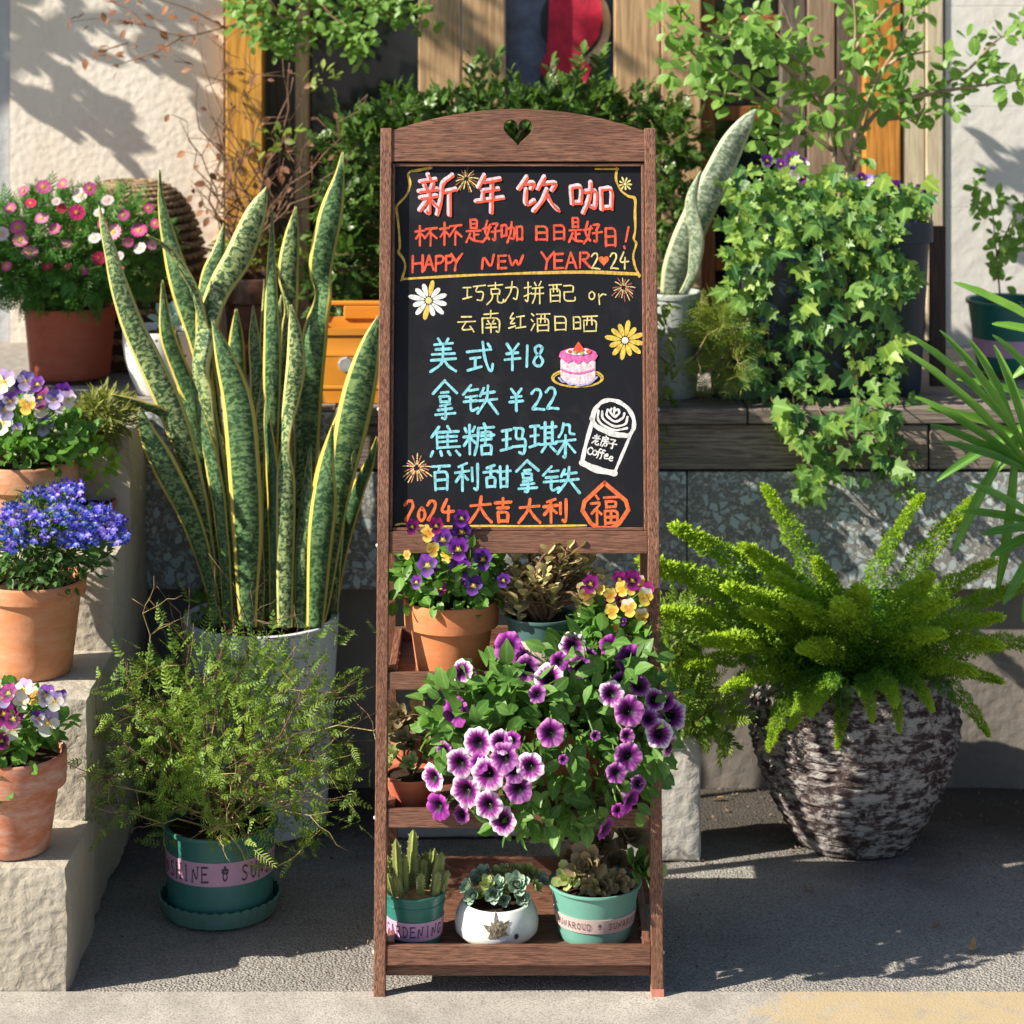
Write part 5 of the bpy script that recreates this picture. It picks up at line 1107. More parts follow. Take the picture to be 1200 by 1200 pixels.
pot(snp, cx, cy, .0, zt, .108, r1, m, 'none', seg=120, soil=.07, mod=lambda r, z, t, j: (r*(1+(.003*math.sin(60*t) if .02 < z < zt*.6 else 0)) if r > .07 else r, z))
SN = [  # foot first
 [(255, 730, .66, 14, 0), (248, 690, .65, 22, 5), (229, 573, .63, 30, 10), (200, 478, .61, 38, 0), (152, 372, .60, 32, 0), (128, 290, .60, 18, 10), (116, 241, .61, 2, 0)],
 [(268, 735, .74, 14, 0), (262, 600, .75, 20, 0), (240, 430, .76, 28, 0), (214, 340, .76, 33, 0), (198, 280, .77, 22, 0), (189, 235, .77, 10, 0), (187, 199, .77, 2, 0)],
 [(272, 730, .71, 12, 0), (262, 560, .70, 14, 30), (247, 430, .68, 16, 50), (231, 350, .66, 16, 40), (205, 300, .64, 14, 20), (172, 275, .62, 2, 0)],
 [(262, 735, .64, 16, 0), (258, 640, .65, 22, 0), (243, 480, .66, 22, 40), (236, 427, .67, 30, 55), (252, 350, .67, 34, 20), (280, 300, .67, 40, -10), (300, 250, .67, 30, 0), (313, 219, .67, 3, 0)],
 [(275, 735, .65, 16, 0), (271, 690, .65, 20, 0), (258, 573, .66, 24, 0), (240, 440, .68, 26, 30), (243, 340, .69, 28, 20), (256, 295, .69, 18, 0), (263, 262, .7, 3, 0)],
 [(291, 735, .585, 26, 0), (290, 700, .585, 30, 0), (290, 620, .585, 44, 0), (285, 535, .585, 47, 0), (278, 470, .59, 44, 0), (262, 415, .59, 26, 0), (249, 376, .6, 3, 0)],
 [(315, 735, .67, 14, 0), (315, 600, .67, 18, 0), (318, 500, .67, 22, 0), (319, 420, .67, 26, 0), (318, 330, .68, 16, 10), (319, 246, .68, 2, 0)],
 [(332, 735, .74, 16, 0), (333, 560, .74, 22, 0), (338, 400, .74, 22, 20), (341, 364, .74, 20, 30), (338, 320, .73, 30, 0), (342, 278, .73, 22, 0), (347, 242, .73, 2, 0)],
 [(334, 735, .59, 22, 0), (334, 690, .59, 24, 0), (335, 570, .60, 28, 0), (334, 518, .60, 14, 55), (341, 470, .60, 24, 10), (347, 427, .60, 28, 0), (345, 385, .60, 18, 0), (341, 357, .60, 2, 0)],
 [(357, 735, .72, 18, 0), (358, 620, .72, 24, 0), (362, 480, .72, 36, 0), (368, 400, .71, 38, 10), (378, 350, .71, 26, 50), (376, 310, .70, 34, -10), (388, 250, .70, 34, 0), (398, 205, .70, 14, 0), (402, 178, .7, 3, 60)],
 [(372, 735, .64, 16, 0), (380, 700, .64, 20, 0), (396, 590, .62, 30, 0), (410, 510, .60, 46, 0), (423, 450, .59, 46, 0), (435, 400, .58, 26, 0), (444, 370, .58, 3, 0)],
 [(369, 735, .575, 24, 0), (371, 705, .575, 28, 0), (375, 640, .57, 36, 0), (380, 588, .57, 37, 0), (384, 540, .57, 20, 20), (390, 498, .57, 2, 0)],
 [(254, 735, .62, 12, 0), (248, 690, .62, 18, 0), (225, 612, .61, 30, 0), (192, 545, .60, 37, 0), (172, 505, .59, 24, 0), (164, 477, .59, 2, 0)],
 [(262, 735, .7, 10, 0), (250, 640, .7, 16, 0), (230, 560, .68, 16, 20), (198, 492, .62, 24, 20), (165, 473, .6, 20, 10), (130, 463, .58, 2, 0)],
 [(272, 735, .73, 12, 0), (262, 600, .73, 20, 0), (240, 500, .73, 28, 10), (214, 440, .73, 26, 0), (196, 390, .72, 22, 0), (190, 328, .72, 2, 0)],
 [(304, 735, .73, 12, 0), (305, 560, .73, 18, 0), (309, 440, .73, 17, 0), (311, 370, .73, 12, 0), (310, 327, .73, 2, 0)],
 [(298, 735, .71, 14, 0), (300, 560, .71, 20, 0), (302, 450, .71, 22, 0), (298, 400, .71, 17, 0), (297, 358, .71, 2, 0)],
 [(283, 735, .7, 20, 0), (280, 600, .72, 32, 0), (276, 470, .74, 34, 0), (277, 400, .75, 22, 0), (277, 362, .75, 3, 0)],
 [(392, 720, .66, 10, 0), (396, 640, .64, 14, 20), (405, 570, .62, 12, 30), (412, 535, .6, 8, 20), (418, 512, .6, 2, 0)],
 [(385, 735, .7, 16, 0), (398, 650, .7, 22, 0), (418, 580, .68, 20, 20), (432, 545, .67, 14, 20), (442, 512, .66, 2, 0)],
 [(345, 735, .7, 22, 0), (350, 620, .71, 30, 0), (355, 540, .72, 26, 0), (350, 470, .72, 14, 20), (352, 420, .73, 3, 0)],
 [(303, 735, .62, 12, 0), (305, 680, .62, 14, 0), (304, 640, .62, 10, 0), (303, 618, .62, 2, 0)],
 [(268, 735, .6, 14, 0), (262, 640, .6, 18, 20), (252, 560, .61, 22, 10), (238, 500, .62, 18, 30), (226, 455, .63, 2, 0)],
 [(322, 735, .6, 14, 0), (322, 640, .6, 18, 0), (320, 560, .61, 20, 20), (314, 500, .62, 12, 30), (312, 462, .63, 2, 0)],
 [(300, 735, .68, 14, 0), (302, 600, .69, 22, 10), (310, 480, .7, 24, 20), (322, 400, .71, 18, 0), (330, 345, .71, 2, 0)],
 [(262, 735, .7, 14, 0), (250, 620, .71, 22, 10), (226, 500, .73, 26, 0), (212, 430, .74, 18, 10), (206, 385, .74, 2, 0)],
 [(365, 735, .66, 14, 0), (368, 640, .67, 20, 20), (378, 560, .68, 24, 0), (396, 500, .69, 18, 0), (408, 462, .69, 2, 0)],
 [(352, 735, .6, 18, 0), (354, 660, .6, 22, 0), (358, 600, .61, 20, 30), (362, 550, .62, 10, 20), (364, 520, .63, 2, 0)]]
for L_ in SN: sword(snp, L_)
mass(snp, 'clover_leaf', [ROUND], mound((xy(240, .6), .62, zt+.03), (.03, .03, .03), 40, (.012, .018), .3, .6), L_HEDGE, 40)

# ---- fine-leaved shrub in the SUNSHINE pot
cy = .31; s = S(cy); cx = xy(258, cy); r1 = 68/s; r0 = 61/s; zt = zz(960, cy)
sh = thing('ferny_shrub', 'wide fine-leaved shrub in a sea green pot with pink band and saucer on the asphalt', 'potted plant', (cx, cy, 0))
po = pot(sh, cx, cy, .012, zt-.012, r0, r1, GREENP, 'lip', soil=.1); rf = lambda z, a=.012, b=zt, r0=r0, r=r1: r0+(r*.94-r0)*min(1, max(0, (z-a)/((b-a)*.94)))
zc = zz(1027, cy-r1); bo = band(po, sh, cx, cy, zc-.0185, zc+.0165, rf, m_plain('dusky_pink_label', (.5, .29, .42), .6, .08, 40, .05)); band_text(bo, cx, cy, rf, zc-.001, .024, 'SUNSHINE * SUNSHINE', INKD, ang0=-77, adv=.62)
mb = MB(); rs = 70/s
mb.lathe([(.0001, .002), (rs*.86, .002), (rs*.93, .004), (rs*1.0, .022), (rs*1.03, .03), (rs*.985, .03), (rs*.93, .012), (rs*.86, .0085), (.0001, .0085)], cx, cy, 144, lambda r, z, t, j: (r*(1+.008*(1 if math.sin(36*t) > 0 else -1)) if z > .008 and r > rs*.9 else r, z+(.0015*math.sin(36*t) if z > .025 else 0)))
mb.build('saucer', m_plain('saucer_plastic', (.09, .2, .17), .45, .2, 14, .1), sh, smooth=True, angle=40)
SPR = [sprig(LANCE, 7, .038, .0105, 62), sprig(OVATE2, 5, .031, .0082, 58), sprig(LANCE, 6, .033, .0105, 55), sprig(OVATE, 4, .024, .008, 50)]
c = (xy(264, cy), cy-.02, zz(858, cy)); rad = (.215, .17, .165)
A1 = mound(c, rad, 1500, (.7, 1.15), .3, .35, -.8, .8, .35); A2 = mound((c[0]-.01, cy, c[2]-.02), (.12, .1, .1), 250, (.7, 1.1), .2, .3)
A3 = mound((xy(345, cy), cy-.05, zz(960, cy)), (.05, .05, .03), 40, (.6, 1.), .2, .1); A4 = mound((xy(200, cy), cy-.04, zz(955, cy)), (.03, .04, .03), 30, (.6, 1.), .2, .1)
AA = np.concatenate([A1, A2, A3, A4]); mass(sh, 'sprig', SPR, AA, L_SHR, 300, key=AA[:, 1, 3])
def branchy(root, name, start, goals, r0, mat, wig=.12, split=3, seg=7):
    mb = MB()
    for gl in goals:
        a = Vector(start)+Vector((rnd.uniform(-.02, .02), rnd.uniform(-.02, .02), 0)); b = Vector(gl); L_ = (b-a).length; P = []
        off = Vector((0, 0, 0))
        for i in range(seg+1):
            t_ = i/seg; off += Vector([rnd.uniform(-1, 1) for _ in range(3)])*L_*wig*.35; P.append(a.lerp(b, t_)+off*min(1, t_*3)+Vector((0, 0, L_*.12*math.sin(math.pi*t_))))
        mb.tube(P, [r0*(1-.75*i/seg) for i in range(seg+1)], 4)
        for k in range(split):
            i = rnd.randint(2, seg-1); q = P[i]; d = (P[i]-P[i-1]).normalized()+Vector([rnd.uniform(-1, 1) for _ in range(3)])*.9; l_ = L_*rnd.uniform(.2, .4); Q = [q]
            for j in range(4): Q.append(Q[-1]+d.normalized()*l_/4+Vector([rnd.uniform(-1, 1) for _ in range(3)])*l_*.07)
            mb.tube(Q, [r0*.4*(1-.15*j) for j in range(5)], 3)
    return mb.build(name, mat, root, smooth=True)
gl = [(c[0]+rad[0]*a*1.02, c[1]+rad[1]*b, c[2]+rad[2]*e) for a, b, e in rdir(80) if e > -.6]
branchy(sh, 'branches', (cx, cy, zt-.01), gl[:26], .0024, TWIG, .2, 5); branchy(sh, 'pale_twigs', (cx, cy, zt-.01), gl[26:], .0016, TWIGP, .28, 5)
P = [W(x, y, .21) for x, y in ((248, 975), (262, 972), (282, 995), (290, 1010), (318, 1016), (345, 1004), (362, 985), (376, 972))]; mb = MB(); PQ = [Vector(q) for q in catmull([tuple(p) for p in P], 4)]; mb.tube(PQ, [.0016-.0012*i/len(PQ) for i in range(len(PQ))], 5); mb.build('drooping_twig', TWIGP, sh, smooth=True); mass(sh, 'sprig', SPR, omat(np.array([tuple(q) for q in PQ]), rdir(len(PQ)), rdir(len(PQ))+np.array([0, -.5, .5]), .8), L_SHR, 60)

# ---- textured urn with foxtail fern
cy = .60; s = S(cy); cx = xy(1001, cy); zt = zz(775, cy)
ur = thing('fern_urn', 'big dark stone urn with pale crust holding a bright green foxtail fern', 'potted plant', (cx, cy, 0))
m, t, o = newmat('crusted_stone'); v = coords(t, (1, 1, 3)); n1 = noise_(t, v, 24, 8, .78, .3); n2 = noise_(t, coords(t), 75, 4, .7)
col = mix(t, ramp(t, n2, [(.35, 0.), (.7, 1.)]), (.035, .024, .026), (.1, .07, .065))
msk = ramp(t, math_(t, 'ADD', math_(t, 'MULTIPLY', n1, .75), math_(t, 'MULTIPLY', n2, .3)), [(.50, 0.), (.58, .85)])
surf(t, o, mix(t, msk, col, (.42, .4, .385)), .85, n2, .8, .004, .2); URN = m
def urnmod(r, z, t_, j):
    if r < .07 or z > zt-.002: return r, z
    q = Vector((math.cos(t_)*3, math.sin(t_)*3, z*26)); 
    return r*(1+.03*math.sin(z*430+1.2*math.sin(3*t_)+2*noise.noise(q))+.028*noise.noise(q*2.5)), z
pr = [(.0001, 0), (.086, 0), (.095, .004)]
for k in range(1, 41):
    f = k/40; z = .004+(zt-.008)*f; r = .095+(.168-.095)*math.sin(math.pi/2*min(1, f/.72))**.95 if f < .72 else .168-.035*((f-.72)/.28)**1.7; pr.append((r, z))
pr += [(.128, zt), (.122, zt-.004), (.12, zt-.05)]
mb = MB(); mb.lathe(pr, cx, cy, 110, urnmod); mb.build('urn', URN, ur, smooth=True)
mb = MB(); mb.lathe([(.124*f, zt-.03+.01*(1-f)) for f in (.0001, .5, 1)], cx, cy, 24); mb.build('soil', SOIL, ur)
NEED = (np.array([(-.26, .3, 0), (.26, .3, .08), (0, 1, 0)], float), np.array([(0, 1, 2)]), np.array([(.2, 0), (.8, 0), (.5, 1)], float))
def frond(n, seed, rr=.1):
    rg = np.random.default_rng(seed); L_ = []
    t_ = rg.random(n)**.85; th = rg.uniform(0, 2*math.pi, n)
    w_ = np.minimum(1, t_*3+.25)*(1-t_*.985)**.62*1.15*(1+.28*np.sin(t_*38+th*1+seed))
    rad_ = rr*w_*rg.uniform(.15, 1, n)**.5
    ctr = np.c_[np.sin(t_*4+seed)*.02, t_, -.30*t_**2]
    pos = ctr+np.c_[np.cos(th)*rad_*1.05, rg.normal(size=n)*.01, np.sin(th)*rad_*.85]
    d = np.c_[np.cos(th), np.full(n, .45), np.sin(th)]+rg.normal(size=(n, 3))*.5
    M = omat(pos, d, rg.normal(size=(n, 3)), rg.uniform(.014, .026, n)); L_ = [((NEED[0], NEED[1], np.array([(.2, t_[i]), (.8, t_[i]), (.5, t_[i])])), q) for i, q in enumerate(M)]
    st_ = np.array([[x, t, z] for t in (0, .33, .66, 1) for x, z in ((-.006, -.3*t*t), (.006, -.3*t*t))]); L_.append(((st_, np.array([(0, 1, 2), (1, 3, 2), (2, 3, 4), (3, 5, 4), (4, 5, 6), (5, 7, 6)]), np.full((8, 2), .2)), np.eye(4)))
    return combine(None, L_)
FR = [frond(4600, 1, .088), frond(4400, 2, .098), frond(4000, 3, .08)]
L_ = []; ctr = Vector((cx, cy, zt-.015))
tipsF = [(795, 628, .42, 1), (845, 602, .5, 1), (800, 700, .4, 1), (815, 760, .45, 1), (875, 870, .43, 1), (978, 882, .40, 1), (1165, 845, .42, 1), (1198, 742, .5, 1), (1160, 660, .5, 1), (1075, 590, .6, 1), (950, 590, .65, 1), (1010, 600, .6, 1),
 (905, 620, .45, 1), (880, 660, .42, 1), (930, 650, .42, 1), (1000, 660, .4, 1), (1060, 650, .42, 1), (1110, 640, .5, 1), (1130, 710, .42, 1), (1120, 770, .40, 1), (1060, 850, .39, 1), (1020, 830, .38, 1), (920, 830, .38, 1), (855, 790, .4, 1), (840, 730, .38, 1), (945, 742, .37, 1), (1085, 725, .37, 1), (970, 640, .5, 1), (1045, 805, .37, 1), (950, 815, .37, 1), (1150, 780, .46, 1), (985, 690, .36, 1), (1090, 810, .38, 1), (890, 700, .4, 1), (1140, 740, .4, 1), (940, 690, .38, 1), (1075, 690, .38, 1)]
for px, py, y, _ in tipsF:
    px = px if px > 1000 else 1000+(px-1000)*.92; py = py+16 if py < 680 else py
    tp = W(px, py, y); hv = Vector((tp.x-cx, tp.y-cy, 0)); b0 = ctr+hv*.18 if py < 800 else ctr+hv.normalized()*.135+Vector((0, 0, .03)); d = tp-b0; ln = d.length/1.02
    dd = d+Vector((0, 0, .26*ln)); L_.append(omat(b0, dd, Vector((0, 0, 1))-dd.normalized()*dd.normalized().z, dd.length*.98)[0])
for i, M in enumerate(L_):
    o = bpy.data.objects.new('frond', mesh_of('frond', FR[i % 3], L_FERN)); C.objects.link(o); o.parent = ur; m = M.copy(); m[:3, 3] -= wl(ur)
    k = .17/max(.12, np.linalg.norm(m[:3, 1])); k = max(.8, min(1.25, k**.6)); m[:3, 0] *= k*1.55; m[:3, 2] *= k*1.4; o.matrix_basis = Matrix(m.tolist())

# ---- small leafy plant between stand and urn
cy = .36; cx = xy(800, cy)
sm = thing('bushy_plant', 'bushy yellow-green plant growing behind the right post of the stand above the block', 'plant', (cx, cy+.17, .19))
SPR2 = [sprig(LANCE, 6, .04, .017, 50), sprig(OVATE2, 5, .034, .016, 50)]
AA = np.concatenate([mound((xy(790, .5), .5, zz(745, .5)), (.055, .06, .065), 160, (.7, 1.1), .3, .5), mound((xy(795, .52), .52, zz(825, .52)), (.075, .07, .06), 170, (.7, 1.1), .3, .3), mound((xy(840, .5), .5, zz(830, .5)), (.05, .04, .05), 60, (.7, 1.1), .3, .1)])
mass(sm, 'sprig', SPR2, AA, L_SHR, 300)
stems(sm, 'stem', [(xy(780, .55), .54, .17)]*16, [tuple(M[:3, 3]) for M in AA[::24]][:16], .003, .001, TWIG, .2)
pot(sm, xy(775, .55), .53, .188, .05, .035, .045, TEALD, 'lip')
cy = .5
# ---- fan palm entering from the right
pm = thing('lady_palm', 'lady palm with long ribbed green leaflets reaching in at the right edge', 'palm', (W(1350, 1000, .52).x, .52, 0))
bxp = W(1350, 1000, .52).x
pot(pm, bxp, .52, 0, .2, .09, .12, TERRA3, 'band')
PL = leaf_shape([(0, .012), (.12, .03), (.5, .046), (.8, .04), (.95, .022), (1, .008)], fold=.8, curl=.18)
fans = [((1215, 560), .46, [(1080, 416), (1130, 398), (1090, 470), (1180, 420), (1120, 520), (1240, 400), (1105, 500)], .40), ((1190, 510), .50, [(1085, 400), (1150, 405), (1100, 480), (1120, 640), (1180, 690)], .44),
        ((1230, 620), .5, [(1170, 650), (1150, 570), (1185, 700), (1140, 600), (1200, 720), (1165, 625)], .42), ((1240, 480), .6, [(1135, 445), (1180, 400), (1110, 560), (1160, 560), (1200, 600)], .55), ((1250, 400), .6, [(1128, 333), (1170, 380), (1190, 440)], .6)]
for (fx, fy_), fyy, tps, ty in fans:
    hub = W(fx, fy_, fyy)
    for q, (x, y) in enumerate(tps):
        tp = W(x, y, ty+rnd.uniform(-.03, .03)); d = tp-hub
        M = omat(hub, d+Vector((0, 0, .1*d.length)), (rnd.uniform(-.3, .3), -.7, .8), d.length*1.04)[0].copy(); M[:3, 3] -= np.array(wl(pm)); M[:3, 0] *= .16/d.length*1.15
        o = bpy.data.objects.new('leaflet', mesh_of('leaflet', PL, L_PALM)); C.objects.link(o); o.parent = pm; o.matrix_basis = Matrix(M.tolist())
    mb = MB(); mb.tube([(bxp, .52, .17), ((bxp+hub.x)/2+.03, .5, (hub.z+.2)/2+.03), hub], [.007, .005, .003], 6); mb.build('leaf_stalk', L_PALM, pm, smooth=True)

# ================================================================ POTS ON THE STEPS
def pans_cluster(root, c, rad, spots, kinds, y0, szs=22):
    pass
# lowest step: white and purple violas
cy = .088; s = S(cy); cx = xy(15, cy); r1 = 63/s; zt = zz(879, cy); z0 = .1775
v1 = thing('viola_pot', 'chalky terracotta pot of white and purple violas on the lowest concrete step', 'potted plant', (cx, cy, z0))
pot(v1, cx, cy, z0, zt-z0, 43/s, r1, TERRA2, bandh=.36)
mass(v1, 'leaf', [OVATE, ROUND], mound((cx, cy-.005, zt+.035), (.078, .07, .055), 320, (.016, .026), .4, .4, -.7), L_PAN, 300)
tips = []
for px, py, k, sz in ((10, 812, 'mag', 22), (28, 808, 'white', 24), (54, 815, 'vw', 24), (64, 822, 'white', 22), (25, 822, 'white', 20), (56, 847, 'white', 28), (14, 854, 'white', 24), (5, 836, 'mag', 26), (16, 842, 'mag', 24), (2, 868, 'mag', 18), (38, 815, 'wy', 20), (44, 842, 'vw', 18), (3, 818, 'lil', 22), (72, 818, 'vw', 18)):
    y = cy-.065+rnd.uniform(-.015, .015); p = W(px, py, y); place_flower(v1, pans(k), p, (rnd.uniform(-.4, .4), -1, rnd.uniform(.1, .7)), sz/S(y)*1.1, rnd.uniform(-.3, .3)); tips.append((p.x, p.y+.006, p.z-.003))
stems(v1, 'flower_stems', [(cx+rnd.uniform(-.03, .03), cy, zt-.01) for _ in tips], tips, .0012, .0009, TWIGG, .1)
mass(v1, 'leaf', [OVATE, ROUND], mound((W(5, 925, .03).x, .025, W(5, 925, .03).z), (.02, .012, .02), 16, (.013, .018), .3, .2), L_PAN, 16)
# second step: lobelia
cy = .33; s = S(cy); cx = xy(38, cy); r1 = 63/s; zt = zz(676, cy); z0 = .355
lb = thing('lobelia_pot', 'terracotta pot of bright blue lobelia on the second concrete step', 'potted plant', (cx, cy, z0))
pot(lb, cx, cy, z0, zt-z0, 46/s, r1, m_terra('terracotta_warm', (.5, .2, .09), (.62, .42, .3), .4), bandh=.2)
A_ = np.concatenate([mound((cx+.008, cy, zt+.045), (.105, .09, .085), 900, (.013, .022), .4, .5, -.5), mound((cx+.04, cy-.01, zt+.03), (.07, .07, .06), 250, (.012, .02), .4, .5, -.8)])
mass(lb, 'leaf', [LANCE, OVATE2], A_, L_LOB, 300, key=A_[:, 1, 3])
LM = [flower_mesh('lobelia_flower_'+k, lobelia(cc)) for k, cc in (('a', (.055, .06, .55)), ('b', (.10, .08, .62)), ('c', (.04, .10, .55)), ('d', (.18, .13, .66)))]
tips = []
cl_ = [(60, 575, 34, 10, 26), (40, 600, 34, 14, 30), (95, 600, 34, 18, 46), (125, 605, 24, 16, 34), (70, 625, 60, 12, 40), (110, 628, 30, 12, 34), (10, 612, 18, 22, 28), (20, 638, 24, 8, 14), (140, 628, 12, 6, 12), (82, 570, 16, 8, 12)]
for a_, b_, rx_, ry_, n in cl_:
    for q in range(n):
        th = rnd.uniform(0, 6.28); rr = rnd.random()**.5; px = a_+rx_*rr*math.cos(th); py = b_+ry_*rr*math.sin(th)
        y = cy-.05-.03*rnd.random()+(.05 if py < 590 else 0); p = W(px, py, y); place_flower(lb, rnd.choice(LM), p, (rnd.uniform(-.5, .6), -1, rnd.uniform(.0, .8)), rnd.uniform(.013, .0175), rnd.uniform(-.5, .5)); 
        if q % 3 == 0: tips.append(tuple(p+Vector((0, .004, -.003))))
stems(lb, 'flower_stems', [(cx+rnd.uniform(-.04, .04), cy, zt-.005) for _ in tips], tips, .0009, .0006, TWIGG, .1, 4, 4)
# third step: pansies
cy = .555; s = S(cy); cx = xy(32, cy); r1 = 61/s; zt = zz(538, cy); z0 = .5005
p3 = thing('pansy_pot', 'mossy terracotta pot of pale lilac and white pansies on the third step', 'potted plant', (cx, cy, z0))
pot(p3, cx, cy, z0, zt-z0, 45/s, r1, m_terra('terracotta_mossy', (.46, .2, .1), (.6, .45, .33), .6), bandh=.34)
A_ = np.concatenate([mound((cx+.0, cy, zt+.035), (.1, .085, .055), 420, (.015, .026), .4, .4, -.7), mound((xy(95, .52), .52, zz(520, .52)), (.03, .03, .03), 40, (.015, .022), .3, .2)])
mass(p3, 'leaf', [OVATE, ROUND], A_, L_PAN, 300, key=A_[:, 1, 3])
tips = []
for px, py, k, sz in ((4, 447, 'white', 28), (0, 456, 'lil', 24), (30, 446, 'lil', 22), (36, 452, 'vw', 24), (24, 452, 'purple', 18), (44, 450, 'purple', 18), (32, 474, 'wy', 22), (47, 466, 'mag', 26), (48, 478, 'white', 22), (64, 468, 'lil', 22), (74, 460, 'purple', 22), (80, 468, 'white', 20), (70, 475, 'vw', 20), (6, 480, 'lil', 24), (4, 496, 'white', 26), (52, 498, 'lil', 24), (12, 470, 'vw', 20), (20, 502, 'lil', 14), (36, 464, 'lil', 18)):
    y = cy-.06+rnd.uniform(-.02, .02); p = W(px, py, y); place_flower(p3, pans(k), p, (rnd.uniform(-.4, .4), -1, rnd.uniform(.1, .7)), sz/S(y)*1.1, rnd.uniform(-.3, .3)); tips.append((p.x, p.y+.006, p.z-.003))
stems(p3, 'flower_stems', [(cx+rnd.uniform(-.03, .03), cy, zt-.01) for _ in tips], tips, .0012, .0009, TWIGG, .1)
# mossy pot behind
cy = .68; s = S(cy); cx = xy(104, cy); z0 = .6555 ; z0 = .51
ms_ = thing('mossy_pot', 'dark pot with spiky yellow-green tuft beside the pansy pot, above the wooden post', 'potted plant', (cx, .57, .5))
pot(ms_, xy(103, .6), .6, .5005, .05, .035, .046, TERRA3, 'band')
cc = (xy(122, .62), .62, zz(488, .62)); A_ = mound(cc, (.05, .045, .035), 700, (.02, .035), .2, .9)
mass(ms_, 'blade', [BLADE, LANCE], A_, L_MOSS, 150)
A_ = mound((xy(118, .56), .56, zz(545, .56)), (.026, .02, .04), 60, (.012, .017), .3, .3, ); mass(ms_, 'leaf', [ROUND], A_, m_leaf('lime_leaf', (.13, .27, .03), (.3, .46, .06), .4, .4), 60)
branchy(ms_, 'trailing_stems', (cc[0], cc[1], cc[2]-.02), [W(150+rnd.uniform(-12, 12), 560+rnd.uniform(-30, 30), .58) for _ in range(14)], .0008, TWIGP, .2, 1)
# ================================================================ ON THE TERRACE
# daisies
cy = 1.1; s = S(cy); cx = xy(82, cy); zt = zz(356, cy)
dp = thing('daisy_pot', 'faceted red terracotta pot overflowing with pink and white daisies by the cream wall', 'potted plant', (cx, cy, TZ))
pot(dp, cx, cy, TZ, zt-TZ, 47/s, 58/s, m_terra('faceted_clay', (.40, .10, .055), (.5, .2, .13), .3, .6), 'lip', seg=10)
c = (xy(82, cy-.02), cy-.02, zz(290, cy)); A_ = np.concatenate([mound(c, (.17, .15, .105), 1700, (.8, 1.3), .45, .4, -.95), mound((xy(30, 1.05), 1.05, zz(320, 1.05)), (.08, .08, .06), 350, (.8, 1.3), .3, .2)])
mass(dp, 'sprig', [sprig(LANCE, 4, .026, .016, 50), sprig(LANCE, 5, .03, .014, 40)], A_, L_DAIS, 300, key=A_[:, 1, 3])
DM = {'m': daisyf((.75, .3, .35), (.6, .03, .28)), 'p': daisyf((.8, .5, .5), (.72, .18, .42)), 'w': daisyf((.7, .45, .5), (.8, .72, .74), (.6, .5, .2)), 'r': daisyf((.6, .05, .1), (.5, .02, .08), (.4, .1, .05)), 'h': daisyf((.65, .05, .15), (.72, .03, .2), (.6, .3, .1))}
tips = []
for px, py, k, sz in ((51, 219, 'm', 17), (74, 215, 'm', 12), (94, 229, 'w', 17), (105, 221, 'm', 15), (126, 235, 'w', 14), (90, 249, 'h', 18), (49, 256, 'p', 15), (21, 266, 'm', 17), (24, 281, 'p', 17), (35, 296, 'p', 18), (133, 272, 'p', 18), (111, 279, 'w', 14), (163, 270, 'm', 18), (164, 291, 'w', 14), (116, 303, 'r', 15), (178, 287, 'p', 11), (2, 274, 'w', 16), (116, 249, 'w', 12), (80, 313, 'r', 10), (182, 262, 'm', 12), (150, 284, 'm', 12), (12, 244, 'm', 13), (36, 238, 'h', 12), (64, 268, 'm', 13), (78, 286, 'p', 12), (98, 318, 'm', 11), (8, 312, 'm', 12), (56, 312, 'h', 11), (145, 252, 'm', 13), (120, 262, 'm', 11), (174, 244, 'm', 11), (28, 224, 'm', 12), (72, 244, 'r', 11), (140, 316, 'm', 10), (66, 236, 'w', 10), (140, 300, 'w', 10)):
    y = cy-.15+(.06 if py < 235 else 0); p = W(px, py, y); place_flower(dp, flower_mesh('daisy_flower_'+k, DM[k]), p, (rnd.uniform(-.4, .3), -1, rnd.uniform(.3, 1)), sz*1.15/S(y), rnd.uniform(0, 6)); tips.append(tuple(p+Vector((0, .006, -.003))))
stems(dp, 'flower_stems', [(cx+rnd.uniform(-.03, .03), cy, zt) for _ in tips], tips, .0012, .0009, TWIGG, .1)
# wicker dome
cy = 1.33; s = S(cy); cx = xy(152, cy)
wk = thing('wicker_basket', 'large upturned woven wicker basket behind the daisies', 'basket', (cx, cy, TZ))
m, t, o = newmat('wicker'); inf = nd(t, 'ShaderNodeObjectInfo'); n1 = noise_(t, coords(t), 70, 4); surf(t, o, mix(t, ramp(t, n1, [(.3, 0.), (.7, 1.)]), (.12, .07, .035), (.4, .28, .16)), .75, n1, .4, .002)
H = zz(214, cy)-TZ; RR = 96/s; rows = 20
for k in range(rows):
    f = (k+.5)/rows; a = f*math.pi/2; zr = TZ+H*math.sin(a)**.9; r = RR*math.cos(a*.98)**.62; mb = MB(); n = 96; sd = 5
    for part_ in (0, 1):
        P = []
        for i in range(n+1):
            th = 2*math.pi*i/n; ph = th*26+part_*math.pi+k*math.pi; P.append((cx+(r+.005*math.sin(ph))*math.cos(th), cy+(r+.005*math.sin(ph))*math.sin(th), zr+.0035*math.cos(ph)))
        mb.tube(P, .0042, sd)
    mb.build('woven_row', m, wk, smooth=True)
mb = MB(); mb.lathe([(RR*.97*math.cos(a*.98)**.62+.0001, TZ+H*math.sin(a)**.9-.004) for a in [math.pi/2*i/14 for i in range(15)]], cx, cy, 40); mb.build('lining', m_plain('dark_reed', (.06, .035, .02), .8, .3, 50), wk, smooth=True)
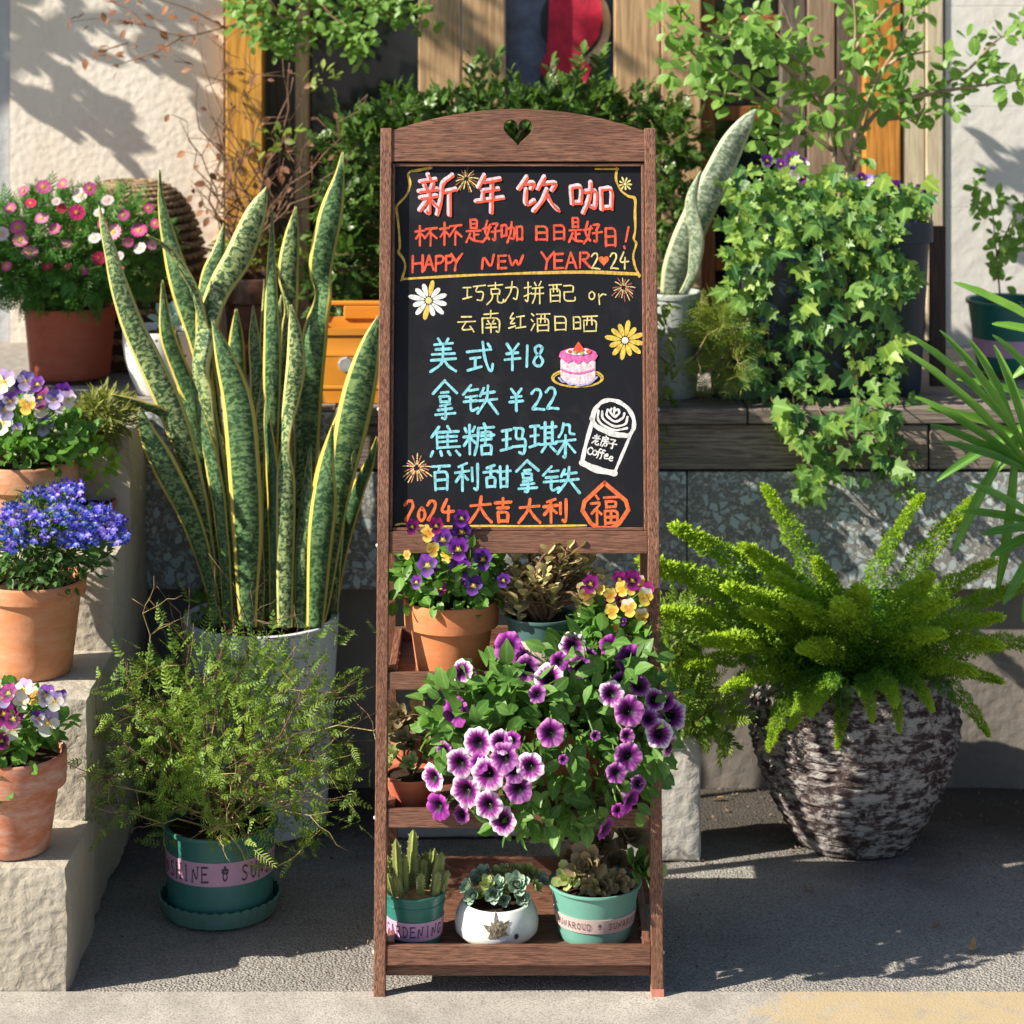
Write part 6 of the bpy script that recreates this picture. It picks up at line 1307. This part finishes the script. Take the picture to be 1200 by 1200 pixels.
# dotted white pot with agave
cy = .93; s = S(cy); cx = xy(189, cy); zt = zz(384, cy)
ag = thing('agave_pot', 'white spotted ceramic pot with a small blue agave behind the snake plant', 'potted plant', (cx, cy, TZ))
m, t, o = newmat('spotted_ceramic'); v = coords(t); vo = nd(t, 'ShaderNodeTexVoronoi', {'Scale': 70., 'Randomness': .25}); t.links.new(v, vo.inputs['Vector'])
sp = nd(t, 'ShaderNodeSeparateXYZ', {0: v}); top = ramp(t, sp.outputs[2], [(.062, 0.), (.066, 1.)]); dot = ramp(t, vo.outputs['Distance'], [(.25, 1.), (.3, 0.)])
surf(t, o, mix(t, math_(t, 'MULTIPLY', top, dot), (.68, .68, .66), (.06, .07, .08)), .4, noise_(t, coords(t, (60, 60, 2)), 1, 3), .3, .002)
pot(ag, cx, cy, TZ, zt-TZ, .042, 45/s, m, 'none', seg=72, bulge=.008)
rosette(ag, (xy(205, cy), cy, zt+.003), .05, 26, m_leaf('blue_agave', (.14, .22, .2), (.3, .42, .38), .5, .05), LANCE if False else SUCC, (0, -.5, 1))
# orange plastic box
cy = .89; s = S(.83); x0, x1 = xy(364, .83), xy(470, .83); z1 = zz(384, .83); 
ob = thing('orange_box', 'orange plastic planter box with handle slot between snake plant and stand', 'box', ((x0+x1)/2, cy, TZ))
OR = m_plain('orange_plastic', (.68, .27, .03), .4, .06, 12, .05)
def rrect(cx_, cy_, hx, hy, r, n=5):
    P = []
    for sx, sy, a0 in ((1, 1, 0), (-1, 1, 90), (-1, -1, 180), (1, -1, 270)):
        for k in range(n+1): a = R(a0+90*k/n); P.append((cx_+sx*(hx-r)+r*math.cos(a), cy_+sy*(hy-r)+r*math.sin(a)))
    return P
def loft(mb, rings, cap0=True, cap1=False):
    n = len(rings[0][0]); vs = []
    for P, z in rings: vs += [(x, y, z+(0)) for x, y in P]
    fs = [(j*n+i, j*n+(i+1) % n, (j+1)*n+(i+1) % n, (j+1)*n+i) for j in range(len(rings)-1) for i in range(n)]
    if cap0: fs.append(tuple(range(n))[::-1])
    if cap1: fs.append(tuple((len(rings)-1)*n+i for i in range(n)))
    mb.add(vs, fs)
ox, hx = (x0+x1)/2, (x1-x0)/2; mb = MB(); h = z1-TZ
R_ = lambda k, z, r=.012: (rrect(ox, cy+.0, hx*k, .065*k, r), z)
loft(mb, [R_(.93, TZ), R_(.94, TZ+h*.18), R_(.965, TZ+h*.19), R_(.965, TZ+h*.22), R_(.95, TZ+h*.23), R_(.975, TZ+h*.62), R_(.99, TZ+h*.63), R_(.99, TZ+h*.67), R_(.98, TZ+h*.68), R_(1., TZ+h*.9), R_(1.04, TZ+h*.91), R_(1.04, z1), R_(.99, z1), R_(.96, z1-.01), R_(.93, TZ+.01)]); mb.build('box', OR, ob, smooth=True, angle=35)
mb = MB(); loft(mb, [(rrect(xy(396, .824), .8235, .018, .0, .0001, 1), 0)]) if False else None
p = W(405, 428, .818); mb.tube([(p.x-.0, .827, p.z), (p.x, .817, p.z)], [.014, .012], 8); mb.build('buckle', m_plain('grey_buckle', (.32, .33, .35), .4, .3, 90), ob)
zb2 = zz(358, cy+.06); mb = MB()
for a in ((x0-.002, xy(378, cy)), (xy(400, cy), x1+.002)): mb.box(a[0], a[1], cy+.058, cy+.066, z1-.004, zb2)
mb.box(x0-.002, x1+.002, cy+.0575, cy+.0665, zb2, zb2+.008); mb.build('handle', OR, ob, bevel=.002)
# brown planters with small plants behind
BRN = m_plain('brown_glaze', (.075, .035, .025), .35, .3, 20, .1)
for k, (px, cy, rw, pyt, lab) in enumerate(((300, 1.2, 42, 322, 'round dark brown bowl with tufted plants left of the orange box'), (405, 1.25, 48, 325, 'round dark brown bowl right behind the orange box'))):
    s = S(cy); cx = xy(px, cy); zt = zz(pyt, cy); t1 = thing('brown_bowl', lab, 'potted plant', (cx, cy, TZ)); pot(t1, cx, cy, TZ, zt-TZ, rw*.72/s, rw/s, BRN, 'band', bandh=.3)
    A_ = mound((cx, cy-.01, zt+.03), (.075, .06, .05), 260, (.014, .024), .3, .6, -.3); mass(t1, 'leaf', [OVATE, LANCE], A_, L_OLIVE if k == 0 else L_HEDGE, 200)
# dark hedge shrub behind the board
hg = thing('box_hedge', 'dense dark green small-leaved shrub rising behind the chalkboard', 'shrub', (0.0, 1.22, TZ))
mb = MB()
loft(mb, [(rrect(.0, 1.24, .33, .07, .02), TZ), (rrect(.0, 1.24, .36, .08, .02), TZ+.13), (rrect(.0, 1.24, .34, .065, .02), TZ+.13), (rrect(.0, 1.24, .33, .06, .02), TZ+.1)], cap1=True); mb.build('trough', BRN, hg, smooth=True, angle=40)
Y_ = 1.2; HS = [sprig(OVATE, 3, .026, .016, 50), sprig(ROUND, 3, .022, .014, 55), sprig(OVATE2, 4, .03, .017, 45)]
A_ = np.concatenate([mound((xy(px, y), y, zz(py, y)), (rx, ry, rz), n, (.75, 1.3), .2, .5) for px, py, y, rx, ry, rz, n in (
    (410, 300, 1.14, .06, .07, .06, 110), (408, 235, 1.15, .06, .07, .07, 150), (425, 170, 1.16, .08, .07, .07, 200), (450, 235, 1.2, .1, .08, .1, 120), (480, 138, 1.18, .08, .07, .05, 120), (530, 130, 1.18, .08, .07, .045, 120), (590, 124, 1.18, .08, .07, .035, 110), (640, 130, 1.18, .08, .07, .035, 110), (690, 122, 1.18, .08, .07, .045, 120), (740, 138, 1.18, .08, .07, .05, 120), (785, 165, 1.14, .055, .06, .08, 150), (790, 240, 1.14, .045, .06, .1, 130), (600, 190, 1.22, .2, .08, .1, 200), (470, 320, 1.14, .08, .07, .07, 80), (790, 330, 1.1, .03, .05, .06, 60), (385, 340, 1.12, .04, .05, .04, 50))])
mass(hg, 'sprig', HS, A_, L_HEDGE, 300, key=A_[:, 1, 3]-.3*A_[:, 2, 3])
stems(hg, 'stem', [(rnd.uniform(-.3, .3), 1.24, TZ+.1) for _ in range(70)], [tuple(M[:3, 3]) for M in A_[::35]][:70], .003, .001, TWIG, .15)
L_ = []; S_ = []
for k in range(11):
    px = rnd.choice((490, 510, 535, 560, 585, 610, 640, 670, 560, 545, 700)); q0 = W(px, 120, 1.15); q1 = W(px+rnd.uniform(-14, 14), rnd.uniform(52, 85), 1.13); S_.append((q0, q1))
    for j in range(7): f = j/6; L_.append(omat(q0.lerp(q1, .3+.7*f), (rnd.uniform(-1, 1), rnd.uniform(-.5, .2), .8), (0, -.4, .9), rnd.uniform(.018, .026))[0])
mass(hg, 'leaf', [OVATE, ROUND], np.array(L_), L_HEDGE, 300); [stems(hg, 'shoot', [a], [b], .0016, .001, TWIGG, .08) for a, b in S_]
hp = thing('shading_foliage_pot', 'dense leafy plant added out of sight behind the chalkboard to shade the terrazzo to its right', 'potted plant', (.02, .88, TZ))  # added occluder behind the board, keeps sun off the right-hand terrazzo
pot(hp, .02, .88, TZ, .12, .05, .075, TERRA3)
A_ = np.concatenate([mound((.0, .72, .78), (.17, .09, .2), 800, (.03, .05), .2, .0), mound((.02, .86, .84), (.12, .1, .08), 200, (.03, .05), .2, .3), mound((.06, .74, .6), (.12, .06, .1), 300, (.03, .045), .2, 0)]); mass(hp, 'leaf', [OVATE, ROUND], A_, L_HEDGE, 0, stuff='foliage')
# grey speckled pot with one big snake leaf
cy = .9; s = S(cy); cx = xy(788, cy); zt = zz(341, cy)
gp = thing('snake_leaf_pot', 'grey speckled pot with one broad mottled snake plant leaf right of the chalkboard', 'potted plant', (cx, cy, TZ))
m, t, o = newmat('speckled_ceramic'); v = coords(t); surf(t, o, mix(t, ramp(t, noise_(t, v, 120, 4, .7), [(.56, 0.), (.66, .8)]), (.34, .38, .36), (.12, .1, .08)), .5, noise_(t, v, 40, 3), .15, .001)
pot(gp, cx, cy, TZ, zt-TZ, .042, 34/s, m, 'lip', bulge=.002)
m2 = m_snake('grey_snake_leaf', ((.34, .4, .28), (.4, .46, .33), (.42, .48, .36)), (.07, .13, .07), ((.42, .48, .3), (.5, .52, .32)), .8)
sword(gp, [(790, 345, .9, 40, 0), (796, 310, .88, 46, 0), (812, 265, .86, 44, 0), (836, 215, .85, 42, 0), (858, 170, .84, 36, 0), (873, 145, .83, 22, 10), (886, 128, .83, 3, 0)], mat=m2, cupk=.3)
sword(gp, [(800, 345, .88, 12, 0), (812, 320, .86, 14, 40), (816, 280, .84, 20, 50), (810, 235, .83, 16, 30), (822, 200, .83, 3, 0)], mat=m2)
# small green pot with trailing wiry plant
cy = .9; s = S(cy); cx = xy(864, cy); zt = zz(384, cy)
tp_ = thing('trailing_plant', 'small mottled green pot with wiry yellow-green stems trailing over its rim', 'potted plant', (cx, cy, TZ))
pot(tp_, cx, cy, TZ, zt-TZ, .045, .055, TEALD, 'lip')
A_ = np.concatenate([mound((xy(850, .84), .84, zz(385, .84)), (.055, .05, .05), 170, (.7, 1.1), .3, .4), mound((xy(850, .82), .82, zz(425, .82)), (.05, .04, .045), 110, (.6, 1.), .3, 0)])
mass(tp_, 'sprig', [sprig(LANCE, 7, .034, .014, 60), sprig(BLADE, 6, .034, .03, 60)], A_, L_OLIVE, 280)
branchy(tp_, 'trailing_stems', (cx, cy-.03, zt), [W(830+rnd.uniform(-28, 35), 430+rnd.uniform(-25, 35), .81) for _ in range(22)], .0014, TWIGP, .3, 2)
mass(tp_, 'leaf', [LANCE], np.concatenate([mound((xy(x, .8), .8, zz(y, .8)), (.022, .02, .02), 22, (.022, .034), .2, .5) for x, y in ((775, 355), (780, 385), (790, 425), (776, 450), (778, 480), (776, 525))]), L_OLIVE, 140)
# big dark blue planter, ivy, violas, rose
yf, yb = .865, 1.12; 
bp_ = thing('ivy_planter', 'big dark blue plastic planter overgrown with trailing ivy right of the chalkboard', 'planter', (xy(990, 1), 1.0, TZ))
NAVY = m_plain('navy_plastic', (.006, .02, .042), .35, .2, 10, .08); XA, XB = xy(874, yf), xy(1098, yf); zt = zz(262, yf); ymid = (yf+yb)/2; hy = (yb-yf)/2; xm = (XA+XB)/2; hx = (XB-XA)/2
mb = MB(); RR_ = lambda k, z: (rrect(xm, ymid, hx*k, hy*k, .04*k, 7), z); h = zt-TZ
loft(mb, [RR_(.87, TZ), RR_(.88, TZ+.01), RR_(.96, TZ+h*.88), RR_(1., TZ+h*.885), RR_(1.0, zt), RR_(.97, zt), RR_(.93, zt-.02)], cap1=True); mb.build('pot', NAVY, bp_, smooth=True, angle=35)
mb = MB(); mb.box(xy(1091, .98), xy(1109, .98), .985, 1.0, TZ, zz(266, .98)); dkp = thing('dark_board', 'narrow dark brown board leaning upright beside the blue planter', 'board', (xy(1100, .98), .99, TZ)); mb.build('board', m_wood('dark_slat', (.05, .03, .03), (.1, .06, .05), 'z', .6, .7, .4), dkp)
L_ = []
def ivy_at(px, py, y, s_=None): L_.append(omat(W(px, py, y), (rnd.uniform(-.8, .8), -.25+rnd.uniform(-.3, .2), -.9+rnd.uniform(-.5, .9)), (rnd.uniform(-.5, .5), -1, rnd.uniform(.0, .9)), s_ or rnd.choice((.013, .017, .02, .024, .028, .036))*rnd.uniform(.85, 1.2))[0])
for i in range(250): ivy_at(rnd.uniform(852, 1030)+rnd.gauss(0, 4), rnd.gauss(225, 16), rnd.uniform(.84, .98))
for i in range(90): ivy_at(rnd.uniform(1000, 1085), rnd.gauss(230, 10), rnd.uniform(.86, 1.0))
for i in range(26): ivy_at(rnd.uniform(1030, 1070), rnd.gauss(300, 22), rnd.uniform(.83, .86), rnd.uniform(.024, .04))
vines = [((880, 240), (868, 300), (862, 350)), ((900, 240), (890, 320), (900, 390), (905, 470), (940, 520)), ((930, 240), (935, 330), (925, 420), (935, 500), (945, 560)), ((950, 240), (960, 330), (965, 430), (975, 500), (960, 570)), ((975, 240), (985, 330), (1000, 420), (1010, 500), (1000, 560)),
         ((1000, 240), (1015, 320), (1035, 400), (1045, 470), (1040, 540)), ((1030, 250), (1042, 300), (1050, 340)), ((920, 240), (905, 300), (880, 340), (870, 400), (885, 440)), ((990, 240), (970, 300), (945, 380), (950, 450), (985, 540)), ((1010, 250), (1030, 350), (1020, 440), (1055, 520), (1060, 560)),
         ((940, 240), (915, 280), (895, 300)), ((960, 250), (1000, 300), (1040, 360), (1050, 430), (1030, 500)), ((870, 240), (860, 280), (858, 310)), ((1005, 250), (990, 400), (1030, 530), (1070, 575)), ((955, 240), (950, 400), (920, 470), (960, 540), (930, 580))]
mbv = MB()
for v_ in vines:
    Q = catmull(v_, 8); P = []
    for i, q in enumerate(Q):
        y = .835 if q[1] < 470 else .775; y += .02*math.sin(i*.9+v_[0][0]); P.append(W(q[0], q[1], y))
        for k in range((2 if q[1] < 360 else 1)+(rnd.random() < .3)): ivy_at(q[0]+rnd.gauss(0, 7), q[1]+rnd.gauss(0, 5), y-rnd.uniform(.005, .03))
        if q[1] > 470 and rnd.random() < .3: ivy_at(q[0]+rnd.gauss(0, 12), q[1]+rnd.gauss(0, 6), y-rnd.uniform(.0, .02))
    mbv.tube(P, .0016, 4)
mbv.build('vine_stems', TWIG, bp_, smooth=True)
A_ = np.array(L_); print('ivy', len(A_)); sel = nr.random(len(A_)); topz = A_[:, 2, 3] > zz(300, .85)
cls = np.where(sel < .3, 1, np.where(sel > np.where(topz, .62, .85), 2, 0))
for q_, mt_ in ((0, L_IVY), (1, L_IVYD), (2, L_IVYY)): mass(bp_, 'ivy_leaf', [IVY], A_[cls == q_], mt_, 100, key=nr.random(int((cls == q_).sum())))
for px, py, k, sz in ((899, 188, 'purple', 13), (928, 186, 'purple', 15), (941, 193, 'vw', 14), (932, 203, 'vw', 14), (941, 207, 'purple', 12), (1018, 211, 'lil', 12), (1026, 214, 'vw', 12), (1050, 219, 'purple', 14), (1086, 228, 'purple', 12), (1092, 234, 'lil', 11), (1078, 222, 'purple', 11), (1010, 208, 'purple', 10), (915, 192, 'purple', 11), (1000, 214, 'lil', 11), (1038, 222, 'purple', 12), (1062, 226, 'lil', 11), (934, 190, 'lil', 13)):
    p = W(px, py, .93); place_flower(bp_, pans(k), p, (rnd.uniform(-.4, .2), -1, .3), sz*1.25/S(.93), 0)
    mb = MB(); mb.tube([p+Vector((0, .004, -.002)), p+Vector((.003, .02, -.05))], .0012, 4); mb.build('flower_stem', TWIGG, bp_)
# rose bush growing out of the planter
rs_ = thing('rose_bush', 'leafy rose bush with pale stems growing up from the blue planter', 'shrub', (xy(985, 1.0), 1.02, zt))
def bough(root, paths, ymat, leafm, n_per, size, base_r, shapes, jit=9, spread=.03, mat=TWIG, indiv=300, ytip=0, name='branch', trip=True, ind_name='leaf'):
    L_ = []; mb = MB()
    for P in paths:
        Q = catmull([(a, b) for a, b in P], 6); n = len(Q); P3 = []
        yj = rnd.uniform(-spread*2, spread*2)
        for i, q in enumerate(Q): P3.append(W(q[0], q[1], ymat+yj*i/n+ytip*i/n))
        mb.tube(P3, [base_r*(1-.8*i/n) for i in range(n)], 5)
        for i in range(int(n*.2), n):
            for k in range(n_per):
                p = P3[i]+Vector((rnd.gauss(0, 1), rnd.gauss(0, 1)*1.5, rnd.gauss(0, 1)))*jit/S(ymat); d = Vector((rnd.uniform(-1, 1), rnd.uniform(-.7, .3), rnd.uniform(-.6, .6)))
                if trip:
                    for a in (-1, 0, 1):
                        dd = Matrix.Rotation(a*1.15, 3, 'Y') @ d; L_.append(omat(p+dd.normalized()*.3*size[0]+Vector((rnd.gauss(0, .003), rnd.gauss(0, .006), rnd.gauss(0, .003))), dd, (rnd.uniform(-.4, .4)-.2, -.6, .8), rnd.uniform(*size))[0])
                else: L_.append(omat(p, d, (rnd.uniform(-.4, .4), -.6, .8), rnd.uniform(*size))[0])
    mb.build(name, mat, root, smooth=True); mass(root, 'leaf', shapes, np.array(L_), leafm, indiv, key=nr.random(len(L_)))
bough(rs_, [[(986, 240), (975, 170), (960, 110), (930, 60), (880, 10)], [(990, 240), (1002, 160), (1030, 90), (1060, 40), (1080, -20)], [(975, 175), (930, 140), (880, 100), (850, 80), (790, 45)], [(1000, 170), (1030, 130), (1080, 110), (1130, 85), (1165, 50), (1200, 25)], [(962, 120), (1000, 60), (1000, -10)], [(935, 70), (880, 50), (820, 35), (790, -5)],
            [(1045, 120), (1100, 108), (1150, 100), (1210, 92)], [(905, 120), (850, 110), (795, 112)], [(880, 20), (830, 60), (800, 78)], [(1020, 100), (1050, 70), (1090, 60)], [(960, 150), (900, 165), (890, 180)], [(1030, 140), (1075, 135), (1085, 120)], [(860, 95), (830, 80), (775, 20)], [(935, 90), (900, 60), (870, 30)], [(1000, 60), (1040, 10), (1090, -20)]], 1.02, L_ROSE, 1, (.018, .034), .0052, [OVATE, ROUND], 14, .07, m_plain('rose_cane', (.3, .22, .13), .7, .4, 40))
bough(rs_, [[(1000, 200), (960, 120), (930, 40), (900, -40)], [(960, 120), (900, 60), (850, 10)], [(1000, 200), (1030, 60), (1020, -60)], [(900, -40), (860, -60), (800, -70)], [(1030, 60), (1000, 10), (960, -50)]], 1.3, L_ROSE, 1, (.024, .038), .004, [OVATE, ROUND], 12, .05, m_plain('rose_cane_back', (.3, .22, .13), .7, .4, 40), indiv=0)
# teal pot at right with little plant
cy = 1.16; s = S(cy); cx = xy(1180, cy); zt = zz(350, cy); r1 = 48/s; r0 = .055
tpp = thing('teal_pot', 'teal pot with pink band and a thin young plant before the white wall', 'potted plant', (cx, cy, TZ))
po = pot(tpp, cx, cy, TZ, zt-TZ, r0, r1, TEAL, 'lip', soil=.12); rf = lambda z, a=TZ, b=zt, r0=r0, r=r1: r0+(r*.94-r0)*min(1, max(0, (z-a)/((b-a)*.94)))
bo = band(po, tpp, cx, cy, TZ+.03, zz(402, cy-r1), rf, PINKB)
bough(tpp, [[(1172, 350), (1166, 280), (1160, 235), (1140, 215)], [(1168, 300), (1185, 260), (1200, 235)], [(1170, 330), (1178, 300), (1195, 290)]], 1.16, L_ROSE, 1, (.016, .026), .002, [OVATE, ROUND], 8, .02)
# branches reaching in overhead
vt = thing('green_climber', 'green leafy climber hanging over the top of the orange door post', 'climber', (xy(300, 1.4), 1.44, 1.75))
bough(vt, [[(262, -20), (310, 15), (370, 25), (430, 20), (490, 5)], [(300, -30), (340, 30), (400, 45), (420, 60)], [(250, -30), (290, 30), (330, 50), (345, 55)], [(400, -30), (440, 10), (495, 25)], [(330, -30), (360, 5), (410, 8), (460, -5)], [(270, -30), (285, 10), (300, 40)], [(360, -30), (390, 20), (440, 40)]], 1.3, L_ROSE, 2, (.013, .024), .003, [OVATE, ROUND], 8, .04)
rt = thing('red_leaved_twig', 'dry twig with small reddish leaves crossing the cream wall', 'branch', (xy(262, 1.35), 1.4, 1.7))
bough(rt, [[(300, 20), (262, 32), (215, 42), (170, 30), (120, 22), (80, 26)], [(215, 42), (180, 62), (150, 72), (130, 78)], [(262, 32), (220, 10), (170, -5), (140, -12)], [(170, 30), (150, 10), (120, 0)], [(150, 50), (120, 60), (108, 70)]], 1.36, L_RUST, 1, (.012, .024), .0022, [OVATE, LANCE], 8, .02, trip=False)
bs = thing('bare_shrub', 'leafless tangled shrub of thin brown twigs before the orange post', 'shrub', (xy(292, 1.15), 1.15, TZ))
mb = MB(); L_ = []
for i in range(30):
    x = 290+rnd.uniform(-12, 22); y = 300+rnd.uniform(-10, 25); P = [W(x, y, 1.15)]; tx = rnd.uniform(205, 425) if rnd.random() < .6 else rnd.uniform(200, 285); ty = rnd.uniform(40, 225)+(60 if abs(tx-300) > 90 else 0); n = 9; ox_, oy_ = 0, 0; dy_ = rnd.uniform(-.08, .12)
    for k in range(1, n+1):
        f = k/n; ox_ += rnd.gauss(0, 4); oy_ += rnd.gauss(0, 4); bowx = 22*math.sin(math.pi*f)*(1 if tx < 300 else -1)*rnd.uniform(-.3, 1); P.append(W(x+(tx-x)*f**1.2+ox_-bowx, y+(ty-y)*f+oy_, 1.15+dy_*f))
    mb.tube(P, [.0026*(1-.7*k/n) for k in range(n+1)], 4)
    for q in range(4):
        k = rnd.randint(3, n); p = P[k]; d = Vector((rnd.uniform(-1, 1), rnd.uniform(-.3, .3), rnd.uniform(-.2, 1))); l_ = rnd.uniform(.03, .07); e = p+d.normalized()*l_; mb.tube([p, p.lerp(e, .5)+Vector((rnd.gauss(0, .003), 0, rnd.gauss(0, .003))), e], [.001, .0008, .0005], 3)
        if rnd.random() < .55: L_.append(omat(e, d+Vector((0, 0, -.5)), (0, -1, .5), rnd.uniform(.012, .024))[0])
mb.build('twigs', TWIG, bs, smooth=True); mass(bs, 'leaf', [OVATE], np.array(L_), L_RUST, 100)
mass(bs, 'green_leaf', [OVATE, LANCE], np.concatenate([mound((xy(x, 1.12), 1.12, zz(y, 1.12)), (.04, .03, .03), 30, (.014, .024), .2, .5) for x, y in ((330, 165), (300, 300), (345, 285), (375, 90))]), L_OLIVE, 130)

# ================================================================ BESIDE THE VIEW (their shade falls into it)
def crown(root, c, rad, n, size, mat, shapes, indiv=0): 
    A_ = mound(c, rad, n, size, .1, .3); mass(root, 'leaf', shapes, A_, mat, indiv, stuff='crown')
tr_ = thing('street_tree', 'leafy tree beside the shop on the left, outside the picture', 'tree', (-2.2, 1.2, TZ)) 
mb = MB(); mb.tube([(-2.25, 1.3, TZ), (-2.2, 1.25, 1.4), (-2.1, 1.2, 2.0), (-1.95, 1.15, 2.5)], [.05, .045, .035, .02], 8)
for e in ((-1.6, 1.25, 2.15), (-1.45, 1.3, 2.3), (-1.7, .95, 2.35), (-1.35, 1.2, 2.0)): mb.tube([(-2.15, 1.2, 1.75), ((-2.15+e[0])/2, 1.22, (1.75+e[2])/2+.06), e], [.016, .01, .004], 5)
mb.build('trunk', TWIG, tr_, smooth=True)
for c_, r_, n in (((-1.75, 1.2, 2.3), (.2, .18, .08), 50), ((-1.6, 1.0, 2.45), (.25, .2, .1), 60), ((-1.95, 1.1, 2.6), (.3, .3, .2), 80)): crown(tr_, c_, r_, n, (.05, .09), L_ROSE, [LANCE, OVATE2])
WIDE = leaf_shape([(0, .02), (.25, .11), (.55, .13), (.8, .08), (1, 0)], fold=.2, curl=.15); LW = []; mb = MB()
for P, sz in (([(-20, 20), (60, 90), (110, 140), (150, 180)], .085), ([(-20, 90), (40, 120), (90, 150)], .075), ([(130, -30), (190, 40), (240, 110), (262, 150)], .085), ([(200, -30), (235, 30), (270, 90)], .08), ([(60, -40), (100, 20), (160, 60), (210, 80)], .06), ([(-10, -20), (40, 30), (90, 60)], .07)):
    Q = [W(a, b, YW-.02)-SUN*rnd.uniform(.62, .7)/SUN.x*.8 for a, b in P]; Q = [Vector(q) for q in catmull([tuple(q) for q in Q], 5)]; mb.tube(Q, [.004*(1-.7*i/len(Q)) for i in range(len(Q))], 5)
    for i in range(1, len(Q)):
        ax = (Q[i]-Q[i-1]).normalized()
        for sd in (-1, 1):
            if rnd.random() < .8: LW.append(omat(Q[i], ax*.9+Vector((.2, 0, .9))*sd*rnd.uniform(.4, 1)+Vector((0, rnd.uniform(-.3, .3), 0)), (-.8, -.3, .5), sz*rnd.uniform(.7, 1.1))[0])
mb.build('low_bough', TWIG, tr_, smooth=True); mass(tr_, 'leaf', [WIDE], np.array(LW), L_ROSE, 200)
pb = thing('shading_bush', 'big potted evergreen bush added out of view beside the steps to shade the left terrazzo', 'potted plant', (-1.42, .66, TZ))  # unseen bush, added only to throw shade on the left terrazzo
pot(pb, -1.42, .86, TZ, .2, .1, .13, TERRA3)
crown(pb, (-1.38, .78, 1.05), (.2, .17, .26), 900, (.03, .05), L_HEDGE, [OVATE, ROUND])
